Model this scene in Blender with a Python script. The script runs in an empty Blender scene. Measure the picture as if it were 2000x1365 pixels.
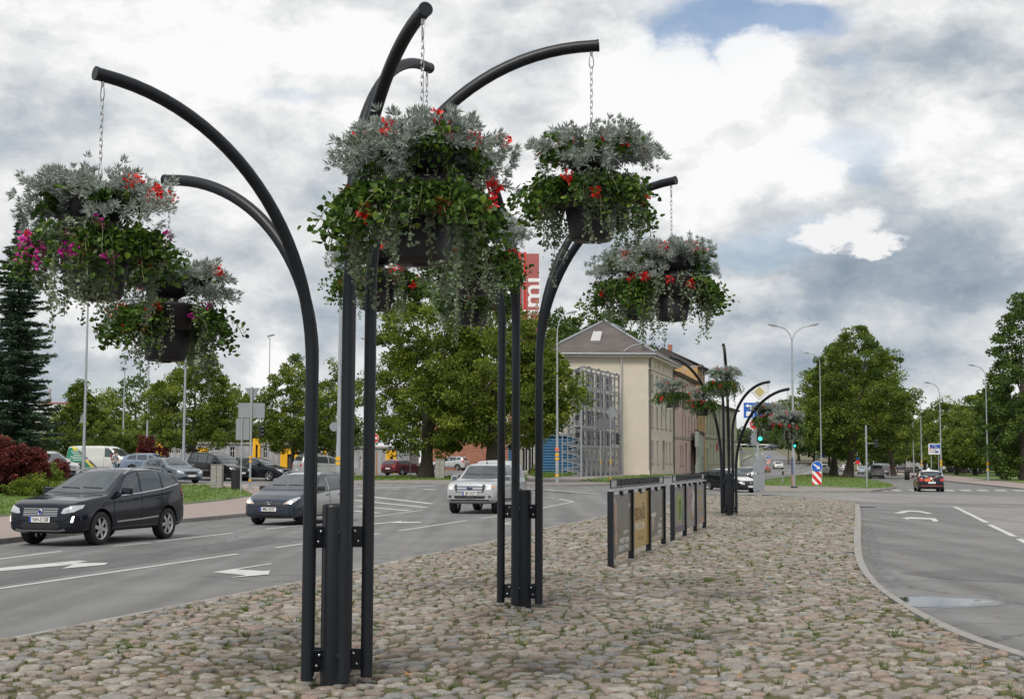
import bpy, bmesh, math, random
import numpy as np
from mathutils import Vector, Matrix, noise
from mathutils.bvhtree import BVHTree
random.seed(7); rng = np.random.default_rng(7)
R = math.radians
C = bpy.context.scene.collection
SC = bpy.context.scene

# ---------------- camera ----------------
FPX = 2700.0; CAMZ = 1.75; PITCH = math.atan(221/FPX); ROLL = 0.0035
cam = bpy.data.cameras.new('camera'); camo = bpy.data.objects.new('camera', cam); C.objects.link(camo)
cam.sensor_width = 36; cam.lens = 36*FPX/2000; cam.clip_start = .1; cam.clip_end = 3000
CM = Matrix.Rotation(math.pi/2+PITCH, 3, 'X') @ Matrix.Rotation(ROLL, 3, 'Z')
camo.matrix_world = Matrix.Translation((0, 0, CAMZ)) @ CM.to_4x4()
SC.camera = camo
SC.render.resolution_x, SC.render.resolution_y = 1024, 698
SC.view_settings.view_transform = 'Standard'; SC.view_settings.look = 'None'
SC.view_settings.exposure = 0.0; SC.view_settings.gamma = 1.0

def ray(px, py):
    d = CM @ Vector(((px-1000)/FPX, -(py-682.5)/FPX, -1.0))
    return d/d.y          # per metre of depth (y)

# ---------------- world ----------------
SUN_EL, SUN_AZ = R(50), R(-163)     # azimuth from +Y towards +X : from the left, a little behind the camera
sund = Vector((math.sin(SUN_AZ)*math.cos(SUN_EL), math.cos(SUN_AZ)*math.cos(SUN_EL), math.sin(SUN_EL)))
w = bpy.data.worlds.new('World'); SC.world = w; w.use_nodes = True
def world():
    nt = w.node_tree; N = nt.nodes; Lk = nt.links; N.clear()
    def nd(t, **k):
        n = N.new(t)
        for a, b in k.items(): setattr(n, a, b)
        return n
    def put(s, v):
        if hasattr(v, 'is_output'): Lk.new(v, s)
        else: s.default_value = v
    def M(op, a, b=0.0, c=None, clamp=False):
        n = nd('ShaderNodeMath', operation=op, use_clamp=clamp); put(n.inputs[0], a); put(n.inputs[1], b)
        if c is not None: put(n.inputs[2], c)
        return n.outputs[0]
    def V(op, a, b=(0, 0, 0)):
        n = nd('ShaderNodeVectorMath', operation=op); put(n.inputs[0], a); put(n.inputs[1], b)
        return n.outputs['Value'] if op in ('LENGTH', 'DOT_PRODUCT') else n.outputs[0]
    def noi(vec, sc, det=6, rough=.55, dist=0, col=False):
        n = nd('ShaderNodeTexNoise'); put(n.inputs['Vector'], vec); n.inputs['Scale'].default_value = sc
        n.inputs['Detail'].default_value = det; n.inputs['Roughness'].default_value = rough; n.inputs['Distortion'].default_value = dist
        return n.outputs['Color'] if col else n.outputs[0]
    def MR(v, a, b, c, d, smooth=True):
        n = nd('ShaderNodeMapRange', interpolation_type='SMOOTHSTEP' if smooth else 'LINEAR'); put(n.inputs[0], v)
        for i, q in enumerate((a, b, c, d)): n.inputs[i+1].default_value = q
        return n.outputs[0]
    g = nd('ShaderNodeTexCoord').outputs['Generated']
    sc = V('MULTIPLY', g, (1, 1, 1.75))
    wv = V('MULTIPLY', V('SUBTRACT', noi(sc, 5, 5, .6, col=True), (.5, .5, .5)), (.11, .11, .085))
    gw = V('ADD', g, wv)
    q = V('ADD', sc, V('MULTIPLY', V('SUBTRACT', noi(sc, 11, 4, .6, col=True), (.5, .5, .5)), (.05, .05, .05)))
    n1 = noi(q, 4.2, 12, .60); q2 = V('ADD', q, (-.018, -.01, .03)); n2 = noi(q2, 4.2, 12, .60)
    relief = M('MULTIPLY', M('SUBTRACT', n1, n2), 2.0)
    big = noi(V('ADD', sc, (3.1, 1.7, 0)), 2.3, 4, .5)
    B = M('ADD', M('ADD', .80, M('MULTIPLY', M('SUBTRACT', big, .5), .50)), relief)
    def blob(px, py, rx, ry, s=1.0):
        d = ray(px, py).normalized()
        v = V('MULTIPLY', V('SUBTRACT', gw, tuple(d)), (FPX/rx, FPX/max(rx, ry), FPX/ry))
        return MR(V('LENGTH', v), .35, 1.05, s, 0)
    # light and dark masses of the cloud cover: direction, extent and strength
    for p in [(330, 60, 620, 200, .17), (1330, 250, 200, 230, .20), (1180, 180, 160, 160, .16), (1560, 330, 130, 130, .20),
              (560, 130, 380, 130, .10), (1480, 130, 120, 110, .22), (1900, 330, 200, 150, .14), (1430, 560, 200, 60, .16), (1130, 590, 80, 130, .10),
              (1830, 90, 160, 90, -.16), (1700, 560, 420, 110, -.26), (1480, 690, 500, 70, -.22), (1870, 440, 220, 120, -.24), (1980, 200, 120, 110, -.20),
              (20, 180, 200, 200, -.10), (700, 330, 300, 100, -.12), (1080, 90, 190, 70, -.12), (930, 130, 120, 50, -.05), (560, 560, 240, 120, -.12), (100, 730, 300, 60, -.10),
              (900, 420, 140, 80, .12), (520, 730, 90, 90, .12), (1800, 640, 250, 40, .05)]:
        B = M('ADD', B, blob(*p))
    fine = V('MULTIPLY', V('SUBTRACT', noi(sc, 26, 8, .65, col=True), (.5, .5, .5)), (.045, .045, .04))
    gp = V('ADD', V('ADD', g, V('MULTIPLY', wv, (.25, .25, .25))), fine)
    def puffb(px, py, rx, ry): return MR(V('LENGTH', V('MULTIPLY', V('SUBTRACT', gp, tuple(ray(px, py).normalized())), (FPX/rx, FPX/rx, FPX/ry))), .6, 1.0, 1, 0)
    def many(l, f):
        acc = None
        for p in l: q_ = f(*p); acc = q_ if acc is None else M('MAXIMUM', acc, q_)
        return acc
    cum = many([(1480, 130, 95, 75), (1540, 235, 110, 90), (1430, 300, 130, 100), (1320, 190, 110, 150), (1590, 345, 70, 60), (1210, 120, 110, 110), (1360, 420, 90, 60),
                (1850, 110, 170, 110), (1930, 250, 130, 90), (1850, 350, 130, 60), (1000, 500, 120, 120), (1060, 420, 80, 90), (1450, 580, 150, 45), (520, 740, 60, 70), (230, 640, 110, 60)], puffb)
    B = M('ADD', B, M('MULTIPLY', cum, .13))
    cr = nd('ShaderNodeValToRGB'); Lk.new(B, cr.inputs[0]); e = cr.color_ramp.elements
    for pos, col in [(.26, (.25, .315, .39)), (.50, (.39, .45, .515)), (.68, (.585, .62, .655)), (.84, (.78, .79, .80)), (1.0, (.97, .97, .97))]:
        if pos == .26: x = e[0]; x.position = pos
        elif pos == 1.0: x = e[-1]; x.position = pos
        else: x = e.new(pos)
        x.color = (*col, 1)
    # white puff and blue gaps
    hole = M('ADD', M('ADD', blob(1385, 75, 170, 95, 1.3), blob(1560, 40, 150, 50, 1.1)), M('ADD', blob(1690, 320, 130, 80, .38), blob(1500, 490, 220, 50, .4)), clamp=True)
    hole = M('ADD', hole, M('ADD', blob(240, 760, 130, 40, .4), M('ADD', blob(1680, 140, 70, 50, .5), M('ADD', blob(560, 190, 90, 25, .3), MR(n1, .30, .22, 0, .6)))), clamp=True)
    sky = nd('ShaderNodeTexSky', sky_type='NISHITA'); sky.sun_disc = False; sky.sun_elevation = SUN_EL; sky.sun_rotation = SUN_AZ
    sky.altitude = 10; sky.air_density = 1.0; sky.dust_density = 1.5
    bsky = nd('ShaderNodeBackground'); Lk.new(sky.outputs[0], bsky.inputs[0]); bsky.inputs[1].default_value = .135
    bcl = nd('ShaderNodeBackground'); Lk.new(cr.outputs[0], bcl.inputs[0]); bcl.inputs[1].default_value = 1.0
    puff = M('ADD', puffb(1640, 452, 92, 46), M('ADD', puffb(1590, 470, 60, 34), puffb(1715, 488, 62, 24)), clamp=True)
    keep = M('MULTIPLY', hole, M('SUBTRACT', 1.0, M('MULTIPLY', cum, .93)))
    keep = M('MULTIPLY', keep, .85)
    mx = nd('ShaderNodeMixShader'); Lk.new(keep, mx.inputs[0]); Lk.new(bcl.outputs[0], mx.inputs[1]); Lk.new(bsky.outputs[0], mx.inputs[2])
    bp = nd('ShaderNodeBackground'); bp.inputs[0].default_value = (.90, .90, .91, 1)
    mx2 = nd('ShaderNodeMixShader'); Lk.new(M('MULTIPLY', puff, MR(n1, .25, .5, .55, 1)), mx2.inputs[0]); Lk.new(mx.outputs[0], mx2.inputs[1]); Lk.new(bp.outputs[0], mx2.inputs[2])
    out = nd('ShaderNodeOutputWorld'); Lk.new(mx2.outputs[0], out.inputs[0])
world()
w.cycles.sampling_method = 'MANUAL'; w.cycles.sample_map_resolution = 512
sl = bpy.data.lights.new('sun', 'SUN'); sl.energy = 3.0; sl.angle = R(16); sl.color = (1, .955, .88)
slo = bpy.data.objects.new('sun', sl); C.objects.link(slo)
slo.rotation_euler = sund.to_track_quat('Z', 'Y').to_euler(); slo.location = (-30, -10, 40)

# ---------------- terrain height ----------------
def sst(a, b, t):
    t = max(0., min(1., (t-a)/(b-a))); return t*t*(3-2*t)
def H(x, y):
    """height of the road level at x, y"""
    if y < 30: return -.1
    u = x/y
    z = -.1 + .65*sst(52, 82, y)*(1-sst(.10, .17, u)) * (1-.35*sst(-.06, .05, u)*(1-sst(95, 115, y)))
    z += .33*sst(84, 98, y)*(1-sst(-.2, -.14, u))
    z += .25*sst(110, 170, y)*(1-sst(.10, .17, u))
    if y > 165: z += min(7.2, 9.0e-5*(y-165)**2)*sst(.10, .14, u)*(1-sst(.215, .26, u))
    return z
def P(px, py, dz=0.0):
    """ground point seen at a pixel of the photograph"""
    r = ray(px, py); y = 5.0; last = 0
    while y < 900:
        step = .5 if y < 60 else (1 if y < 150 else 3)
        z = CAMZ + r.z*y
        if z < H(r.x*y, y)+dz:
            lo, hi = y-step, y
            for _ in range(22):
                m = (lo+hi)/2
                if CAMZ+r.z*m < H(r.x*m, m)+dz: hi = m
                else: lo = m
            return Vector((r.x*lo, lo, H(r.x*lo, lo)+dz))
        y += step
    return Vector((r.x*y, y, H(r.x*y, y)+dz))
def A(px, py, y):
    """point at depth y seen at a pixel"""
    r = ray(px, py); return Vector((r.x*y, y, CAMZ+r.z*y))
def ppm(y): return FPX/y

# ---------------- materials ----------------
_m = {}
def mat(name, col, rough=.6, metal=0, var=0.0, vs=3.0, bump=0.0, bs=20., coat=0, spec=.5, col2=None, emit=0, trans=0, alpha=None, obj=True):
    if name in _m: return _m[name]
    m = bpy.data.materials.new(name); m.use_nodes = True; nt = m.node_tree; N = nt.nodes; Lk = nt.links
    b = N['Principled BSDF']
    b.inputs['Base Color'].default_value = (*col, 1); b.inputs['Roughness'].default_value = rough
    b.inputs['Metallic'].default_value = metal; b.inputs['Coat Weight'].default_value = coat; b.inputs['Coat Roughness'].default_value = .04
    b.inputs['Specular IOR Level'].default_value = spec
    tc = N.new('ShaderNodeTexCoord').outputs['Object' if obj else 'Generated']
    if var or col2:
        n = N.new('ShaderNodeTexNoise'); n.inputs['Scale'].default_value = vs; n.inputs['Detail'].default_value = 7; n.inputs['Roughness'].default_value = .65
        Lk.new(tc, n.inputs['Vector'])
        mr = N.new('ShaderNodeMapRange'); mr.inputs[1].default_value = .3; mr.inputs[2].default_value = .7; Lk.new(n.outputs[0], mr.inputs[0])
        mx = N.new('ShaderNodeMix'); mx.data_type = 'RGBA'; Lk.new(mr.outputs[0], mx.inputs[0])
        c2 = col2 or tuple(min(1, c*(1+var)) for c in col); c1 = col if col2 else tuple(c*(1-var) for c in col)
        mx.inputs[6].default_value = (*c1, 1); mx.inputs[7].default_value = (*c2, 1); Lk.new(mx.outputs[2], b.inputs['Base Color'])
    if bump:
        n = N.new('ShaderNodeTexNoise'); n.inputs['Scale'].default_value = bs; n.inputs['Detail'].default_value = 5; Lk.new(tc, n.inputs['Vector'])
        bp = N.new('ShaderNodeBump'); bp.inputs['Strength'].default_value = bump; bp.inputs['Distance'].default_value = .02
        Lk.new(n.outputs[0], bp.inputs['Height']); Lk.new(bp.outputs[0], b.inputs['Normal'])
    if emit:
        b.inputs['Emission Color'].default_value = (*col, 1); b.inputs['Emission Strength'].default_value = emit
    if trans: b.inputs['Transmission Weight'].default_value = trans
    _m[name] = m; return m
def leafmat(name, c1, c2, c3, tr=.35, rough=.55):
    """leaves: colour picked per leaf from the attribute 'shade' (0..1)"""
    if name in _m: return _m[name]
    m = bpy.data.materials.new(name); m.use_nodes = True; nt = m.node_tree; N = nt.nodes; Lk = nt.links
    b = N['Principled BSDF']; a = N.new('ShaderNodeAttribute'); a.attribute_name = 'shade'
    cr = N.new('ShaderNodeValToRGB'); e = cr.color_ramp.elements; e[0].color = (*c1, 1); e[1].color = (*c3, 1); x = e.new(.55); x.color = (*c2, 1)
    Lk.new(a.outputs['Fac'], cr.inputs[0]); Lk.new(cr.outputs[0], b.inputs['Base Color'])
    b.inputs['Roughness'].default_value = rough; b.inputs['Specular IOR Level'].default_value = .35
    t = N.new('ShaderNodeBsdfTranslucent'); Lk.new(cr.outputs[0], t.inputs[0])
    mx = N.new('ShaderNodeMixShader'); mx.inputs[0].default_value = tr; Lk.new(b.outputs[0], mx.inputs[1]); Lk.new(t.outputs[0], mx.inputs[2])
    Lk.new(mx.outputs[0], N['Material Output'].inputs[0])
    _m[name] = m; return m

# ---------------- object helpers ----------------
def thing(name, label, cat, loc=(0, 0, 0), rotz=0., group=None):
    o = bpy.data.objects.new(name, None); C.objects.link(o); o.empty_display_size = .2
    o.location = loc; o.rotation_euler = (0, 0, rotz); o['label'] = label; o['category'] = cat
    if group: o['group'] = group
    return o
def obj(name, me, parent=None, label=None):
    o = bpy.data.objects.new(name, me); C.objects.link(o); o.parent = parent
    if label: o['label'] = label
    return o
def tag(o, label=None, cat=None, group=None, kind=None):
    for k, v in (('label', label), ('category', cat), ('group', group), ('kind', kind)):
        if v: o[k] = v
    return o
def dup(root, loc=None, rotz=None, label=None, group=None, scale=None):
    r = root.copy(); C.objects.link(r)
    if loc is not None: r.location = loc
    if rotz is not None: r.rotation_euler = (0, 0, rotz)
    if scale: r.scale = scale if hasattr(scale, '__len__') else (scale,)*3
    if label: r['label'] = label
    if group: r['group'] = group
    for ch in list(root.children):
        c = ch.copy(); C.objects.link(c); c.parent = r
        for g in list(ch.children):
            d = g.copy(); C.objects.link(d); d.parent = c
    return r
class MB:
    def __init__(s): s.v = []; s.f = []; s.mi = []; s.sm = []
    def add(s, vs, fs, mi=0, smooth=False, M=None):
        b = len(s.v)
        if M is not None: vs = [M @ Vector(p) for p in vs]
        s.v += [tuple(p) for p in vs]
        for f in fs: s.f.append([i+b for i in f]); s.mi.append(mi); s.sm.append(smooth)
        return s
    def box(s, c, d, mi=0, M=None, rz=0, bev=0):
        x, y, z = d[0]/2, d[1]/2, d[2]/2
        if bev:
            bm = bmesh.new(); bmesh.ops.create_cube(bm, size=1)
            for v in bm.verts: v.co = Vector((v.co.x*d[0], v.co.y*d[1], v.co.z*d[2]))
            bmesh.ops.bevel(bm, geom=bm.edges[:], offset=bev, segments=2, affect='EDGES', profile=.7)
            vs = [v.co.copy() for v in bm.verts]; bm.verts.index_update(); fs = [[v.index for v in f.verts] for f in bm.faces]; bm.free()
        else:
            vs = [Vector(p) for p in [(-x, -y, -z), (x, -y, -z), (x, y, -z), (-x, y, -z), (-x, -y, z), (x, -y, z), (x, y, z), (-x, y, z)]]
            fs = [(0, 3, 2, 1), (4, 5, 6, 7), (0, 1, 5, 4), (1, 2, 6, 5), (2, 3, 7, 6), (3, 0, 4, 7)]
        T = Matrix.Translation(c) @ Matrix.Rotation(rz, 4, 'Z')
        if M is not None: T = M @ T
        return s.add([T @ v for v in vs], fs, mi)
    def tube(s, pts, r, n=10, mi=0, cap=True, M=None, smooth=True):
        pts = [Vector(p) for p in pts]; rs = r if hasattr(r, '__len__') else [r]*len(pts)
        vs, fs = [], []; up = None
        for i, p in enumerate(pts):
            t = (pts[min(i+1, len(pts)-1)]-pts[max(i-1, 0)])
            t = t.normalized() if t.length > 1e-9 else Vector((0, 0, 1))
            if up is None: up = Vector((0, 0, 1)) if abs(t.z) < .9 else Vector((1, 0, 0))
            a = t.cross(up)
            if a.length < 1e-6: a = t.cross(Vector((0, 1, .1)))
            a.normalize(); bb = a.cross(t).normalized(); up = bb
            for k in range(n):
                th = 2*math.pi*k/n; vs.append(p+(a*math.cos(th)+bb*math.sin(th))*rs[i])
        for i in range(len(pts)-1):
            for k in range(n): fs.append((i*n+k, i*n+(k+1) % n, (i+1)*n+(k+1) % n, (i+1)*n+k))
        s.add(vs, fs, mi, smooth, M)
        if cap:
            s.add([vs[k] for k in range(n)], [list(range(n))], mi, False, M); s.add(vs[-n:], [list(range(n-1, -1, -1))], mi, False, M)
        return s
    def lathe(s, prof, n=16, mi=0, M=None, smooth=True, lobe=None):
        vs, fs = [], []
        for r, z in prof:
            for k in range(n):
                th = 2*math.pi*k/n; rr = r*(lobe(th, z) if lobe else 1); vs.append((rr*math.cos(th), rr*math.sin(th), z))
        for i in range(len(prof)-1):
            for k in range(n): fs.append((i*n+k, i*n+(k+1) % n, (i+1)*n+(k+1) % n, (i+1)*n+k))
        return s.add(vs, fs, mi, smooth, M)
    def disc(s, c, r, n=20, axis='Y', th=.02, mi=0, M=None):
        prof = [(0.001, -th/2), (r, -th/2), (r, th/2), (0.001, th/2)]
        T = Matrix.Translation(c) @ (Matrix.Rotation(R(90), 4, 'X') if axis == 'Y' else (Matrix.Rotation(R(90), 4, 'Y') if axis == 'X' else Matrix.Identity(4)))
        return s.lathe(prof, n, mi, (M @ T) if M is not None else T, smooth=False)
    def prism(s, poly, y0, y1, mi=0, M=None):
        """polygon in x,z pushed from y0 to y1"""
        n = len(poly); vs = [(p[0], y0, p[1]) for p in poly]+[(p[0], y1, p[1]) for p in poly]
        fs = [list(range(n)), list(range(2*n-1, n-1, -1))]+[(i, i+n, (i+1) % n+n, (i+1) % n) for i in range(n)]
        return s.add(vs, fs, mi, False, M)
    def mesh(s, name, mats):
        me = bpy.data.meshes.new(name); me.from_pydata(s.v, [], s.f)
        for m in (mats if isinstance(mats, (list, tuple)) else [mats]): me.materials.append(m)
        me.polygons.foreach_set('material_index', s.mi); me.polygons.foreach_set('use_smooth', s.sm); me.update(); return me
    def build(s, name, mats, parent=None, label=None):
        bm = bmesh.new(); me = s.mesh(name, mats); bm.from_mesh(me); bmesh.ops.recalc_face_normals(bm, faces=bm.faces); bm.to_mesh(me); bm.free()
        return obj(name, me, parent, label)
def npmesh(name, V, F, mats, attr=None, smooth=False):
    """fast mesh from arrays: V (n,3), F (m,k) ; attr: per-face float 'shade'"""
    me = bpy.data.meshes.new(name); V = np.asarray(V, np.float32); F = np.asarray(F, np.int32); k = F.shape[1]
    me.vertices.add(len(V)); me.vertices.foreach_set('co', V.ravel())
    me.loops.add(F.size); me.loops.foreach_set('vertex_index', F.ravel())
    me.polygons.add(len(F)); me.polygons.foreach_set('loop_start', np.arange(len(F), dtype=np.int32)*k)
    if smooth: me.polygons.foreach_set('use_smooth', np.ones(len(F), bool))
    for m in (mats if isinstance(mats, (list, tuple)) else [mats]): me.materials.append(m)
    me.update(calc_edges=True)
    if attr is not None:
        a = me.attributes.new('shade', 'FLOAT', 'FACE'); a.data.foreach_set('value', np.asarray(attr, np.float32))
    return me
def text(s, size, m, parent=None, M=None, depth=.002, align='CENTER', sx=1, name='lettering', label=None):
    cu = bpy.data.curves.new(name, 'FONT'); cu.body = s; cu.size = size; cu.extrude = depth; cu.align_x = align; cu.align_y = 'CENTER'; cu.offset = size*.012
    t = bpy.data.objects.new('tmp', cu); C.objects.link(t); bpy.context.view_layer.update()
    me = bpy.data.meshes.new_from_object(t.evaluated_get(bpy.context.evaluated_depsgraph_get())); me.name = name
    bpy.data.objects.remove(t); me.materials.clear(); me.materials.append(m)
    T = (M or Matrix.Identity(4)) @ Matrix.Rotation(R(90), 4, 'X') @ Matrix.Diagonal((sx, 1, 1, 1)); me.transform(T)
    return obj(name, me, parent, label)
RZ = lambda a: Matrix.Rotation(a, 4, 'Z')
RX = lambda a: Matrix.Rotation(a, 4, 'X')
RY = lambda a: Matrix.Rotation(a, 4, 'Y')
TR = lambda *p: Matrix.Translation(p if len(p) == 3 else p[0])
# ================= ground, roads, island =================
M_asph = mat('asphalt', (.15, .149, .149), .78, var=.16, vs=.55, bump=.35, bs=90, spec=.35)
def asphalt_detail(m, s=(140, 9)):
    nt = m.node_tree; N = nt.nodes; Lk = nt.links; b = N['Principled BSDF']; src = b.inputs['Base Color'].links[0].from_socket
    tc = N.new('ShaderNodeTexCoord').outputs['Object']
    n = N.new('ShaderNodeTexNoise'); n.inputs['Scale'].default_value = s[0]; n.inputs['Detail'].default_value = 3; Lk.new(tc, n.inputs[0])
    mr = N.new('ShaderNodeMapRange'); mr.inputs[1].default_value = .3; mr.inputs[2].default_value = .7; mr.inputs[3].default_value = .55; mr.inputs[4].default_value = 1.5; Lk.new(n.outputs[0], mr.inputs[0])
    # long streaks worn along the lanes and thin cracks
    mp = N.new('ShaderNodeMapping'); mp.inputs['Rotation'].default_value = (0, 0, R(15)); mp.inputs['Scale'].default_value = (1.6, .06, 1); Lk.new(tc, mp.inputs[0])
    n2 = N.new('ShaderNodeTexNoise'); n2.inputs['Scale'].default_value = 1.0; n2.inputs['Detail'].default_value = 5; Lk.new(mp.outputs[0], n2.inputs[0])
    mr2 = N.new('ShaderNodeMapRange'); mr2.inputs[1].default_value = .35; mr2.inputs[2].default_value = .65; mr2.inputs[3].default_value = .84; mr2.inputs[4].default_value = 1.16; Lk.new(n2.outputs[0], mr2.inputs[0])
    vo = N.new('ShaderNodeTexVoronoi'); vo.feature = 'DISTANCE_TO_EDGE'; vo.inputs['Scale'].default_value = .16
    wn = N.new('ShaderNodeTexNoise'); wn.inputs['Scale'].default_value = .9; wn.inputs['Detail'].default_value = 6; Lk.new(tc, wn.inputs[0])
    va = N.new('ShaderNodeMixRGB'); va.blend_type = 'ADD'; va.inputs[0].default_value = 1; Lk.new(tc, va.inputs[1]); Lk.new(wn.outputs['Color'], va.inputs[2]); Lk.new(va.outputs[0], vo.inputs[0])
    ck = N.new('ShaderNodeMapRange'); ck.inputs[1].default_value = 0; ck.inputs[2].default_value = .006; ck.inputs[3].default_value = .55; ck.inputs[4].default_value = 1; Lk.new(vo.outputs['Distance'], ck.inputs[0])
    q = N.new('ShaderNodeMath'); q.operation = 'MULTIPLY'; Lk.new(mr.outputs[0], q.inputs[0]); Lk.new(mr2.outputs[0], q.inputs[1])
    q2 = N.new('ShaderNodeMath'); q2.operation = 'MULTIPLY'; Lk.new(q.outputs[0], q2.inputs[0]); Lk.new(ck.outputs[0], q2.inputs[1])
    vm = N.new('ShaderNodeVectorMath'); vm.operation = 'SCALE'; Lk.new(src, vm.inputs[0]); Lk.new(q2.outputs[0], vm.inputs['Scale']); Lk.new(vm.outputs[0], b.inputs['Base Color'])
asphalt_detail(M_asph)
M_grass = mat('lawn', (.055, .105, .018), .8, col2=(.135, .20, .035), vs=1.3, bump=.6, bs=30)
M_earth = mat('field', (.06, .085, .03), .9, col2=(.12, .11, .05), vs=.3)
M_pave = mat('pavement', (.22, .195, .18), .85, var=.12, vs=4, bump=.2, bs=60)
M_paveP = mat('pinkish pavers', (.27, .22, .20), .85, var=.12, vs=3)
M_kerb = mat('kerb concrete', (.26, .25, .235), .85, var=.22, vs=5, bump=.3, bs=40)
M_mark = mat('road paint', (.50, .50, .48), .6, var=.10, vs=3)
def worn(m):
    nt = m.node_tree; N = nt.nodes; Lk = nt.links; b = N['Principled BSDF']
    n = N.new('ShaderNodeTexNoise'); n.inputs['Scale'].default_value = 22; n.inputs['Detail'].default_value = 6; n.inputs['Roughness'].default_value = .7
    Lk.new(N.new('ShaderNodeTexCoord').outputs['Object'], n.inputs[0])
    mr = N.new('ShaderNodeMapRange'); mr.inputs[1].default_value = .55; mr.inputs[2].default_value = .75; Lk.new(n.outputs[0], mr.inputs[0])
    mx = N.new('ShaderNodeMix'); mx.data_type = 'RGBA'; Lk.new(mr.outputs[0], mx.inputs[0]); Lk.new(b.inputs['Base Color'].links[0].from_socket, mx.inputs[6]); mx.inputs[7].default_value = (.2, .2, .2, 1)
    Lk.new(mx.outputs[2], b.inputs['Base Color'])
worn(M_mark)
def grid(name, ys, us, m, dz, yref=40.):
    V = []
    for y in ys:
        for u in us:
            x = u*max(y, yref); V.append((x, y, H(x, y)+dz))
    n = len(us); F = [(j*n+i, j*n+i+1, (j+1)*n+i+1, (j+1)*n+i) for j in range(len(ys)-1) for i in range(n-1)]
    return obj(name, npmesh(name, V, F, m, smooth=True))
ys = list(np.arange(-40, 50, 10))+list(np.arange(50, 180, 4.))+list(np.arange(180, 520, 12.))+[560, 640, 800, 1100, 1600, 2400]
tag(grid('ground', ys, list(np.linspace(-.9, .9, 91)), M_earth, -.05), kind='structure')
tag(grid('road', [y for y in ys if y < 300], list(np.linspace(-.6, .6, 61)), M_asph, 0), kind='structure')

def drape(name, pts, dz, m, edge=5., skirt=0., kind='structure', steps=5, mi=None):
    """pts: world x,y ; sheet laid over the terrain, with a skirt of the given height round its rim"""
    bm = bmesh.new(); vs = [bm.verts.new((p[0], p[1], 0)) for p in pts]; f = bm.faces.new(vs)
    if f.normal.z < 0: bmesh.ops.reverse_faces(bm, faces=[f])
    bm.normal_update()
    bmesh.ops.triangulate(bm, faces=bm.faces[:])
    for _ in range(steps):
        le = [e for e in bm.edges if e.calc_length() > edge]
        if not le: break
        bmesh.ops.subdivide_edges(bm, edges=le, cuts=1); bmesh.ops.triangulate(bm, faces=[f for f in bm.faces if len(f.verts) > 3])
    for v in bm.verts: v.co.z = H(v.co.x, v.co.y)+dz
    bm.normal_update()
    for f in bm.faces:
        if f.normal.z < 0: f.normal_flip()
    if skirt:
        be = [e for e in bm.edges if e.is_boundary]; r = bmesh.ops.extrude_edge_only(bm, edges=be)
        for v in r['geom']:
            if isinstance(v, bmesh.types.BMVert): v.co.z -= skirt
        for f in r['geom']:
            if isinstance(f, bmesh.types.BMFace): f.material_index = 1
    me = bpy.data.meshes.new(name); bm.to_mesh(me); bm.free(); me.materials.append(m); me.materials.append(M_kerb)
    return tag(obj(name, me), kind=kind)
def pxs(l, dz): return [P(a, b, dz) for a, b in l]
def band(name, a, b, m, z0, z1, chamfer=.012):
    """kerb between two polylines of world points (inner a, outer b), top at z1 above the road, foot at z0"""
    mb = MB(); n = len(a); vs = []
    for p, q in zip(a, b):
        h0 = H(p[0], p[1]); h1 = H(q[0], q[1])
        vs += [(p[0], p[1], h0+z0), (p[0], p[1], h0+z1), (q[0]+(p[0]-q[0])*.12, q[1]+(p[1]-q[1])*.12, h1+z1), (q[0], q[1], h1+z1-.02), (q[0], q[1], h1+z0)]
    fs = [(i*5+k, i*5+k+1, (i+1)*5+k+1, (i+1)*5+k) for i in range(n-1) for k in range(4)]
    mb.add(vs, fs); return tag(mb.build(name, m), kind='structure')
def offset(pts, d):
    out = []
    for i, p in enumerate(pts):
        t = Vector(pts[min(i+1, len(pts)-1)])-Vector(pts[max(i-1, 0)]); t.z = 0; t.normalize(); out.append(Vector((p[0]-t.y*d, p[1]+t.x*d, 0)))
    return out
def resample(pts, step):
    out = [Vector(pts[0])]
    for a, b in zip(pts, pts[1:]):
        a, b = Vector(a), Vector(b); n = max(1, int((b-a).length/step))
        out += [a+(b-a)*k/n for k in range(1, n+1)]
    return out

# --- cobbled island outline (px of its inner kerb edge) ---
IL = [(0, 1250), (590, 1135), (800, 1090), (971, 1055), (1057, 1033), (1185, 1007), (1300, 984), (1381, 968)]
IF = [(1430, 966), (1518, 969), (1600, 973), (1645, 977)]
IRt = [(1670, 982), (1670, 1010), (1666, 1063), (1673, 1104), (1702, 1142), (1743, 1172), (1804, 1210), (1883, 1247), (2000, 1285)]
OR = [(1679, 985), (1683, 1012), (1681, 1066), (1690, 1106), (1719, 1143), (1753, 1168), (1838, 1215), (1920, 1248), (2000, 1274)]
Lw = pxs(IL, .1); Fw = pxs(IF, .1); Rw = pxs(IRt, .1); Ow = pxs(OR, .1)
d0 = (Lw[0]-Lw[1]).normalized(); Lw.insert(0, Lw[0]+d0*12)
d1 = (Rw[-1]-Rw[-2]).normalized(); Rw.append(Rw[-1]+d1*7); Ow.append(Ow[-1]+(Ow[-1]-Ow[-2]).normalized()*7)
isl = Lw+Fw+Rw
def smoothline(p, it=2):
    for _ in range(it):
        q = [p[0]]
        for a, b in zip(p, p[1:]): q += [a*.75+b*.25, a*.25+b*.75]
        p = q+[p[-1]]
    return p
band('kerb', smoothline([Vector(p) for p in Rw]), smoothline([Vector(p) for p in Ow]), M_kerb, -.02, .115)
_l = resample(Lw, 3); band('kerb', _l, offset(_l, .13), M_kerb, -.02, .09)
_f = resample([Lw[-1]]+Fw+[Rw[0]], 3); band('kerb', _f, offset(_f, .18), M_kerb, -.02, .10)

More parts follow.
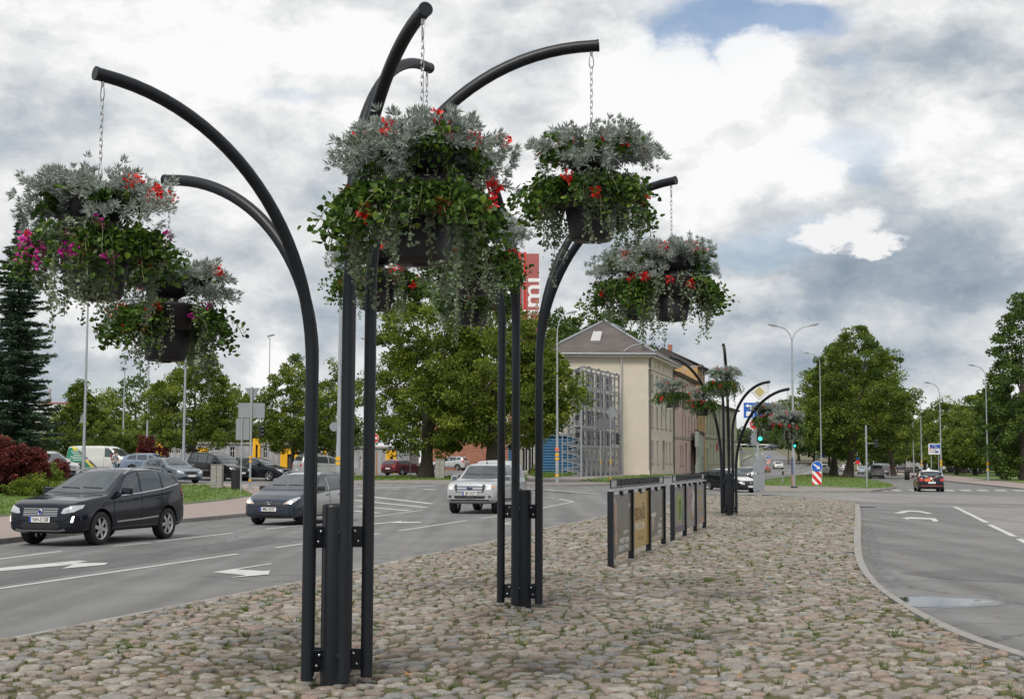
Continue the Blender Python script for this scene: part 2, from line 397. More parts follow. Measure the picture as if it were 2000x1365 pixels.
M_soil = mat('soil between the cobbles', (.135, .102, .068), .95, col2=(.062, .082, .018), vs=.85, bump=1, bs=60)
def inside(x, y, poly):
    c = np.zeros(np.shape(x), bool); n = len(poly)
    for i in range(n):
        x1, y1 = poly[i][0], poly[i][1]; x2, y2 = poly[(i+1) % n][0], poly[(i+1) % n][1]
        if y1 == y2: continue
        k = ((y1 > y) != (y2 > y)) & (x < (x2-x1)*(y-y1)/(y2-y1)+x1); c ^= k
    return c
def soil():
    g = np.random.default_rng(5); poly = [(p.x, p.y) for p in isl]
    Vs, Fs = [], []
    for (y0, y1, st) in ((3.5, 27, .075), (27, 84, .30)):
        xs = np.arange(-14, 22, st); ys_ = np.arange(y0, y1+st, st); X, Y = np.meshgrid(xs, ys_); 
        ins_ = inside(X.ravel(), Y.ravel(), poly).reshape(X.shape); c = ins_[:-1, :-1] & ins_[1:, :-1] & ins_[:-1, 1:] & ins_[1:, 1:]
        idx = -np.ones(X.shape, int); used = np.zeros(X.shape, bool); used[:-1, :-1] |= c; used[1:, :-1] |= c; used[:-1, 1:] |= c; used[1:, 1:] |= c
        n0 = sum(len(v) for v in Vs); idx[used] = np.arange(used.sum())+n0; ux, uy = X[used], Y[used]
        z = np.array([H(a, b)+.0895+.013*noise.noise(Vector((a*1.3, b*1.3, 0)))+.008*noise.noise(Vector((a*6, b*6, 3))) for a, b in zip(ux, uy)])
        Vs.append(np.stack([ux, uy, z], 1)); jj, ii = np.nonzero(c); Fs.append(np.stack([idx[jj, ii], idx[jj, ii+1], idx[jj+1, ii+1], idx[jj+1, ii]], 1))
    tag(obj('island_soil', npmesh('island_soil', np.concatenate(Vs), np.concatenate(Fs), M_soil, smooth=True)), kind='structure')
soil()
_s = drape('island_ground', [(p.x, p.y) for p in isl], .070, M_soil, 4, steps=3)
def stonemat():
    m = bpy.data.materials.new('cobblestone'); m.use_nodes = True; nt = m.node_tree; N = nt.nodes; Lk = nt.links; b = N['Principled BSDF']
    a = N.new('ShaderNodeAttribute'); a.attribute_name = 'shade'; cr = N.new('ShaderNodeValToRGB'); cr.color_ramp.interpolation = 'CONSTANT'
    e = cr.color_ramp.elements; cols = [(.25, .21, .175), (.24, .225, .20), (.26, .225, .19), (.21, .21, .205), (.29, .265, .23), (.22, .185, .155), (.33, .305, .275), (.25, .235, .22), (.28, .215, .18), (.19, .175, .16)]
    e.remove(e[1])
    for i, c in enumerate(cols):
        x = e[0] if i == 0 else e.new(i/len(cols)); x.position = i/len(cols); x.color = (*c, 1)
    Lk.new(a.outputs['Fac'], cr.inputs[0]); tc = N.new('ShaderNodeTexCoord').outputs['Object']
    n = N.new('ShaderNodeTexNoise'); n.inputs['Scale'].default_value = 26; n.inputs['Detail'].default_value = 8; n.inputs['Roughness'].default_value = .7; Lk.new(tc, n.inputs[0])
    mr = N.new('ShaderNodeMapRange'); mr.inputs[1].default_value = .3; mr.inputs[2].default_value = .7; mr.inputs[3].default_value = .55; mr.inputs[4].default_value = 1.26; Lk.new(n.outputs[0], mr.inputs[0])
    vm = N.new('ShaderNodeVectorMath'); vm.operation = 'SCALE'; Lk.new(cr.outputs[0], vm.inputs[0]); Lk.new(mr.outputs[0], vm.inputs['Scale'])
    # sand and moss lodged on some stones
    n3 = N.new('ShaderNodeTexNoise'); n3.inputs['Scale'].default_value = 3.2; n3.inputs['Detail'].default_value = 6; Lk.new(tc, n3.inputs[0])
    m3 = N.new('ShaderNodeMapRange'); m3.inputs[1].default_value = .5; m3.inputs[2].default_value = .72; m3.inputs[4].default_value = .6; Lk.new(n3.outputs[0], m3.inputs[0])
    mx = N.new('ShaderNodeMix'); mx.data_type = 'RGBA'; Lk.new(m3.outputs[0], mx.inputs[0]); Lk.new(vm.outputs[0], mx.inputs[6]); mx.inputs[7].default_value = (.21, .16, .11, 1)
    Lk.new(mx.outputs[2], b.inputs['Base Color']); b.inputs['Roughness'].default_value = .72; b.inputs['Specular IOR Level'].default_value = .35
    n2 = N.new('ShaderNodeTexNoise'); n2.inputs['Scale'].default_value = 45; n2.inputs['Detail'].default_value = 6; Lk.new(tc, n2.inputs[0])
    bp = N.new('ShaderNodeBump'); bp.inputs['Strength'].default_value = .55; bp.inputs['Distance'].default_value = .012; Lk.new(n2.outputs[0], bp.inputs['Height']); Lk.new(bp.outputs[0], b.inputs['Normal'])
    return m
STONE_GAPS = []
def cobbles(y0, y1, s, nt, rings, seed, hgt):
    g = np.random.default_rng(seed); poly = [(p.x, p.y) for p in isl]
    sx = s*1.30; sy = s*.86
    nx = int(34/sx); ny = int((y1-y0)/sy)+5
    jx, jy = np.meshgrid(np.arange(nx), np.arange(ny)); X = -9+(jx+.5*(jy % 2))*sx+g.uniform(-.30, .30, jx.shape)*sx; Y = y0-2*sy+jy*sy+g.uniform(-.30, .30, jx.shape)*sy
    Y += .25*np.sin(X*.7)+.15*np.sin(X*1.9+1)
    w = g.uniform(-.14, .14, jx.shape)
    nb = [(a, b) for a in (-2, -1, 0, 1, 2) for b in (-2, -1, 0, 1, 2) if (a, b) != (0, 0)]
    c = (slice(2, ny-2), slice(2, nx-2)); cx, cy = X[c], Y[c]
    th = np.linspace(0, 2*np.pi, nt, endpoint=False); U = np.stack([np.cos(th), np.sin(th)])  # 2,nt
    acc = np.zeros(cx.shape+(nt,)); gap = g.uniform(.008, .038, cx.shape)
    for a, b in nb:
        ox = X[2+a:ny-2+a, 2+b:nx-2+b]-cx; oy = Y[2+a:ny-2+a, 2+b:nx-2+b]-cy; L = np.hypot(ox, oy)
        d = np.maximum(L*(.5+w[c]-w[2+a:ny-2+a, 2+b:nx-2+b])-gap, .02)
        dt = (ox[..., None]*U[0]+oy[..., None]*U[1])/L[..., None]
        acc += np.maximum(0, dt/d[..., None])**13
    r = acc**(-1/13.); r *= 1+g.uniform(-.05, .05, r.shape)
    k = inside(cx, cy, poly)
    k2 = k.ravel() & (cy.ravel() > y0) & (cy.ravel() <= y1); cx, cy, r = cx.ravel()[k2], cy.ravel()[k2], r.reshape(-1, nt)[k2]
    # some stones sunk, some missing
    n = len(cx); keep = g.random(n) > .045; cx, cy, r = cx[keep], cy[keep], r[keep]; n = len(cx)
    hh = hgt*g.uniform(.35, 1.35, n); base = g.uniform(-.016, .004, n); tx, ty = g.normal(0, .05, n), g.normal(0, .05, n)
    Vs = []
    for sc, zf in rings:
        px = cx[:, None]+r*sc*U[0]; py = cy[:, None]+r*sc*U[1]; z = base[:, None]+zf*hh[:, None]+(tx[:, None]*(px-cx[:, None])+ty[:, None]*(py-cy[:, None]))*(zf > 0)
        z = z+(g.normal(0, .0022, z.shape) if sc < .99 else 0); Vs.append(np.stack([px, py, z], -1))
    Vs.append(np.stack([cx, cy, base+hh], -1)[:, None, :])
    V = np.concatenate(Vs, 1); per = V.shape[1]; nr = len(rings); F = []
    idx = np.arange(nt); nx_ = (idx+1) % nt
    for q in range(nr-1): F.append(np.stack([q*nt+idx, q*nt+nx_, (q+1)*nt+nx_, (q+1)*nt+idx], 1))
    F = np.concatenate(F); T = np.stack([(nr-1)*nt+idx, (nr-1)*nt+nx_, np.full(nt, per-1), np.full(nt, per-1)], 1)
    T = np.stack([(nr-1)*nt+idx[::2], (nr-1)*nt+nx_[::2], (nr-1)*nt+(idx[::2]+2) % nt, np.full(nt//2, per-1)], 1)
    F = np.concatenate([F, T]); allF = (F[None]+(np.arange(n)*per)[:, None, None]).reshape(-1, 4)
    at = np.repeat(g.random(n), len(F)); V = V.reshape(-1, 3)
    hz = np.array([H(a, b) for a, b in zip(cx, cy)]) if y1 > 50 else np.full(n, -.1)
    V[:, 2] += np.repeat(hz, per)+.095
    STONE_GAPS.append(np.stack([cx+r[:, 0]*1.03, cy+g.uniform(-.02, .02, n)], 1))
    return V, allF, at
RG = [(1.0, -1.2), (.985, .30), (.93, .72), (.74, .93), (.38, .99)]
c1 = cobbles(5.5, 27, .158, 14, RG, 1, .027); c2 = cobbles(27, 82, .21, 8, [(1.0, -.7), (.93, .5), (.6, .93)], 2, .027)
M_stone = stonemat()
def join(a, b): return np.concatenate([a[0], b[0]]), np.concatenate([a[1], b[1]+len(a[0])]), np.concatenate([a[2], b[2]])
V_, F_, A_ = join(c1, c2)
tag(obj('cobblestone_paving', npmesh('cobblestone_paving', V_, F_, M_stone, A_, smooth=True)), kind='structure')

# grass and moss in the joints
def blades(pts, n, h, spread, seed, wd=.006):
    g = np.random.default_rng(seed); m = len(pts); P0 = np.repeat(pts, n, 0); N_ = len(P0)
    a = g.uniform(0, 2*np.pi, N_); rr = np.abs(g.normal(0, spread, N_)); b = P0+np.stack([np.cos(a)*rr, np.sin(a)*rr, np.zeros(N_)], 1)
    hh = g.uniform(.35, 1.2, N_)*np.repeat(g.uniform(.4, 1.3, m)*h, n); ln = g.uniform(.2, 1.0, N_)*hh; t = b+np.stack([np.cos(a)*ln, np.sin(a)*ln, hh], 1)
    pa = a+np.pi/2+g.uniform(-.8, .8, N_); o = np.stack([np.cos(pa), np.sin(pa), np.zeros(N_)], 1)*(wd*(.6+.8*g.random(N_)))[:, None]
    V = np.stack([b-o, b+o, t], 1).reshape(-1, 3); F = np.arange(len(V)).reshape(-1, 3); return V, F, g.random(N_)
M_blade = leafmat('grass blades', (.05, .09, .012), (.10, .16, .02), (.22, .24, .06), .3)
G1 = STONE_GAPS[0]; G2 = STONE_GAPS[1]; g_ = np.random.default_rng(11)
def dens(p):
    return np.array([noise.noise(Vector((a*.55, b*.35, 0)))+.5*noise.noise(Vector((a*1.9, b*1.2, 5))) for a, b in p])
w1 = dens(G1)+.035*(G1[:, 0]-1)+.008*(G1[:, 1]-14); w2 = dens(G2)+.25
S1 = G1[(g_.random(len(G1)) < np.clip(.42+.9*w1, .10, .95))]; S2 = G2[(g_.random(len(G2)) < np.clip(.3+.6*w2, .12, .7))]
S1 = np.c_[S1, np.full(len(S1), -.010)]; S2 = np.c_[S2, [H(a, b)+.092 for a, b in S2]]
b1 = blades(S1, 24, .026, .050, 3, .0055); b2 = blades(S2, 14, .034, .08, 4, .013)
bg = S1[g_.random(len(S1)) < .07]; b3 = blades(bg, 46, .085, .06, 5, .004)
_b = join(join(b1, b2), b3); _p = [(p.x, p.y) for p in isl]
go = obj('grass_tufts', npmesh('grass_tufts', _b[0], _b[1], M_blade, _b[2]))
tag(go, 'short grass and weeds growing in the joints of the cobblestones', 'grass', kind='stuff')

# --- lawns, pavements, kerbs ---
def surf(name, l, dz, m, skirt=.14, edge=5): return drape(name, [(p.x, p.y) for p in pxs(l, dz)], dz, m, edge, skirt)
surf('sidewalk', [(-420, 1112), (0, 1052), (345, 1014), (480, 1002), (560, 990), (603, 974), (575, 960), (500, 948), (440, 944), (300, 944), (-420, 958)], .12, M_paveP)
lawn1 = [(-420, 1058), (0, 1006), (345, 984), (440, 975), (490, 967), (492, 963), (470, 955), (412, 947), (340, 945), (200, 938), (100, 932), (-420, 926)]
surf('lawn', lawn1, .16, M_grass, .05)
surf('sidewalk', [(620, 943), (900, 942), (1040, 945), (1110, 946), (1187, 944.5), (1215, 941), (1265, 935.5), (1345, 928), (1385, 923.5), (1385, 921), (1270, 924), (1100, 928), (900, 930), (620, 931)], .12, M_pave)
lawn2 = [(620, 938), (900, 937), (1030, 937.5), (1030, 929), (900, 929), (620, 929.5)]
lawn3 = [(1128, 937.5), (1190, 941.5), (1262, 934.5), (1338, 927), (1290, 927), (1215, 930), (1160, 934)]
lawn4 = [(1040, 930), (1060, 933), (1110, 930), (1200, 926), (1250, 924), (1250, 921.5), (1120, 921), (1040, 923)]
surf('lawn', lawn2, .15, M_grass, .05); surf('lawn', lawn3, .15, M_grass, .05); surf('lawn', lawn4, .15, M_grass, .05)
surf('sidewalk', [(1462, 957.5), (1600, 958), (1700, 957.5), (1738, 953.5), (1752, 949), (1746, 944), (1700, 936), (1650, 927.5), (1600, 924), (1560, 926), (1500, 936), (1475, 946)], .12, M_pave)
lawn5 = [(1488, 948), (1600, 949.5), (1700, 953), (1733, 952.5), (1747, 948.5), (1740, 943.5), (1700, 936), (1660, 929.5), (1624, 925.5), (1570, 926.5), (1535, 931), (1494, 937)]
surf('lawn', lawn5, .16, M_grass, .05)
surf('sidewalk', [(2300, 1000), (2000, 953.5), (1845, 938), (1780, 931.5), (1740, 927), (1726, 920), (1715, 914), (1745, 911.5), (1765, 914), (1845, 926), (2000, 942.5), (2300, 970)], .12, M_paveP)
lawn6 = [(2300, 972), (2000, 943), (1845, 926.5), (1765, 914), (1745, 911), (1745, 909), (2000, 909), (2300, 912)]
surf('lawn', lawn6, .16, M_grass, .05)
surf('road', [(1440, 905), (1470, 893), (1484, 881), (1505, 879.4), (1516, 880), (1532, 890), (1552, 903), (1580, 907), (1560, 915), (1430, 912)], .03, M_asph, 0, 10)
# verge and slope beside the climbing road
M_verge = mat('bare verge', (.16, .125, .09), .9, col2=(.09, .10, .04), vs=.4)
surf('verge', [(1516, 880), (1532, 890), (1552, 903), (1580, 907), (1640, 904), (1640, 899), (1600, 889), (1560, 880)], .05, M_verge, 0, 10)
surf('sidewalk', [(1408, 914), (1436, 908), (1452, 898), (1470, 888), (1462, 888), (1435, 900), (1400, 908)], .08, M_pave, 0, 10)

# grass blades over the nearer lawns
def scatter(poly, n, dz, seed):
    g = np.random.default_rng(seed); p = pxs(poly, dz); xs = [q.x for q in p]; yy = [q.y for q in p]
    X = g.uniform(min(xs), max(xs), n*2); Y = g.uniform(min(yy), max(yy), n*2); k = inside(X, Y, [(q.x, q.y) for q in p]); X, Y = X[k][:n], Y[k][:n]
    return np.stack([X, Y, [H(a, b)+dz for a, b in zip(X, Y)]], 1)
_q = None
for i, (pl, n, k, h) in enumerate([(lawn1, 16000, 9, .10), (lawn3, 2500, 6, .12), (lawn4, 2600, 8, .35), (lawn2, 2500, 6, .12), (lawn5, 7000, 7, .11), (lawn6, 5000, 5, .12)]):
    b_ = blades(scatter(pl, n, .15, 20+i), k, h, .10, 30+i, .012); _q = b_ if _q is None else join(_q, b_)
M_lawnb = leafmat('lawn blades', (.05, .10, .012), (.11, .19, .02), (.24, .29, .05), .35)
tag(obj('lawn_grass', npmesh('lawn_grass', _q[0], _q[1], M_lawnb, _q[2])), 'green grass blades standing on the lawns beside the roads', 'grass', kind='stuff')

# --- road markings ---
mk = MB()
def mline(a, b, wd=.12, dz=.006):
    p, q = P(*a, dz), P(*b, dz); t = q-p; n = Vector((-t.y, t.x, 0)).normalized()*wd/2; k = max(1, int(t.length/4)); vs = []
    for i in range(k+1):
        c = p+t*i/k
        for s in (-1, 1): v = c+n*s; vs.append((v.x, v.y, H(v.x, v.y)+dz))
    mk.add(vs, [(2*i, 2*i+1, 2*i+3, 2*i+2) for i in range(k)])
def mpoly(l, dz=.008):
    mk.add([P(a, b, dz) for a, b in l], [list(range(len(l)))])
Z = lambda ox, oy, s, l: [(ox+a/s, oy+b/s) for a, b in l]
for a, b in [((-300, 1192), (465, 1081)), ((-200, 1116), (120, 1076)), ((221, 1066), (297, 1059.3)), ((304, 1057.5), (455, 1040.5)), ((518, 1033), (591, 1025)), ((539, 1069), (650, 1053)),
             ((725, 1044), (742, 1041.5)), ((780, 1036), (912, 1016)), ((941, 1012), (990, 1005)), ((726, 1009.5), (824, 996)), ((1057, 992), (1120, 979.5))]: mline(a, b)
for a, b in [((700, 967), (842, 983)), ((690, 976.5), (832, 990.5)), ((700, 988.5), (800, 997)), ((690, 997), (740, 1001.5))]: mline(a, b, .32)
for a, b in [((690, 945.8), (847, 949.8)), ((690, 949.5), (812, 952.3)), ((690, 953), (780, 954.5)), ((470, 946.5), (530, 945.5)), ((825, 955), (850, 956.2))]: mline(a, b, .4, .01)
for a, b in [((1120, 979.5), (1092, 974)), ((1085, 972.5), (1065, 971)), ((1053, 969), (1040, 967.5)), ((1100, 955), (1170, 958))]: mline(a, b, .15)
mpoly(Z(0, 960, 2.857, [(-300, 452), (0, 424), (320, 395), (400, 406), (0, 442), (-300, 470)])); mpoly(Z(0, 960, 2.857, [(300, 396), (440, 383), (490, 388), (420, 397), (603, 396), (585, 407), (345, 428), (410, 405)]), .012)
mpoly(Z(0, 960, 2.857, [(1185, 448), (1515, 398), (1515, 402), (1320, 433), (1370, 464)])); mpoly(Z(0, 960, 2.857, [(1320, 433), (1480, 441), (1508, 438), (1500, 460), (1290, 478), (1370, 464)]), .012)
mpoly(Z(700, 920, 4, [(100, 408), (270, 395), (340, 387), (330, 394), (490, 395), (490, 401), (370, 404), (240, 402), (100, 416)]))
mpoly(Z(700, 920, 4, [(1090, 413), (1200, 395), (1205, 398), (1150, 409), (1345, 414), (1345, 419)]))
mline((1680, 986.2), (1862, 988), .25); mline((1862, 988), (2050, 989.5), .1); mline((1864, 989), (1927, 1020), .16); mline((1932, 1024), (1981, 1047), .16); mline((1990, 1052), (2060, 1088), .16)
mpoly(Z(1600, 900, 2.935, [(425, 300), (470, 288), (520, 283), (580, 286), (652, 300), (620, 302), (575, 292), (520, 289), (480, 299)]))
mpoly(Z(1600, 900, 2.935, [(475, 326), (520, 321), (665, 328), (686, 345), (655, 346), (638, 334), (515, 331), (506, 335)]))
for a, b in [(1722, 1733), (1744, 1762), (1777, 1797), (1809, 1830), (1844, 1866), (1877, 1899), (1910, 1933), (1945, 1968), (1980, 2003), (2015, 2038)]:
    mk.add([P(u_, v_, .008) for u_, v_ in [(a+4, 959), (b+1, 959), (b-6, 956), (a-6, 956)]], [(0, 1, 2, 3)], 1)
for a, b in [((1700, 905), (1706, 915)), ((1612, 908), (1618, 912)), ((1672, 921), (1675, 926)), ((1520, 925), (1560, 920)), ((1560, 928), (1600, 914)), ((1600, 914), (1608, 918)), ((1690, 950.5), (1720, 950.5)), ((1500, 889), (1512, 896))]: mline(a, b, .2, .02)
for a, b in [((1488, 884), (1492, 888)), ((1497, 890), (1503, 896)), ((1478, 884), (1476, 889)), ((1540, 918), (1552, 915))]: mline(a, b, .25, .05)
M_mark2 = mat('faded road paint', (.33, .33, .32), .7, var=.2, vs=4); worn(M_mark2)
mko = mk.build('road_marking', [M_mark, M_mark2]); tag(mko, kind='structure')
for p in mko.data.polygons:
    if p.normal.z < 0: p.flip()

M_old = mat('older pale asphalt', (.20, .192, .185), .85, var=.14, vs=.8, bump=.3, bs=80); asphalt_detail(M_old)
M_new = mat('dark repair asphalt', (.105, .105, .107), .8, var=.12, vs=1.5, bump=.3, bs=80); asphalt_detail(M_new)
drape('road_surface', [(p.x, p.y) for p in pxs([(1866, 990.5), (2150, 992), (2150, 1135), (1995, 1053)], .003)], .003, M_old, steps=0)
drape('road_surface', [(p.x, p.y) for p in pxs([(1000, 953), (1480, 962.5), (1660, 963), (1860, 966), (2150, 972), (2150, 985), (1870, 983), (1690, 980), (1520, 966.5), (1370, 965), (1190, 968)], .003)], .003, M_old, steps=0)
drape('road_patch', [(p.x, p.y) for p in pxs([(-200, 1150), (300, 1078), (520, 1046), (600, 1052), (330, 1092), (-200, 1172)], .003)], .003, M_new, steps=0)
drape('road_patch', [(p.x, p.y) for p in pxs([(1755, 1118), (1870, 1112), (2020, 1128), (2020, 1140), (1850, 1131)], .003)], .003, M_new, steps=0)
# puddles and damp asphalt along the right kerb
M_water = mat('puddle water', (.03, .035, .04), .02, spec=.9)
M_damp = mat('damp asphalt', (.15, .15, .15), .22, spec=.6, var=.2, vs=3)
drape('puddle', [(p.x, p.y) for p in pxs(Z(1600, 900, 2.935, [(440, 782), (520, 776), (640, 781), (830, 789), (1010, 804), (930, 818), (840, 829), (700, 833), (560, 836), (500, 818)]), .004)], .004, M_water, steps=0)
def damp(l):
    pts = [(p.x, p.y) for p in pxs(l, .003)]; o = drape('damp_patch', pts, .003, M_dampf, edge=.22, steps=7); me = o.data
    at_ = me.attributes.new('fade', 'FLOAT', 'POINT'); n = len(pts); vals = []
    for v in me.vertices:
        dmin = 9
        for k in range(n):
            a, b = Vector(pts[k]), Vector(pts[(k+1) % n]); q = v.co.xy; t = max(0, min(1, (q-a).dot(b-a)/max((b-a).length_squared, 1e-9))); dmin = min(dmin, (a+(b-a)*t-q).length)
        vals.append(min(1, dmin/.45))
    at_.data.foreach_set('value', vals)
M_dampf = M_damp; nt = M_damp.node_tree; N = nt.nodes; Lk = nt.links; b_ = N['Principled BSDF']
a_ = N.new('ShaderNodeAttribute'); a_.attribute_name = 'fade'; n_ = N.new('ShaderNodeTexNoise'); n_.inputs['Scale'].default_value = 1.6; n_.inputs['Detail'].default_value = 6; Lk.new(N.new('ShaderNodeTexCoord').outputs['Object'], n_.inputs[0])
s_ = N.new('ShaderNodeMath'); s_.operation = 'ADD'; Lk.new(a_.outputs['Fac'], s_.inputs[0]); Lk.new(n_.outputs[0], s_.inputs[1]); r_ = N.new('ShaderNodeMapRange'); r_.interpolation_type = 'SMOOTHSTEP'; r_.inputs[1].default_value = .62; r_.inputs[2].default_value = 1.25; Lk.new(s_.outputs[0], r_.inputs[0])
t_ = N.new('ShaderNodeBsdfTransparent'); x_ = N.new('ShaderNodeMixShader'); Lk.new(r_.outputs[0], x_.inputs[0]); Lk.new(t_.outputs[0], x_.inputs[1]); Lk.new(b_.outputs[0], x_.inputs[2]); Lk.new(x_.outputs[0], N['Material Output'].inputs[0])
b_.inputs['Roughness'].default_value = .27
damp(Z(1600, 900, 2.935, [(240, 380), (320, 380), (380, 480), (385, 560), (420, 620), (500, 672), (500, 735), (430, 755), (350, 725), (270, 625), (240, 520)]))
damp(Z(1600, 900, 2.935, [(430, 760), (600, 760), (1120, 790), (1150, 830), (800, 850), (800, 890), (950, 960), (1180, 1060), (1180, 1088), (1000, 1022), (850, 962), (600, 860)]))
# fallen leaves
g_ = np.random.default_rng(77); P0 = []
for (x0, y0, x1, y1, n) in [(1690, 1000, 1960, 1260, 60), (60, 1300, 1950, 1360, 40), (700, 1060, 1700, 1300, 90), (1680, 985, 1700, 1100, 40), (300, 1040, 900, 1100, 14), (1480, 947, 1740, 956, 60)]:
    for _ in range(n): q_ = P(g_.uniform(x0, x1), g_.uniform(y0, y1), .0); P0.append((q_.x, q_.y, q_.z+(.135 if inside(np.array([q_.x]), np.array([q_.y]), [(p.x, p.y) for p in isl])[0] else .012)))
P0 = np.array(P0); n = len(P0); a_ = g_.uniform(0, 6.28, n); ca, sa = np.cos(a_), np.sin(a_); sz = g_.uniform(.018, .04, n)
V_ = np.stack([P0+np.stack([ca*sz, sa*sz, g_.uniform(0, .012, n)], 1), P0+np.stack([-sa*sz*.7, ca*sz*.7, np.zeros(n)], 1), P0+np.stack([-ca*sz, -sa*sz, g_.uniform(0, .012, n)], 1), P0+np.stack([sa*sz*.7, -ca*sz*.7, np.zeros(n)], 1)], 1).reshape(-1, 3)
tag(obj('fallen_leaves', npmesh('fallen_leaves', V_, np.arange(4*n).reshape(-1, 4), leafmat('fallen leaves', (.22, .10, .03), (.35, .20, .05), (.45, .15, .03), .1), g_.random(n))), 'scattered brown and orange fallen leaves on the road and cobblestones', 'fallen leaves', kind='stuff')
# ================= flower-basket stands =================
M_steel = mat('anthracite painted steel', (.010, .0125, .017), .42, var=.15, vs=2, spec=.35)
M_bolt = mat('zinc bolts', (.55, .56, .58), .3, 1)
M_chain = mat('chain steel', (.40, .40, .40), .35, 1)
M_pot = mat('dark planter plastic', (.022, .018, .024), .5, var=.25, vs=6, bump=.25, bs=40)
M_silver = leafmat('silver leaves', (.17, .205, .175), (.31, .35, .32), (.52, .55, .51), .25, .8)
M_geran = leafmat('geranium leaves', (.022, .055, .010), (.065, .130, .020), (.20, .29, .04), .38, .5)
M_dich = leafmat('trailing leaves', (.14, .20, .12), (.25, .31, .20), (.38, .42, .30), .3, .7)
M_redf = leafmat('red petals', (.50, .010, .010), (.80, .025, .02), (.90, .12, .09), .3, .6)
M_pinkf = leafmat('pink petals', (.50, .015, .25), (.70, .04, .42), (.80, .15, .55), .3, .6)
M_stem = mat('plant stems', (.16, .17, .08), .8)

def leaf_cloud(pos, nrm, L, W, g, shape='rhomb', droop=0.):
    """leaves at pos (n,3) pointing along nrm (n,3) ; every leaf a small folded polygon; returns V,F,shade"""
    n = len(pos); d = nrm/np.maximum(np.linalg.norm(nrm, axis=1, keepdims=True), 1e-6)
    r = g.normal(size=(n, 3)); s = np.cross(d, r); s /= np.maximum(np.linalg.norm(s, axis=1, keepdims=True), 1e-6); up = np.cross(s, d)
    L = L*(.6+.8*g.random((n, 1))); W = W*(.7+.6*g.random((n, 1)))
    if shape == 'rhomb':
        v = [pos, pos+d*L*.5+s*W*.5+up*W*.12, pos+d*L, pos+d*L*.5-s*W*.5+up*W*.12]
        V = np.stack(v, 1).reshape(-1, 3); F = np.arange(len(V)).reshape(-1, 4); return V, F, np.clip(g.normal(.5, .24, n), 0, 1)
    # round lobed leaf: hexagonal fan as 3 quads
    k = 6; vs = [pos+d*L*.08]
    for i in range(k):
        a = 2*np.pi*(i+.5)/k; rr = .5*(1+.12*(-1)**i); vs.append(pos+d*L*(.5-rr*np.cos(a))+s*W*rr*np.sin(a)+up*W*.10)
    V = np.stack(vs, 1).reshape(-1, 3); b = (np.arange(n)*7)[:, None]
    F = np.concatenate([b+np.array([[0, 1, 2, 3]]), b+np.array([[0, 3, 4, 5]]), b+np.array([[0, 5, 6, 1]])]); sh = np.clip(g.normal(.45, .27, n), 0, 1)
    return V, F, np.tile(sh, 3)
def jn(*a):
    V, F, S = a[0]
    for b in a[1:]: F = np.concatenate([F, b[1]+len(V)]); V = np.concatenate([V, b[0]]); S = np.concatenate([S, b[2]])
    return V, F, S
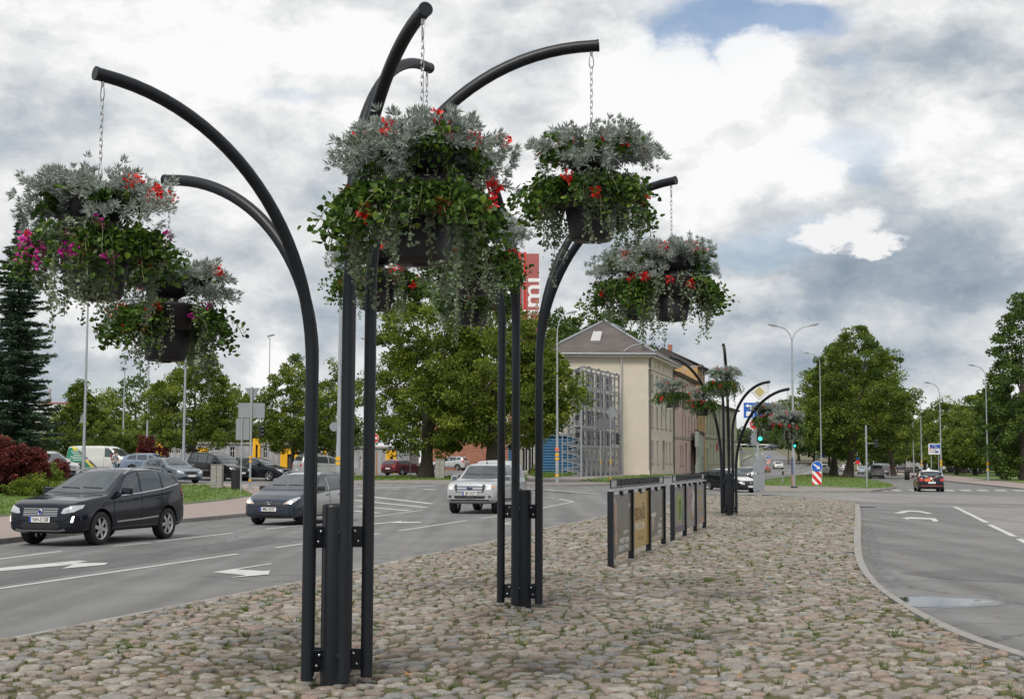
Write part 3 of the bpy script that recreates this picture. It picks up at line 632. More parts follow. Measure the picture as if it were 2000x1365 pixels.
def make_basket(seed, red=9, pink=0, geran=1.0, lean=0., rich=1.0):
    """returns dict of meshes; origin at the hook where the chain hangs from the arm"""
    g = np.random.default_rng(seed); out = {}
    # chain: 0 .. -0.70, shackle at both ends
    mb = MB(); nl = 13
    def link(z, rot, w=.011, h=.024, r=.0032):
        pts = [(w*math.cos(a)*(1 if True else 0), 0, z+h*math.sin(a)+(math.copysign(.008, math.sin(a)))) for a in np.linspace(0, 2*np.pi, 13)]
        mb.tube(pts, r, 5, cap=False, M=RZ(rot))
    def carab(z0, z1):
        pts = [(0, 0, z0), (-.014, 0, z0-.02*(z0-z1)/.1), (-.02, 0, (z0*.3+z1*.7)), (-.009, 0, z1), (.009, 0, z1), (.02, 0, (z0*.3+z1*.7)), (.014, 0, z0-.02*(z0-z1)/.1), (0, 0, z0)]
        mb.tube(pts, .0045, 6, cap=False)
    carab(-.02, -.13)
    z = -.155; i = 0
    while z > -.60: link(z, (i % 2)*math.pi/2+.3); z -= .047; i += 1
    carab(-.61, -.70); mb.tube([(0, 0, -.66), (0, 0, -1.05)], .006, 6)
    mb.tube([(0, 0, .03), (0, 0, -.03)], .012, 8)
    out['chain'] = mb.mesh('chain', M_chain)
    T = -.76     # plant top
    mb = MB(); mb.lathe([(.001, T-.245), (.10, T-.245), (.165, T-.215), (.20, T-.16), (.225, T-.09), (.235, T-.075), (.23, T-.065), (.21, T-.075), (.16, T-.12), (.001, T-.12)], 28)
    out['top_bowl'] = mb.mesh('top_bowl', M_pot)
    lobe = lambda th, z: 1+.10*math.cos(3*th)
    mb = MB(); mb.lathe([(.001, T-.56), (.19, T-.56), (.27, T-.51), (.33, T-.43), (.355, T-.34), (.365, T-.325), (.355, T-.315), (.33, T-.33), (.22, T-.36), (.001, T-.36)], 42, lobe=lobe)
    out['lower_bowl'] = mb.mesh('lower_bowl', M_pot)
    mb = MB(); mb.lathe([(.001, T-.815), (.05, T-.815), (.055, T-.80), (.155, T-.80), (.168, T-.79), (.178, T-.76), (.222, T-.50), (.10, T-.44), (.10, T-.22)], 32)
    out['base_pot'] = mb.mesh('base_pot', M_pot)
    # silver foliage: shoots radiating from the top rim and above, each shoot with narrow leaves in a rosette
    def shoots(nsh, per, zc, r0, r1, zup, L, W):
        P_, D_ = [], []
        for k in range(nsh):
            a = g.uniform(0, 2*np.pi)
            if lean and g.random() < .35: a = lean+g.normal(0, .5)
            el = g.beta(1.2, 2.2)*1.25-(.34 if math.cos(2*a+seed) > .1 else .02); ln = (r0+(r1-r0)*g.random()**.55)*(1-.62*max(0, math.sin(el)))
            di = np.array([math.cos(a)*math.cos(el), math.sin(a)*math.cos(el), math.sin(el)])
            tip = np.array([0, 0, zc])+di*ln; tip[2] = tip[2]+zup*g.random()
            base = tip-di*min(ln*.5, .17)+np.array([0, 0, -.01])
            # sub tufts
            for q in range(3):
                c = base+(tip-base)*(.35+.65*(q/2.))+g.normal(0, .018, 3); m = per//3
                rd = g.normal(size=(m, 3)); rd /= np.linalg.norm(rd, axis=1, keepdims=True); D_.append(rd*.85+di*.75+np.array([0, 0, .25])); P_.append(np.repeat(c[None], m, 0)+rd*.008)
        return leaf_cloud(np.concatenate(P_), np.concatenate(D_), L, W, g)
    s1 = shoots(int(250*rich), 66, T-.13, .14, .64, .02, .044, .0105)
    out['silver_foliage'] = npmesh('silver_foliage', s1[0], s1[1], M_silver, s1[2])
    # geraniums: stems with round leaves growing out of both bowls and hanging over
    P_, D_, st = [], [], MB()
    nst = int(78*geran); gc = [g.uniform(0, 1.1)+1.57*i for i in range(4)]
    for k in range(nst):
        a = gc[k % 4]+g.normal(0, .30); up = g.random() < .22
        r = .20 if up else .31; z = T-.08 if up else T-.37; p = np.array([math.cos(a)*r, math.sin(a)*r, z]); el = g.uniform(-.5, .8); ln = g.uniform(.10, .30 if up else .34)
        v = np.array([math.cos(a)*math.cos(el), math.sin(a)*math.cos(el), math.sin(el)]); pts = [p]
        for q in range(7):
            v = v+np.array([g.normal(0, .14), g.normal(0, .14), -.34 if not up else -.16]); v /= np.linalg.norm(v); p = p+v*ln/7*(1.1 if up else 1.45); pts.append(p)
            m = 6; rd = g.normal(size=(m, 3)); rd[:, 2] = np.abs(rd[:, 2])*.4; out_d = np.array([math.cos(a), math.sin(a), 0])
            P_.append(p+rd*.030); D_.append(rd*.7+out_d*.6-np.array([0, 0, .35]))
        st.tube(pts, .0028, 4, cap=False)
    gl = leaf_cloud(np.concatenate(P_), np.concatenate(D_), .038, .042, g, 'round')
    out['geranium_leaves'] = npmesh('geranium_leaves', gl[0], gl[1], M_geran, gl[2])
    # trailing strands hanging from the lower bowl
    P_, D_ = [], []
    for k in range(int(76*rich)):
        c = g.choice([0, 1.3, 2.4, 3.6, 5.1]); a = c+g.normal(0, .30); r = g.uniform(.27, .37); z = T-.30+g.uniform(-.03, .05); p = np.array([math.cos(a)*r, math.sin(a)*r, z]); v = np.array([math.cos(a)*.8, math.sin(a)*.8, .1])
        ln = g.uniform(.16, .80)*(1.12 if g.random() < .2 else .85); n = int(ln/.017); pts = [p]
        for q in range(n):
            v = v*.80+np.array([g.normal(0, .13), g.normal(0, .13), -.33]); v /= np.linalg.norm(v); p = p+v*.017
            if q % 3 == 0: pts.append(p)
            if q > 1: rd = g.normal(size=(2, 3)); P_.append(p+rd*.009); D_.append(rd+np.array([0, 0, -.2]))
        st.tube(pts, .0018, 3, cap=False)
    tl = leaf_cloud(np.concatenate(P_), np.concatenate(D_), .024, .025, g, 'round')
    out['trailing_leaves'] = npmesh('trailing_leaves', tl[0], tl[1], M_dich, tl[2])
    # flower heads
    def heads(n, m, name, low):
        for k in range(n):
            P_, D_ = [], []; a = g.uniform(0, 2*np.pi)
            if low or g.random() < .45: r = g.uniform(.36, .50); z = T-g.uniform(.30, .56)
            else: r = g.uniform(.15, .52); z = T+.04-(r-.15)*.35+g.uniform(-.02, .07)
            c = np.array([math.cos(a)*r, math.sin(a)*r, z]); st.tube([c-np.array([math.cos(a)*.05, math.sin(a)*.05, .11]), c], .002, 3, cap=False)
            nn = g.integers(22, 48); rd = g.normal(size=(nn, 3)); rd /= np.linalg.norm(rd, axis=1, keepdims=True); P_.append(c+rd*g.uniform(.010, .046, (nn, 1))); D_.append(rd)
            l = leaf_cloud(np.concatenate(P_), np.concatenate(D_), .026, .024, g, 'round'); out[name+'.%d' % k] = npmesh(name, l[0], l[1], m, l[2])
    if red: heads(red, M_redf, 'red_flower_head', False)
    if pink: heads(pink, M_pinkf, 'pink_flower_head', True)
    out['stems'] = st.mesh('stems', M_stem)
    return out
def place_basket(ms, loc, rz, label, s=1.0):
    o = thing('hanging_flower_basket', label, 'flower basket', loc, rz, 'flower baskets hanging from the curved stands')
    o.scale = (s, s, s)
    for k, me in ms.items(): obj(k.split('.')[0], me, o)
    return o
BK = {k: make_basket(*a) for k, a in {'a': (101, 20, 16, 1.1, 0.3), 'b': (102, 24, 4, 1.2, 0), 'c': (103, 20, 0, 1.3, 0, 1.12), 'e': (104, 20, 0, .9, 3.0, 1.05), 'f': (105, 20, 3, 1.0, 0), 'h': (106, 16, 0, 1.0, 1.2)}.items()}

def stand(base, posts, label, colr=.115, colh=1.42, flip=False):
    """posts: list of (post angle, tip point) ; central column, five posts that bend outwards, brackets and bolts"""
    o = thing('flower_stand', label, 'flower stand', base, 0, 'curved flower stands on the island'); bx, by, bz = base
    mb = MB(); n = 8; rr = colr
    # column: rounded square section
    prof = []
    for k in range(24):
        a = 2*math.pi*k/24+.2; q = (abs(math.cos(a))**4+abs(math.sin(a))**4)**(-.25); prof.append((math.cos(a)*q*rr*.92, math.sin(a)*q*rr*.92))
    rings = [(1, -.05), (1, colh-.03), (.96, colh-.012), (.86, colh), (.0001, colh+.004)]
    vs = [(p[0]*s, p[1]*s, z) for s, z in rings for p in prof]; fs = [(i*24+k, i*24+(k+1) % 24, (i+1)*24+(k+1) % 24, (i+1)*24+k) for i in range(4) for k in range(24)]
    mb.add(vs, fs, 0, True, RZ(.25)); mb.build('column', M_steel, o)
    for a, tip in posts:
        tx, ty, tz = tip[0]-bx, tip[1]-by, tip[2]-bz; dist = .255; px, py = math.cos(a)*dist, math.sin(a)*dist
        dx, dy = tx-px, ty-py; reach = math.hypot(dx, dy); ux, uy = dx/reach, dy/reach
        rv = min(reach*(1.65 if abs(a-R(35)) < 1e-4 else 1.10), tz-1.5); z0 = tz-rv
        pts = [(px, py, .06), (px, py, 1.0), (px, py, z0*.5+.5), (px, py, z0-.2), (px, py, z0-.08)]
        for k in range(0, 25):
            t = math.pi/2*k/24*.97; pts.append((px+ux*reach*(1-math.cos(t))/(1-math.cos(math.pi/2*.97)), py+uy*reach*(1-math.cos(t))/(1-math.cos(math.pi/2*.97)), z0+rv*math.sin(t)))
        e = Vector(pts[-1])-Vector(pts[-2]); e.normalize(); pts.append(tuple(Vector(pts[-1])+e*.05))
        m = MB(); m.tube(pts, .048, 20)
        # end cap ring
        pc = Vector(pts[-1]); m.tube([pc-e*.004, pc+e*.012], .051, 20)
        p = m.build('curved_post', M_steel, o)
        for zz in (.20, 1.16):
            b = MB(); T = RZ(a)
            b.box((.165, 0, zz), (.13, .016, .165), 0, T, bev=.003)
            b.build('bracket', M_steel, o)
            for (xx, z_) in ((.15, .045), (.175, -.035)):
                bo = MB(); bo.lathe([(.001, .010), (.011, .010), (.013, 0), (.013, -.022), (.011, -.032), (.001, -.032)], 10, 0, T @ TR(xx, -.011, zz+z_) @ RX(math.pi/2)); bo.build('bolt', M_bolt, o)
    return o
GR = 0.0
def tips(base, lst):
    return [(a, A(px, py, d)) for a, px, py, d in lst]
S1b = P(652, 1337, .1); S1b.z = .0
S1 = [(R(222), 201, 147, 9.70), (R(150), 332, 352, 11.8), (R(-66), 826, 24, 9.25), (R(76), 834, 131, 12.7), (R(6), 1155, 90, 11.1)]
t1 = tips(S1b, S1); stand(S1b, t1, 'nearest of the curved dark steel stands, tall in the left foreground')
S2b = P(1019, 1186, .1); S2b.z = 0
S2 = [(R(179), 738, 352, 16.8), (R(-109), 925, 292, 15.0), (R(107), 925, 398, 18.1), (R(35), 1240, 380, 17.6), (R(-37), 1311, 354, 15.7)]
t2 = tips(S2b, S2); stand(S2b, t2, 'second curved dark steel stand, right of the silver pickup truck')
S3b = P(1424, 1006, .1)
S3 = [(R(192), 1312, 698, 44.6), (R(120), 1372, 718, 46.6), (R(-96), 1413, 674, 43.1), (R(48), 1500, 746, 46.2), (R(-24), 1538, 760, 44.2)]
t3 = tips(S3b, S3); stand(S3b, t3, 'farthest curved steel stand, in front of the black and white hatchback')
LB = ['basket with pink and red flowers on the leftmost low arm above the black estate car', 'red flowering basket below and right of the pink flowered one at far left',
      'largest basket in the middle of the photo with silver shoots over the nearest stand', 'basket of the nearest stand hidden behind the big middle basket', 'basket at the end of the long right arm of the nearest stand']
for (a, t), k, r_, l, s_ in zip(t1, 'abcfe', (2.6, .9, 1.9, 1.2, 3.4), LB, (1.0, .97, 1.08, 1, 1)): place_basket(BK[k], (t[0], t[1], t[2]-.055), r_, l, s_)
LB = ['basket seen between the tall posts before the left lime tree crown', 'basket just under the biggest middle basket', 'lowest basket at the second stand',
      'basket above the roof of the cream house, partly behind its right neighbour', 'basket with a bright red flower head on the right arm of the second stand']
for (a, t), k, r_, l in zip(t2, 'bhfea', (4.1, 5.2, .2, 2.2, 4.9), LB): place_basket(BK[k if k != 'a' else 'c'], (t[0], t[1], t[2]-.055), r_, l)
LB = ['far small basket in front of the cream house windows', 'far small basket with red flowers before the pink house', 'highest basket of the farthest stand, under its upright arm', 'far basket hiding part of the blue lane sign', 'far basket with orange red flowers beside the double street lamp pole']
for (a, t), k, r_, l in zip(t3, 'hbefc', (1, 2, 3, 4, 5), LB): place_basket(BK[k], (t[0], t[1], t[2]-.055), r_, l)

# ================= poster stands =================
def fret(mb, x0, x1, z0, z1, seed):
    """cut-out band of narrow upright letters-like strokes along the top rail"""
    g = random.Random(seed); x = x0+.03
    mb.box(((x0+x1)/2, 0, z0), (x1-x0, .022, .014)); mb.box(((x0+x1)/2, 0, z1), (x1-x0, .022, .014))
    for xe in (x0+.008, x1-.008): mb.box((xe, 0, (z0+z1)/2), (.016, .022, z1-z0))
    x = x0+.05
def poster_stand(pts, label, panels, words, seed):
    a = Vector(pts[0]); b = Vector(pts[-1]); d = (b-a); L = d.length; rz = math.atan2(d.y, d.x); h = 1.27
    o = thing('poster_stand', label, 'notice board', a, rz)
    n = len(panels); mb = MB()
    for i in range(n+1):
        m = MB(); m.box((L*i/n, 0, h/2-.02), (.10, .10, h+.04), bev=.004); m.build('post', M_steel, o)
    W = L/n
    for i in range(n):
        x0 = W*i+.05; x1 = W*(i+1)-.05; xc = (x0+x1)/2; zc = .68
        m = MB(); m.box((xc, 0, zc), (x1-x0, .022, 1.05)); pn = m.build('panel', mat('poster ground %d%d' % (seed, i), panels[i][0], .35, col2=panels[i][1], vs=1.4, coat=.25), o)
        m = MB(); m.box((xc, 0, h-.055), (.10, .06, .09)); m.build('clamp', M_steel, o)
        for kind, args in panels[i][2]:
            if kind == 'blob':
                (bx_, bz, rx, rz_, col) = args; q = MB(); q.add([(xc+(x1-x0)*bx_+(x1-x0)*rx*math.cos(t)*(1+.25*math.sin(3*t+bx_)), -.0135, zc+bz+rz_*math.sin(t)) for t in np.linspace(0, 2*np.pi, 25)[:-1]], [list(range(24))]); q.build('print', mat('print %s' % str(col), col, .4, var=.35, vs=5), pn)
            else:
                (s, sx_, bx_, bz, col) = args; text(s, kind, mat('print %s' % str(col), col, .5), pn, TR(xc+(x1-x0)*bx_, -.0125, zc+bz), .001, sx=sx_)
    m = MB(); m.box((L/2, -.02, h+.012), (L+.06, .10, .022)); m.build('rail', mat('galvanised rail', (.42, .44, .46), .4, .6), o)
    m = MB(); fret(m, .0, L, h+.055, h+.20, seed); hb = m.build('header_frame', M_steel, o)
    m = MB(); m.box((L/2, .012, h+.128), (L-.03, .006, .14)); m.build('header_panel', mat('header backing', (.46, .47, .48), .6, .2), o)
    text(words, .155, M_steel, hb, TR(L/2, -.008, h+.128), .004, sx=(L-.12)/(len(words)*.098), name='header_lettering')
    return o
pa = [P(1193, 1107, .1), P(1296, 1064, .1)]
c_dk = ((.095, .085, .072), (.16, .145, .12)); wht = (.75, .73, .70)
pl1 = [(*c_dk, [('blob', (-.33, .18, .08, .26, (.42, .25, .19))), ('blob', (-.30, -.30, .05, .22, (.45, .28, .20))), ('blob', (-.40, .40, .05, .10, (.5, .42, .36))), (.085, ('DZĪVĀ', 1.0, .38, .30, wht)), (.075, ('LIEPĀJAS TEĀTRIS', .9, .20, -.16, wht)), (.13, ('MARGARITA BLUMA', .85, .12, -.30, wht)), (.13, ('SERĒNU ĀSTAVĀNS', .95, .08, -.43, wht))]),
       ((.42, .245, .035), (.55, .33, .06), [(.34, ('PERSONĀŽI', .78, -.08, .10, (.17, .11, .03))), (.18, ('MEIERZĀLES SERIJA', .78, -.05, -.13, (.80, .72, .62))), (.08, ('1. 9. — 3. 10.', 1.2, 0, -.36, (.20, .12, .03))), ('blob', (.44, 0, .05, .51, (.30, .15, .01)))]),
       (*c_dk, [('blob', (-.42, .20, .05, .30, (.62, .58, .52))), ('blob', (-.22, .02, .18, .05, (.66, .62, .55))), ('blob', (-.28, -.14, .04, .16, (.6, .5, .44))), ('blob', (-.05, -.46, .4, .05, (.4, .37, .3))), (.075, ('IZRĀDES', .9, .28, -.10, wht)), (.13, ('DRĀMAS', .95, .22, -.24, wht)), (.13, ('KONCERTS', .9, .22, -.38, wht))])]
poster_stand(pa, 'nearer row of three poster boards with an orange middle poster', pl1, 'LIEPĀJAS SIMFONISKAIS ORĶESTRIS KONCERTZĀLE LIELAIS DZINTARS', 1)
pa = [P(1314, 1056, .1), P(1376, 1030, .1)]
c_l = ((.17, .15, .15), (.24, .20, .21))
pl2 = [(*c_l, [('blob', (0, .05, .30, .36, (.22, .30, .08))), ('blob', (.02, .0, .14, .26, (.45, .42, .08))), ('blob', (.30, -.15, .09, .2, (.03, .18, .08))), ('blob', (0, -.45, .4, .08, (.12, .08, .12)))]),
       (*c_l, [('blob', (-.1, .2, .28, .25, (.30, .18, .20))), ('blob', (.25, .1, .16, .35, (.50, .48, .44))), (.12, ('JŪRAS', 1.2, .15, -.18, (.55, .42, .08))), (.12, ('SVĒTKI', 1.1, .1, -.30, (.55, .42, .08)))]),
       (*c_l, [(.17, ('VASARA', 1.1, 0, .32, (.50, .42, .08))), (.17, ('PILSĒTĀ', 1.1, 0, .14, (.55, .45, .06))), (.13, ('JŪLIJS', 1.2, .05, -.02, (.5, .4, .1))), (.13, ('AUGUSTS', 1.1, .05, -.14, (.5, .4, .1))), ('blob', (.2, -.42, .15, .08, (.5, .25, .1)))])]
poster_stand(pa, 'farther row of three poster boards with pale purple and green posters', pl2, 'LIEPĀJAS SIMFONISKAIS ORĶESTRIS KONCERTZĀLE LIELAIS DZINTARS', 2)
# ================= trees and shrubs =================
M_bark = mat('bark', (.075, .062, .05), .9, var=.3, vs=4, bump=1, bs=14)
M_lime = leafmat('lime leaves', (.05, .09, .014), (.155, .215, .026), (.38, .42, .07), .48)
M_limed = leafmat('dark lime leaves', (.042, .078, .014), (.13, .19, .026), (.32, .37, .06), .45)
M_dark = leafmat('dark green leaves', (.030, .064, .014), (.085, .14, .025), (.21, .28, .06), .42)
M_pale = leafmat('pale green leaves', (.055, .095, .014), (.14, .20, .028), (.32, .36, .06), .42)
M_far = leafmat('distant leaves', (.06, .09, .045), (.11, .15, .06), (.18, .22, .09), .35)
M_spr = leafmat('blue spruce needles', (.024, .048, .026), (.055, .095, .055), (.12, .17, .11), .15)
M_redb = leafmat('dark red leaves', (.05, .014, .014), (.14, .030, .028), (.30, .09, .06), .4)
def crown(prof, nclump, per, cl, leaf, seed, cx=0, cy=0, squash=1., rough=.36, vdir=.35, flat=.55):
    """prof: [(z, radius)] ; clumps of leaves through the outer part of the volume; returns leaf arrays and clump centres"""
    g = np.random.default_rng(seed); zs = np.array([p[0] for p in prof]); rs = np.array([p[1] for p in prof]); C_ = []
    zz = np.linspace(zs[0], zs[-1], 200); wt = np.maximum(np.interp(zz, zs, rs), .05); wt /= wt.sum()
    off = g.uniform(0, 50)
    while len(C_) < nclump:
        z = g.choice(zz, p=wt); r = np.interp(z, zs, rs); a = g.uniform(0, 2*np.pi)
        nz = noise.noise(Vector((math.cos(a)*1.6+off, math.sin(a)*1.6, z*.42)))+.5*noise.noise(Vector((math.cos(a)*4+off, math.sin(a)*4, z*1.2)))
        rr = r*(1+rough*1.6*nz)*g.uniform(.30, 1.0)**.45
        C_.append((cx+math.cos(a)*rr, cy+math.sin(a)*rr*squash, z+g.normal(0, .15)))
    C_ = np.array(C_); n = nclump; s = cl*g.uniform(.35, 1.3, n)
    d = g.normal(size=(n, per, 3)); d /= np.linalg.norm(d, axis=2, keepdims=True); rad = s[:, None, None]*g.random((n, per, 1))**.45
    p = C_[:, None, :]+d*rad*np.array([1, 1, flat]); outw = C_-np.array([cx, cy, (zs[0]+zs[-1])/2]); outw /= np.maximum(np.linalg.norm(outw, axis=1, keepdims=True), .1)
    nr = d*.9+outw[:, None, :]*.5+np.array([0, 0, vdir-.3])+g.normal(0, .5, d.shape)
    V, F, S = leaf_cloud(p.reshape(-1, 3), nr.reshape(-1, 3), leaf, leaf*.72, g)
    S = np.clip(np.repeat(g.normal(.42, .17, n), per)+g.normal(0, .2, n*per)+.10*(d[:, :, 2].ravel()), 0, 1)
    return V, F, S, C_
def tree(name, label, base, prof, trunk_r, m, seed, nclump=150, per=75, cl=.9, leaf=.24, forks=10, lean=(0, 0), extra=None, cat='tree', group=None, **kw):
    o = thing(name, label, cat, base, 0, group)
    V, F, S, C_ = crown(prof, nclump, per, cl, leaf, seed, **kw)
    if extra:
        for e in extra:
            v2 = crown(*e[:6], **(e[6] if len(e) > 6 else {})); F = np.concatenate([F, v2[1]+len(V)]); V = np.concatenate([V, v2[0]]); S = np.concatenate([S, v2[2]]); C_ = np.concatenate([C_, v2[3]])
    obj('crown', npmesh('crown', V, F, m, S), o)
    g = random.Random(seed); mb = MB(); z0, z1 = prof[0][0], prof[-1][0]; cxx = kw.get('cx', 0); cyy = kw.get('cy', 0)
    top = z0+(z1-z0)*.75; pts = []; rr = []
    for i in range(9):
        t = i/8; pts.append((cxx*t+lean[0]*t+g.gauss(0, trunk_r*.12), cyy*t+lean[1]*t, -.15+top*t)); rr.append(trunk_r*(1.55 if i == 0 else (1.1 if t < .1 else 1-.82*t)))
    mb.tube(pts, rr, 10)
    for k in range(forks):
        c = C_[g.randrange(len(C_))]; t = .25+.55*g.random(); i = int(t*8); b = Vector(pts[i]); r0 = rr[i]*.5; c = Vector(c)
        mid = b.lerp(c, .5)+Vector((0, 0, -.05*(c-b).length)); mb.tube([b, mid, c], [r0, r0*.6, r0*.18], 6, cap=False)
    mb.build('trunk', M_bark, o); return o
def hgt(py_top, y): return CAMZ+(ray(1000, py_top).z)*y
def at(px, y, dz=0):
    x = ray(px, 903).x*y; return Vector((x, y, H(x, y)+dz))
# big pair of lime trees behind the junction
def prof_round(z0, z1, r, spire=0):
    return [(z0, r*.35), (z0+(z1-z0)*.12, r*.86), (z0+(z1-z0)*.32, r), (z0+(z1-z0)*.55, r*.86), (z0+(z1-z0)*.75, r*.58), (z0+(z1-z0)*.9, r*.28), (z1, .12+spire)]
y = 96; b = at(833, y, .05)
tree('lime_tree', 'big lime tree with a thick dark trunk left of the white parked SUV', b, prof_round(2.0, hgt(545, y)-b.z, 4.9), .48, M_lime, 11, 430, 125, .85, .19, 16)
y = 94; b = at(958, y, .05)
tree('lime_tree', 'big lime tree right of its twin, reaching to the steel lattice frame', b, prof_round(2.5, hgt(585, y)-b.z, 4.9), .5, M_lime, 12, 430, 125, .85, .19, 16, cx=.55,
     extra=[([(3.3, .6), (4.7, 2.2), (7.0, 2.3), (9.2, .7)], 70, 80, .75, .24, 77, dict(cx=3.6, cy=-.5))])
y = 104; b = at(378, y)
tree('lime_tree', 'broad young lime tree above the parked cars, partly behind the lower left basket', b, [(1.9, 1.2), (2.6, 3.3), (4.2, 3.75), (6.5, 2.7), (8.5, 1.3), (hgt(672, y)-b.z, .1)], .17, M_lime, 13, 300, 110, .6, .165, 12)
y = 106; b = at(572, y)
tree('lime_tree', 'pointed young lime tree with its tip left of the tall posts, above yellow walls', b, [(1.8, 1.0), (2.5, 3.0), (4.2, 3.1), (6.5, 2.1), (8.3, 1.0), (hgt(694, y)-b.z, .08)], .16, M_lime, 14, 240, 110, .6, .165, 12)
y = 112; b = at(650, y)
tree('lime_tree', 'small lime tree seen between the dark posts and the grey lamp pole', b, [(1.8, .8), (2.5, 2.2), (4.4, 2.3), (6.6, 1.5), (hgt(712, y)-b.z, .08)], .14, M_limed, 15, 130, 70, .6, .2, 10)
y = 112; b = at(152, y)
tree('lime_tree', 'low wide lime tree with a pointed top above the white van', b, [(1.2, 1.4), (1.9, 2.9), (3.2, 2.7), (5.0, 1.5), (6.6, .6), (hgt(748, y)-b.z, .08)], .14, M_limed, 16, 220, 110, .5, .165, 12)
y = 175; b = at(205, y)
tree('background_tree', 'lighter tree standing behind the low wide lime tree', b, prof_round(1.5, hgt(770, y)-b.z, 5.2), .3, M_pale, 17, 130, 60, 1.1, .4, 8)
y = 200; b = at(262, y)
tree('background_tree', 'dark airy tree behind the flagpoles at the left', b, prof_round(3, hgt(738, y)-b.z, 6), .3, M_dark, 18, 120, 45, 1.2, .4, 14, rough=.5)
y = 150; b = at(455, y)
tree('background_tree', 'tree crown seen between the broad lime tree and the give way sign', b, prof_round(2, hgt(752, y)-b.z, 4.2), .25, M_limed, 19, 90, 60, .9, .32, 8)
y = 120; b = at(245, y)
tree('small_tree', 'small yellowish green tree beside the red sign board of the car park', b, [(1.6, .6), (2.3, 1.5), (3.4, 1.5), (hgt(838, y)-b.z, .2)], .09, M_pale, 20, 60, 60, .4, .18, 8)
y = 118; b = at(302, y)
tree('small_tree', 'small dark red leaved tree in the car park', b, [(1.0, .4), (1.8, 1.3), (2.8, 1.2), (hgt(855, y)-b.z, .2)], .08, M_redb, 21, 55, 60, .35, .18, 8)
y = 92; b = at(801, y)
tree('young_tree', 'thin young tree with a sparse crown beside the dark red estate', b, [(1.8, .3), (2.3, .8), (3.2, .9), (4.2, .2)], .05, M_limed, 22, 22, 40, .35, .16, 6)
# trees behind the cream house
for i, (px, top, yy, r) in enumerate([(1083, 596, 190, 6.5), (1140, 588, 192, 6.5), (1192, 600, 196, 6), (1235, 622, 200, 6)]):
    b = at(px, yy); tree('poplar_tree', ['tall tree behind the cream house, next to the red advertising tower', 'tall tree behind the left slope of the cream house roof', 'tall tree behind the roof ridge of the cream house', 'tall tree hidden behind the flower baskets over the cream house roof'][i], b, prof_round(5, hgt(top, yy)-b.z, r), .4, M_dark, 30+i, 190, 60, 1.25, .42, 8, rough=.32)
# median trees
y = 178; b = P(1628, 929, .16)
tree('lime_tree', 'left of the two big lime trees on the grass island', b, prof_round(2.9, hgt(646, y)-b.z, 5.6), .50, M_limed, 41, 440, 110, 1.0, .27, 16, cx=.6)
b = P(1656, 932, .16)
tree('lime_tree', 'right of the two big lime trees on the grass island, with a leaning trunk', b, prof_round(2.9, hgt(637, y)-b.z, 6.6), .52, M_limed, 42, 480, 110, 1.0, .27, 16, cx=1.5, lean=(1.0, 0))
y = 215; b = at(1745, y)
tree('lime_tree', 'lime tree behind the grass island whose crown spreads towards the road', b, prof_round(3.2, hgt(690, y)-b.z, 5), .35, M_limed, 43, 220, 60, 1.1, .38, 10, cx=-2)
y = 300; b = at(1540, y)
tree('slender_tree', 'slender pointed tree left of the big island trees', b, [(5, .8), (7, 2.4), (10, 2.6), (14, 1.5), (hgt(766, y)-b.z, .1)], .15, M_limed, 44, 110, 45, .8, .38, 8)
# far-side row right of the road, and the trees on the slope
for i, (px, top, yy, r, m_) in enumerate([(1560, 805, 330, 6, M_dark), (1590, 800, 310, 6, M_dark), (1700, 800, 300, 7, M_dark), (1745, 812, 320, 7, M_dark), (1620, 795, 300, 6, M_dark), (1778, 860, 420, 7, M_dark)]):
    b = at(px, yy); tree('slope_tree', ['dark tree at the left end of the row on the slope', 'dark tree on the slope behind the double street lamp', 'dark tree behind the right trunk of the grass island', 'dark tree above the black parked car', 'dark tree behind the left trunk of the grass island', 'small dark tree at the end of the street'][i], b, prof_round(2.5, hgt(top, yy)-b.z, r), .35, m_, 50+i, 110, 50, 1.4, .55, 6)
for i, (px, top, yy, r, m_) in enumerate([(1806, 806, 290, 5, M_limed), (1842, 775, 275, 7, M_limed), (1880, 785, 255, 6.5, M_pale), (1915, 765, 240, 6.5, M_limed), (1905, 845, 215, 3.8, M_pale), (1950, 770, 200, 6, M_pale), (1868, 850, 225, 3.5, M_limed)]):
    b = at(px, yy); tree('park_tree', ['leftmost tree of the park row, behind the lamp post and the blue lane sign', 'tall tree behind the white town sign board', 'yellowish tree right of the white town sign board', 'high crown in the middle of the park row', 'low bright tree at the front of the park row', 'tree behind the rightmost street lamp', 'low tree right of the lamp post behind the orange and black car'][i], b, prof_round(2.0, hgt(top, yy)-b.z, r), .35, m_, 60+i, 190, 60, 1.15, .42, 8)
y = 150; b = at(2000, y)
tree('maple_tree', 'tall dark tree filling the right edge above the pavement', b, [(.6, 2.5), (2.5, 4.6), (7, 4.8), (11, 3.6), (15, 2.3), (hgt(572, y)-b.z, .5)], .45, M_dark, 70, 400, 75, .95, .3, 12)
y = 156; b = at(2075, y)
tree('maple_tree', 'dark tree at the extreme right, mostly outside the photo', b, prof_round(1, 17, 5.5), .45, M_dark, 71, 200, 60, 1.1, .34, 8)
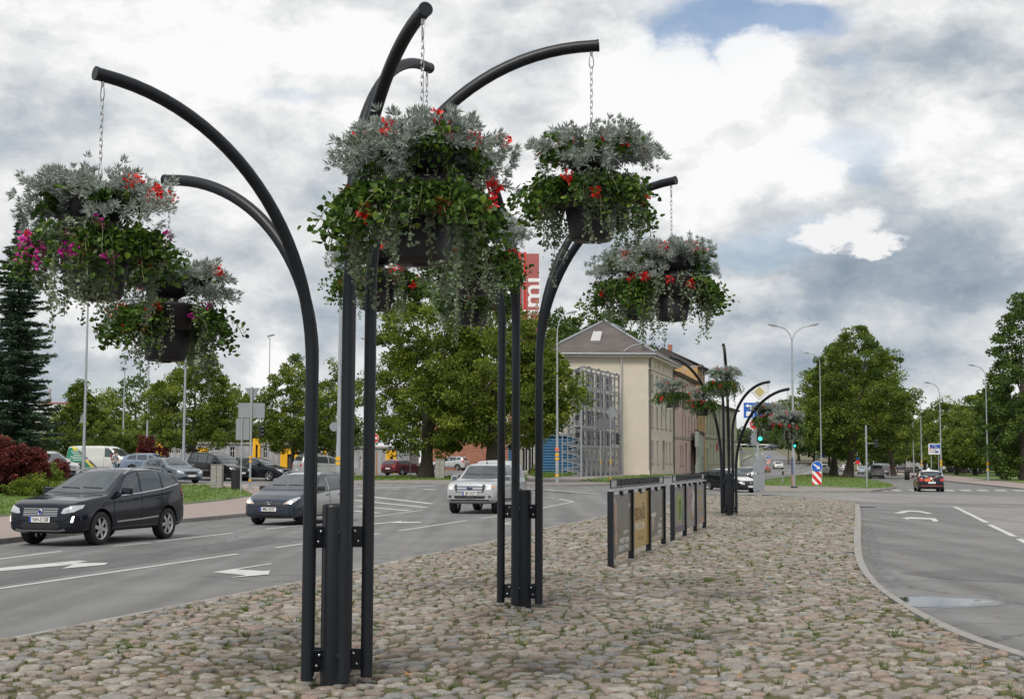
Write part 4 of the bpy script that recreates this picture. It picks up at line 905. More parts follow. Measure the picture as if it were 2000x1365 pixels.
# spruce
def spruce(base, h, r, seed):
    o = thing('blue_spruce', 'bluish green spruce tree at the left edge behind the dark red bush', 'tree', base); g = np.random.default_rng(seed); P_, D_ = [], []; mb = MB(); z = .5
    mb.tube([(0, 0, -.1), (0, 0, h*.6), (0, 0, h)], [.17, .09, .02], 8)
    while z < h-.15:
        t = 1-z/h; n = 6 if t > .3 else 5; rr = r*(t**.62)*(.72+.5*g.random()) if t > .12 else r*t*1.4
        a0 = g.uniform(0, 6.28)
        for k in range(n):
            a = a0+k*2*np.pi/n+g.normal(0, .2); ln = rr*g.uniform(.7, 1.15); q = max(3, int(ln/.11)); zt = z+g.normal(0, .08)
            for i in range(q):
                s = i/q; c = np.array([math.cos(a)*ln*s, math.sin(a)*ln*s, zt-.22*ln*s+.20*ln*s*s]); w_ = .04+.30*ln*(1-s)*.42
                m = 19; o_ = g.normal(size=(m, 3))*np.array([1, 1, .35]); cc = c+o_*np.array([w_, w_, .07])
                P_.append(cc); D_.append(o_*.5+np.array([math.cos(a), math.sin(a), -.15]))
            if k % 2: mb.tube([(0, 0, zt), (math.cos(a)*ln, math.sin(a)*ln, zt-.02*ln)], [.02, .006], 4, cap=False)
        z += .24+.08*t
    l = leaf_cloud(np.concatenate(P_), np.concatenate(D_), .24, .065, g); obj('crown', npmesh('crown', l[0], l[1], M_spr, l[2]), o); mb.build('trunk', M_bark, o)
b = at(26, 80, .1); spruce(b, hgt(418, 80)-b.z, 2.75, 5)
b = at(-70, 84, .1); spruce(b, 13, 3.2, 6); bpy.data.objects['blue_spruce.001']['label'] = 'second spruce, its branches just entering at the left edge'
def bush(px, py, w_, h_, m, seed, label, name='bush', nc=70, leaf=.085, dz=.16):
    b = P(px, py, dz); o = thing(name, label, 'bush', b); V, F, S, C_ = crown([(.05, w_*.5), (h_*.35, w_), (h_*.7, w_*.85), (h_, w_*.3)], nc, 90, .26, leaf, seed, rough=.4)
    obj('foliage', npmesh('foliage', V, F, m, S), o); mb = MB(); g = random.Random(seed)
    for k in range(14):
        c = Vector(C_[g.randrange(len(C_))]); mb.tube([(g.gauss(0, .05), g.gauss(0, .05), -.05), c*.5, c], [.014, .010, .004], 4, cap=False)
    mb.build('stems', M_bark, o); return o
bush(14, 962, 1.75, 2.45, M_redb, 81, 'dark red bush at the left edge behind the black estate car', nc=260, leaf=.12)
bush(-80, 962, 2.0, 2.3, M_redb, 82, 'dark red bush cut by the left edge of the photo')
bush(88, 950, .9, .95, M_pale, 83, 'low green shrub right of the dark red bush')
bush(60, 967, 1.0, .55, M_lime, 84, 'low leafy shrub at the foot of the dark red bush')
bush(108, 938, .8, 1.0, M_redb, 85, 'small reddish shrub in front of the white parked SUV')
bush(1052, 926, .9, .55, M_pale, 86, 'weeds at the foot of the blue wall', dz=.1, nc=30); bush(1115, 924, .8, .7, M_pale, 87, 'weeds growing at the left foot of the steel frame', dz=.1, nc=30); bush(1178, 922, .6, .6, M_lime, 88, 'weeds between the legs of the steel frame', dz=.1, nc=25)
# far woods as one mass
def wood(name, label, x0, x1, yy, top, seed, n):
    g = np.random.default_rng(seed); P0 = []
    for k in range(n):
        px = g.uniform(x0, x1); hh = hgt(top+14*noise.noise(Vector((px*.02, seed, 0)))*2, yy); y_ = yy+g.uniform(-15, 25); x = ray(px, 903).x*y_; P0.append((x, y_, H(x, y_)+g.uniform(.1, 1)**.6*max(2, hh-H(x, y_))))
    P0 = np.array(P0); per = 26; d = g.normal(size=(n, per, 3)); p = P0[:, None, :]+d*np.array([1.3, 1.3, .9]); l = leaf_cloud(p.reshape(-1, 3), d.reshape(-1, 3)+np.array([0, -.4, .3]), 1.1, .9, g)
    tag(obj(name, npmesh(name, l[0], l[1], M_far, l[2])), label, 'wood', kind='stuff')
wood('far_wood', 'distant greenery behind the top of the climbing road', 1405, 1580, 560, 846, 3, 800)
wood('far_wood', 'distant woods low on the horizon at the left', -150, 700, 330, 850, 4, 1300)
wood('far_wood', 'distant woods behind the park at the right', 1560, 2150, 480, 862, 5, 1300)
# ================= buildings =================
M_glass = mat('window glass', (.012, .015, .018), .12, spec=.3)
M_wframe = mat('white window frames', (.55, .54, .51), .6, var=.1)
M_brick = None
def brickmat():
    m = mat('red brick', (.24, .075, .045), .85, bump=.2); nt = m.node_tree; N = nt.nodes; Lk = nt.links; b = N['Principled BSDF']
    br = N.new('ShaderNodeTexBrick'); br.inputs['Scale'].default_value = 1; br.inputs['Brick Width'].default_value = .55; br.inputs['Row Height'].default_value = .2; br.inputs['Mortar Size'].default_value = .02
    br.inputs['Color1'].default_value = (.26, .08, .045, 1); br.inputs['Color2'].default_value = (.36, .13, .07, 1); br.inputs['Mortar'].default_value = (.28, .22, .18, 1)
    mp = N.new('ShaderNodeMapping'); mp.inputs['Rotation'].default_value = (R(90), 0, 0); Lk.new(N.new('ShaderNodeTexCoord').outputs['Object'], mp.inputs[0]); Lk.new(mp.outputs[0], br.inputs[0]); Lk.new(br.outputs[0], b.inputs['Base Color']); return m
M_brick = brickmat()
def ribbed(name, c1, c2, scale, axis='X', rot=0):
    m = mat(name, c1, .6); nt = m.node_tree; N = nt.nodes; Lk = nt.links; b = N['Principled BSDF']
    wv = N.new('ShaderNodeTexWave'); wv.bands_direction = axis; wv.inputs['Scale'].default_value = scale; wv.inputs['Distortion'].default_value = .15; wv.inputs['Detail'].default_value = 1
    mp = N.new('ShaderNodeMapping'); mp.inputs['Rotation'].default_value = (0, 0, rot); Lk.new(N.new('ShaderNodeTexCoord').outputs['Object'], mp.inputs[0]); Lk.new(mp.outputs[0], wv.inputs[0])
    n = N.new('ShaderNodeTexNoise'); n.inputs['Scale'].default_value = .7; n.inputs['Detail'].default_value = 8; Lk.new(mp.outputs[0], n.inputs[0])
    mx = N.new('ShaderNodeMix'); mx.data_type = 'RGBA'; Lk.new(wv.outputs[0], mx.inputs[0]); mx.inputs[6].default_value = (*c1, 1); mx.inputs[7].default_value = (*c2, 1)
    mr = N.new('ShaderNodeMapRange'); mr.inputs[1].default_value = .3; mr.inputs[2].default_value = .7; mr.inputs[3].default_value = .75; mr.inputs[4].default_value = 1.25; Lk.new(n.outputs[0], mr.inputs[0])
    vm = N.new('ShaderNodeVectorMath'); vm.operation = 'SCALE'; Lk.new(mx.outputs[2], vm.inputs[0]); Lk.new(mr.outputs[0], vm.inputs['Scale']); Lk.new(vm.outputs[0], b.inputs['Base Color'])
    bp = N.new('ShaderNodeBump'); bp.inputs['Strength'].default_value = .8; bp.inputs['Distance'].default_value = .05; Lk.new(wv.outputs[0], bp.inputs['Height']); Lk.new(bp.outputs[0], b.inputs['Normal']); return m
M_roofc = ribbed('corrugated roof sheets', (.055, .045, .042), (.125, .10, .092), 2.3)
M_zinc = mat('zinc gutter', (.30, .32, .34), .45, .5, var=.15)
def plaster(name, col, var=.12, dirt=.35):
    m = mat(name, col, .9, var=var, vs=.8, bump=.15, bs=12); nt = m.node_tree; N = nt.nodes; Lk = nt.links; b = N['Principled BSDF']; src = b.inputs['Base Color'].links[0].from_socket
    tc = N.new('ShaderNodeTexCoord').outputs['Object']; n = N.new('ShaderNodeTexNoise'); n.inputs['Scale'].default_value = 1.0; n.inputs['Detail'].default_value = 10; n.inputs['Roughness'].default_value = .75
    mp = N.new('ShaderNodeMapping'); mp.inputs['Scale'].default_value = (1.5, 1.5, .35); Lk.new(tc, mp.inputs[0]); Lk.new(mp.outputs[0], n.inputs[0])
    mr = N.new('ShaderNodeMapRange'); mr.inputs[1].default_value = .58; mr.inputs[2].default_value = .78; mr.inputs[4].default_value = dirt; Lk.new(n.outputs[0], mr.inputs[0])
    mx = N.new('ShaderNodeMix'); mx.data_type = 'RGBA'; Lk.new(mr.outputs[0], mx.inputs[0]); Lk.new(src, mx.inputs[6]); mx.inputs[7].default_value = (col[0]*.45, col[1]*.42, col[2]*.38, 1); Lk.new(mx.outputs[2], b.inputs['Base Color']); return m
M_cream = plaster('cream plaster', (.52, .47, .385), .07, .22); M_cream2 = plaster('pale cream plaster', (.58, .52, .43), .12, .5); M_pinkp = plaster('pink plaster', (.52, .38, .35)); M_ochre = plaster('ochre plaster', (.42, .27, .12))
M_pgreen = plaster('pale green plaster', (.46, .47, .33)); M_ggreen = plaster('grey green plaster', (.36, .40, .35)); M_plinth = plaster('grey plinth', (.30, .28, .25))
class Fac:
    """a street facade from p0 to p1 (world x,y): local x runs along it, -y faces the street"""
    def __init__(s, p0, p1): s.p0 = Vector(p0); s.p1 = Vector(p1); d = s.p1-s.p0; s.L = d.length; s.a = math.atan2(d.y, d.x)
    def t(s, px):
        u = ray(px, 903).x; d = s.p1-s.p0; k = (u*s.p0.y-s.p0.x)/(d.x-u*d.y); return k*s.L
    def world(s, lx, ly=0): return s.p0+Vector((math.cos(s.a)*lx-math.sin(s.a)*ly, math.sin(s.a)*lx+math.cos(s.a)*ly))
def wall_with_holes(mb, L, z0, z1, holes, th=.35, mi=0, M=None):
    """wall in the xz plane (front face y=0) with rectangular openings (x0,x1,z0,z1)"""
    xs = sorted({0, L}|{h[0] for h in holes}|{h[1] for h in holes}); zs = sorted({z0, z1}|{h[2] for h in holes}|{h[3] for h in holes}); vid = {}; vs = []; fs = []
    def v(x, y, z):
        k = (round(x, 4), y, round(z, 4))
        if k not in vid: vid[k] = len(vs); vs.append((x, y, z))
        return vid[k]
    def solid(i, j):
        if i < 0 or j < 0 or i >= len(xs)-1 or j >= len(zs)-1: return False
        cx, cz = (xs[i]+xs[i+1])/2, (zs[j]+zs[j+1])/2; return not any(h[0] < cx < h[1] and h[2] < cz < h[3] for h in holes)
    for i in range(len(xs)-1):
        for j in range(len(zs)-1):
            if not solid(i, j): continue
            a, b, c, d = xs[i], xs[i+1], zs[j], zs[j+1]
            fs += [(v(a, 0, c), v(b, 0, c), v(b, 0, d), v(a, 0, d)), (v(a, th, d), v(b, th, d), v(b, th, c), v(a, th, c))]
            if not solid(i-1, j): fs.append((v(a, 0, d), v(a, th, d), v(a, th, c), v(a, 0, c)))
            if not solid(i+1, j): fs.append((v(b, 0, c), v(b, th, c), v(b, th, d), v(b, 0, d)))
            if not solid(i, j-1): fs.append((v(a, 0, c), v(a, th, c), v(b, th, c), v(b, 0, c)))
            if not solid(i, j+1): fs.append((v(a, 0, d), v(b, 0, d), v(b, th, d), v(a, th, d)))
    mb.add(vs, fs, mi, False, M)
def window(o, x, zb, zt, w_, M=None, frame=None, sill=True, glass=None, rec=.16, bars=1):
    M = M or Matrix.Identity(4); fm = frame or M_wframe
    f = MB(); b = .055; zc = (zb+zt)/2
    for xx in (x-w_/2+b/2, x+w_/2-b/2): f.box((xx, rec, zc), (b, .06, zt-zb), 0, M)
    for zz in (zb+b/2, zt-b/2): f.box((x, rec, zz), (w_-2*b, .055, b), 0, M)
    f.box((x, rec, zc), (b*.8, .05, zt-zb-2*b), 0, M)
    if bars: f.box((x, rec, zb+(zt-zb)*.68), (w_-2*b, .045, b*.9), 0, M)
    wo = f.build('window', fm, o)
    g = MB(); g.box((x, rec+.012, zc), (w_-.02, .012, zt-zb-.02), 0, M); g.build('pane', glass or M_glass, wo)
    if sill: s = MB(); s.box((x, -.03, zb-.05), (w_+.2, .16, .08), 0, M); s.build('sill', M_plinth, wo)
    return wo
def slopes(mb, quads, mi=0, th=.12):
    for q in quads:
        n = len(q); q = [Vector(p) for p in q]; dn = Vector((0, 0, -th)); vs = q+[p+dn for p in q]
        mb.add(vs, [list(range(n)), list(range(2*n-1, n-1, -1))]+[(i, i+n, (i+1) % n+n, (i+1) % n) for i in range(n)], mi)
# ---- cream corner house ----
F1 = Fac((12.36, 125), (16.35, 140)); zb = .60; ze = 11.45
o = thing('corner_house', 'cream three storey corner house with a windowless end wall and a corrugated hipped roof', 'house', (F1.p0.x, F1.p0.y, zb), F1.a); Minv = (Matrix.Translation((F1.p0.x, F1.p0.y, zb)) @ RZ(F1.a)).inverted()
W = [F1.t(p) for p in (1274.5, 1284.0, 1292.5, 1301, 1310)]; E = ze-zb; holes = []; rows = [(7.75, 9.35), (4.45, 6.45)]; wins = []
for r_ in rows:
    for x in W: wins.append((x, r_[0], r_[1], 1.0))
gx = [F1.t(p) for p in (1274.5, 1284.5, 1309)]
for x in gx: wins.append((x, 1.15, 3.25, 1.05))
dx = F1.t(1296.5); wins_d = (dx, 0.0, 3.35, 1.5); wins.append((F1.t(1302), 1.15, 3.25, .8))
holes = [(x-w_/2, x+w_/2, a, b_) for x, a, b_, w_ in wins]+[(dx-.75, dx+.75, .0, 3.35)]
for x in [F1.t(p) for p in (1280.5, 1286.5, 1289.5, 1297)]: holes.append((x-.18, x+.18, 10.0, 10.6))
mb = MB(); wall_with_holes(mb, F1.L, 0, E, holes); mb.build('wall', M_cream2, o)
for x, a, b_, w_ in wins: window(o, x, a, b_, w_)
m = MB(); m.box((dx, .2, 1.35), (1.4, .06, 2.7)); m.box((dx, .17, 2.75), (1.5, .08, .08)); dd = m.build('door', mat('brown door', (.16, .13, .10), .6, var=.2), o); m = MB(); m.box((dx, .2, 3.05), (1.3, .02, .5)); m.build('pane', M_glass, dd)
m = MB(); m.box((F1.L/2, -.04, 6.95), (F1.L, .08, .10)); m.box((F1.L/2, -.06, 9.72), (F1.L, .12, .08)); m.box((F1.L/2, -.04, .25), (F1.L-.02, .08, .5)); m.build('string_course', M_cream2, o)
gl = [Vector((3.3, 125, 0)), Vector((12.36, 125, 0))]
def loc(p): return Minv @ Vector(p)
# end wall facing the junction and the rest of the body
m = MB(); a0, a1 = (3.3, 125), (12.36, 125); bk0, bk1 = (7.3, 140), (16.35, 140)
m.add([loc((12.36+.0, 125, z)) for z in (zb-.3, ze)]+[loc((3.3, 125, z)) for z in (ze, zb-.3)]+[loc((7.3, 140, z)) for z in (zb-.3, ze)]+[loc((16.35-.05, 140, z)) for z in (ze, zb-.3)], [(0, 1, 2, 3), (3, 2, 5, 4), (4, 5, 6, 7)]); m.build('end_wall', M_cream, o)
ov = .55; e0, e1, e2, e3 = (3.3-ov, 125-ov, ze+.25), (12.36+ov, 125-ov, ze+.25), (16.6+ov, 140.5, ze+.25), (7.3-ov, 140.5, ze+.25); ap = A(1181, 627, 132.0); rb = (ap.x+2.4, 140.5, ap.z)
m = MB(); slopes(m, [[loc(p) for p in (e0, e1, tuple(ap))], [loc(p) for p in (e1, e2, rb, tuple(ap))], [loc(p) for p in (e3, e0, tuple(ap), rb)]]); rf = m.build('roof', M_roofc, o)
m = MB()
for a_, b_ in ((e0, ap), (e1, ap), (ap, rb)): m.tube([loc(a_)+Vector((0, 0, .05)), loc(b_)+Vector((0, 0, .05))], .13, 6)
m.build('ridge_cap', M_zinc, rf)
m = MB(); _n = (Vector(e1)-Vector(e0)).cross(ap-Vector(e0)).normalized()
def onroof(px, py): r = ray(px, py); o0 = Vector((0, 0, CAMZ)); return o0+r*((Vector(e0)-o0).dot(_n)/r.dot(_n))
q = [onroof(1153, 668), onroof(1172, 668), onroof(1176, 650), onroof(1159, 650)]; m.add([loc(v-_n*.16 if _n.y > 0 else v+_n*.16) for v in q]+[loc(v) for v in q], [(0, 1, 2, 3), (0, 4, 5, 1), (1, 5, 6, 2), (2, 6, 7, 3), (3, 7, 4, 0)]); m.build('skylight', mat('light grey sheet', (.42, .42, .42), .6, var=.1), rf)
m = MB(); m.box(((loc(e0)+loc(e1))/2)[:], (.01, .01, .01)); g0, g1 = loc((3.3-ov, 125-ov-.05, ze+.12)), loc((12.36+ov, 125-ov-.05, ze+.12)); m.tube([g0, g1], .10, 8); g2 = loc((16.6+ov+.05, 140.5, ze+.12)); m.tube([g1, g2], .10, 8); m.build('gutter', M_zinc, o)
m = MB(); slopes(m, [[loc(p) for p in ((3.3-ov+.1, 125-ov+.1, ze+.08), (12.36+ov-.1, 125-ov+.1, ze+.08), (16.6+ov-.1, 140, ze+.08), (7.3, 140, ze+.08))]], th=.22); m.build('eaves', M_cream2, o)
m = MB()
for px_ in (1268, 1314.5):
    x = max(.12, min(F1.L-.15, F1.t(px_))); m.tube([(x, -.12, .1), (x, -.12, E-.3), (x, -.45, E)], .075, 8)
m.build('downpipe', mat('dark downpipe', (.10, .10, .10), .5, .3), o)
# ---- pink house ----
def simple_house(name, label, p0, p1, zb, E, m, rows, extra_doors=(), roof_rise=2.2, depth=9, eave=.5, wid=1.0, band_z=None, M_r=None, upper=None):
    f = Fac(p0, p1); o = thing(name, label, 'house', (f.p0.x, f.p0.y, zb), f.a); ws = [(f.t(px), a, b_, wd) for pxs_, a, b_, wd in rows for px in pxs_]
    ds = [(f.t(px), hh, wd) for px, hh, wd in extra_doors]; holes = [(x-w_/2, x+w_/2, a, b_) for x, a, b_, w_ in ws]+[(x-wd/2, x+wd/2, 0, hh) for x, hh, wd in ds]
    mb = MB(); wall_with_holes(mb, f.L, 0, E, holes); T = TR(0, 0, 0)
    mb.add([(0, .3, 0), (0, .3, E), (0, depth, E), (0, depth, 0), (f.L, .3, 0), (f.L, .3, E), (f.L, depth, E), (f.L, depth, 0)], [(0, 1, 2, 3), (4, 7, 6, 5), (3, 2, 6, 7)]); mb.build('wall', m, o)
    for x, a, b_, w_ in ws: window(o, x, a, b_, w_)
    for x, hh, wd in ds:
        q = MB(); q.box((x, .2, hh*.42), (wd-.05, .06, hh*.84)); d_ = q.build('door', mat('dark brown door', (.10, .06, .05), .6), o); q = MB(); q.box((x, .2, hh*.92), (wd-.1, .02, hh*.14)); q.build('pane', M_glass, d_)
    if band_z:
        q = MB()
        for z in band_z: q.box((f.L/2, -.06, z), (f.L, .12, .16))
        q.build('string_course', M_plinth, o)
    q = MB(); slopes(q, [[(-.0, -eave, E+.1), (f.L, -eave, E+.1), (f.L, depth/2, E+roof_rise), (0, depth/2, E+roof_rise)], [(0, depth/2, E+roof_rise), (f.L, depth/2, E+roof_rise), (f.L, depth+eave, E+.1), (0, depth+eave, E+.1)]])
    q.add([(0, 0, E), (0, depth, E), (0, depth/2, E+roof_rise-.1), (f.L, 0, E), (f.L, depth, E), (f.L, depth/2, E+roof_rise-.1)], [(0, 1, 2), (3, 5, 4)]); r_ = q.build('roof', M_r or M_roofc, o)
    q = MB(); q.box((f.L*.35, depth*.45, E+roof_rise+.2), (.7, .5, 1.1)); q.build('chimney', M_brick, r_)
    q = MB(); q.box((f.L/2, -eave*.5, E-.02), (f.L, eave, .18)); q.box((f.L/2, -eave-.05, E+.08), (f.L, .12, .12)); q.build('cornice', mat('brown cornice', (.16, .11, .09), .8, var=.2), o)
    return o, f
simple_house('pink_house', 'pink three storey house with a dark band above the ground floor', (16.42, 140.3), (21.4, 160), .65, 10.25, M_pinkp,
             [((1333.5, 1339.5, 1346, 1351.5, 1357), 7.2, 9.3, .95), ((1333.5, 1339.5, 1346, 1351.5, 1357), 4.0, 6.2, .95), ((1329.5, 1333.8), .9, 3.0, 1.0)], [(1340.5, 3.3, 1.5), (1347.5, 2.3, .9), (1353, 2.4, 1.3)], band_z=(3.75,))
simple_house('ochre_house', 'ochre upper floors of a narrow house above a small grey green shop', (21.65, 161), (24.6, 176), .7, 12.4, M_ochre, [((1365, 1369, 1373), 9.1, 11.6, .9)], [(1366, 2.4, 1.0)], depth=8)
simple_house('shop', 'small grey green single storey shop beside the ochre house', (21.45, 158.2), (23.9, 172.5), .7, 4.6, M_ggreen, [((1364, 1367.5, 1371.5), .9, 2.9, 1.1)], [(1374.5, 2.5, 1)], roof_rise=.6, depth=2.4, eave=.15)
simple_house('yellow_green_house', 'pale yellow green two storey house with tall windows beyond the shop', (24.9, 180), (34.6, 213), .75, 9.0, M_pgreen,
             [((1382, 1388, 1394, 1400, 1406, 1413, 1420, 1427, 1433), 5.1, 7.9, 1.1), ((1388, 1394, 1400, 1406, 1413, 1420, 1427, 1433), 1.0, 3.6, 1.1)], [(1382.5, 3.0, 1.3)], roof_rise=1.4, band_z=(4.4,))
o_, f_ = simple_house('cottage', 'low pale yellow cottage at the foot of the climbing road', (38.6, 235), (43.2, 262), .8, 3.4, M_pgreen, [((1446, 1450), 1, 2.4, 1.0)], [], roof_rise=1.6, depth=7, eave=.3)
# ---- blue hall, brick hall ----
M_blue = ribbed('blue cladding', (.008, .075, .17), (.014, .10, .22), 1.3, 'Z')
def block(name, label, px0, px1, y, top, m, depth=14, cap=None, cat='building', zbase=None, wins=()):
    a, b_ = at(px0, y), at(px1, y); zz = zbase if zbase is not None else min(a.z, b_.z)-.1; o = thing(name, label, cat, (a.x, y, zz)); L = b_.x-a.x; h = hgt(top, y)-zz
    holes = [(ray(p0, 903).x*y-a.x, ray(p1, 903).x*y-a.x, hgt(q1, y)-zz, hgt(q0, y)-zz) for p0, p1, q0, q1 in wins]
    mb = MB(); wall_with_holes(mb, L, 0, h, holes, .3); mb.add([(0, .3, 0), (0, .3, h), (0, depth, h), (0, depth, 0), (L, .3, 0), (L, .3, h), (L, depth, h), (L, depth, 0)], [(0, 1, 2, 3), (4, 7, 6, 5), (3, 2, 6, 7), (1, 5, 6, 2)]); mb.build('wall', m, o)
    q = MB(); q.box((L/2, depth/2, h+.10), (L+.3, depth+.3, .2)); q.build('roof', cap or M_zinc, o)
    for x0, x1, z0, z1 in holes: window(o, (x0+x1)/2, z0, z1, x1-x0, sill=False)
    return o
block('blue_hall', 'low blue clad wall between the lime trees and the steel frame', 1052, 1134, 122, 851, M_blue, 2.4)
block('brick_hall', 'red brick building behind the lime tree trunks', 843, 1003, 172, 800, M_brick, 20, wins=[(884, 889, 846, 858), (905, 911, 846, 858)])
block('link_building', 'grey building with tall barred windows beside the blue wall', 1003, 1052, 140, 836, M_plinth, 10, wins=[(1020, 1031, 853, 920), (1032, 1043, 853, 920)])
block('blue_hall', 'strip of a blue building behind the second flower stand', 992, 1004, 128, 872, M_blue, 6)
# ---- steel lattice in front of the cream wall ----
M_lat = mat('grey galvanised steel', (.27, .28, .31), .55, .15, var=.12); M_latp = mat('dark mesh panels', (.055, .06, .068), .6, .2, var=.2, vs=2)
fL = Fac(tuple(at(1135.5, 112).xy), tuple(at(1209, 123.5).xy)); zb = P(1135, 927, 0).z; zb = at(1135, 112).z
o = thing('steel_frame', 'tall grey steel lattice frame standing before the cream end wall', 'steel frame', (fL.p0.x, fL.p0.y, zb), fL.a); Lh = [0]+[CAMZ+ray(1135, q).z*112-zb for q in (871, 832, 793, 754, 716)]; nb_ = 8; bw = fL.L/nb_
for i in range(nb_+1):
    q = MB(); q.box((i*bw, 0, Lh[-1]/2), (.16 if i in (0, nb_) else .10, .14, Lh[-1])); q.build('upright', M_lat, o)
for i in range(nb_+1):
    q = MB(); q.box((i*bw, 1.6, Lh[-1]/2), (.09, .09, Lh[-1])); q.build('rear_upright', M_lat, o)
    q = MB(); k = 26
    for j in range(k): q.tube([(i*bw, 0 if j % 2 else 1.6, Lh[-1]*j/k), (i*bw, 1.6 if j % 2 else 0, Lh[-1]*(j+1)/k)], .028, 4)
    q.build('lacing', M_lat, o)
for z in Lh[1:]:
    q = MB(); q.box((fL.L/2, -.09, z), (fL.L, .06, .14)); q.box((fL.L/2, -.02, z-.28), (fL.L, .06, .07)); q.build('beam', M_lat, o)
for j in range(1, 5):
    for i in range(nb_):
        q = MB(); q.box(((i+.5)*bw, .55+.05*(i % 2), (Lh[j]+Lh[j+1])/2), (bw*.74, .03, Lh[j+1]-Lh[j]-.3)); q.build('panel', M_latp, o)
        if i in (0, 7): q = MB(); q.tube([(i*bw, .3, Lh[j]), ((i+1)*bw, .3, Lh[j+1])], .04, 5); q.build('brace', M_lat, o)
for i in range(nb_): q = MB(); q.tube([(i*bw, .2, Lh[1]*.55), ((i+1)*bw, .2, 0.1)], .04, 5); q.build('brace', M_lat, o)
for i in (1, 3, 5, 7): q = MB(); q.tube([((i+.1)*bw, 0, Lh[-1]), ((i+.5)*bw, 0, Lh[-1]+.16), ((i+1)*bw, 0, Lh[-1])], .05, 6); q.build('rounded_head', M_latp, o)
Mi = (Matrix.Translation((fL.p0.x, fL.p0.y, zb)) @ RZ(fL.a)).inverted(); s0 = Mi @ at(1110, 123); s1 = Mi @ at(1099, 123.5); s0.z = s1.z = 0
for s_ in (s0, s1):
    q = MB(); q.box((s_.x, s_.y, Lh[-2]/2 if s_ is s1 else Lh[-1]/2), (.18, .18, Lh[-2] if s_ is s1 else Lh[-1])); q.build('upright', M_lat, o)
for j in range(5):
    q = MB(); q.tube([(0, 0, Lh[j+1]), (s0.x, s0.y, Lh[j+1])], .09, 4); q.build('beam', M_lat, o)
    for dz_ in (0, .35):
        a_, b_ = (Lh[j], Lh[j+1]) if j % 2 == 0 else (Lh[j+1], Lh[j]); q = MB(); q.tube([(0, 0, b_-dz_ if j % 2 == 0 else b_+dz_), (s0.x, s0.y, a_)][::1], .05, 4); q.build('brace', M_lat, o)
# ---- advertising tower ----
y = 160; b = at(1032, y); zt = hgt(497, y); Ht = zt-b.z; o = thing('advertising_tower', 'tall red and grey supermarket tower with white letters, rising behind the lime trees', 'advertising tower', b)
M_red = mat('tower red', (.33, .085, .08), .55, var=.08); M_rb = mat('bright red edge', (.55, .015, .01), .5); M_gs = mat('tower grey', (.33, .32, .32), .5)
wd = 42/ppm(y); q = MB(); q.box((wd*.16, .0, Ht/2), (wd*.62, 1.3, Ht)); fm = q.build('face', M_red, o)
q = MB(); q.box((-wd*.30, .5, Ht/2+.1), (wd*.16, 1.2, Ht+.2)); q.build('grey_face', M_gs, o)
for x in (-wd*.44, -wd*.185): q = MB(); q.box((x, .3, Ht/2+.1), (wd*.12, 1.6, Ht+.25)); q.build('edge', M_rb, o)
M_wl = mat('white letters', (.72, .70, .70), .5)
text('rimi', 3.0, M_wl, fm, TR(wd*.16, -.66, Ht-5.7) @ RY(R(-90)), .03, sx=1.25, name='sign_lettering')
text('hypermarket', .55, mat('yellow letters', (.5, .25, .1), .5), fm, TR(wd*.36, -.66, Ht-7) @ RY(R(-90)), .03, sx=1.1, name='small_lettering')
# ---- supermarket wall with yellow portals, left background ----
M_yel = mat('yellow panels', (.72, .38, .01), .5, var=.08); M_gwall = ribbed('grey wall panels', (.25, .25, .26), (.31, .31, .32), .5)
y = 140
block('supermarket', 'low grey supermarket wall with a yellow top edge behind the parked cars', 318, 640, y, 869, M_gwall, 16, cap=M_plinth, wins=[(330, 339, 874, 888), (344, 352, 874, 888), (448, 458, 874, 900)])
block('supermarket', 'grey wall piece seen between the two right posts of the nearest stand', 640, 800, y+1.5, 876, M_gwall, 14, cap=M_plinth, wins=[(702, 706, 893, 918)])
def portal(px0, px1, top, y, label):
    a = at(px0, y); b_ = at(px1, y); h = hgt(top, y)-a.z; L = b_.x-a.x; o = thing('yellow_portal', label, 'portal', a, 0, 'yellow portals along the supermarket'); q = MB(); q.box((L*.2, 0, h/2), (L*.4, .5, h)); q.box((L*.85, 0, h/2), (L*.3, .5, h)); q.build('pillar', M_yel, o)
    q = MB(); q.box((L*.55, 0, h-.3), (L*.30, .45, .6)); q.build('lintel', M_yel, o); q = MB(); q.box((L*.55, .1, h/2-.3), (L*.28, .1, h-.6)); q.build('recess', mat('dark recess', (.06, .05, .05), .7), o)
portal(304, 318, 860, 134, 'tall yellow pillar at the left end of the supermarket wall'); portal(494, 508, 858, 134, 'yellow portal behind the back of the square road signs'); portal(548, 582, 876, 134, 'yellow portal with windows left of the tall posts'); portal(632, 637, 872, 134, 'narrow yellow portal right of the first tall posts'); portal(754, 774, 880, 136, 'yellow portal behind the dark red estate car'); portal(386, 406, 876, 132, 'short yellow portal above the roof of the dark minivan')
block('kiosk', 'grey and yellow kiosk behind the black parked hatchback', 509, 548, 136, 872, M_gwall, 4, cap=M_plinth, wins=[(514, 522, 876, 896)])
M_sr = mat('sheet roof', (.26, .26, .27), .6, var=.1)
block('white_building', 'white building with a red roof at the far left', 66, 146, 235, 791, mat('white render', (.60, .60, .58), .8, var=.05), 14, cap=mat('red roof', (.36, .10, .07), .7), wins=[(81, 89, 803, 818), (91, 99, 803, 818), (140, 145, 850, 858)])
bpy.data.objects[[x.name for x in bpy.data.objects if x.name.startswith('white_building')][0]]
rb_ = thing('chimney_pipe', 'thin grey chimney pipe on the red roof at the far left', 'chimney', A(97, 786, 240)); q = MB(); q.tube([(0, 0, 0), (0, 0, 2.4)], .22, 8); q.tube([(0, 0, 1.0), (0, 0, 1.1)], .27, 8); q.build('pipe', M_gs, rb_)
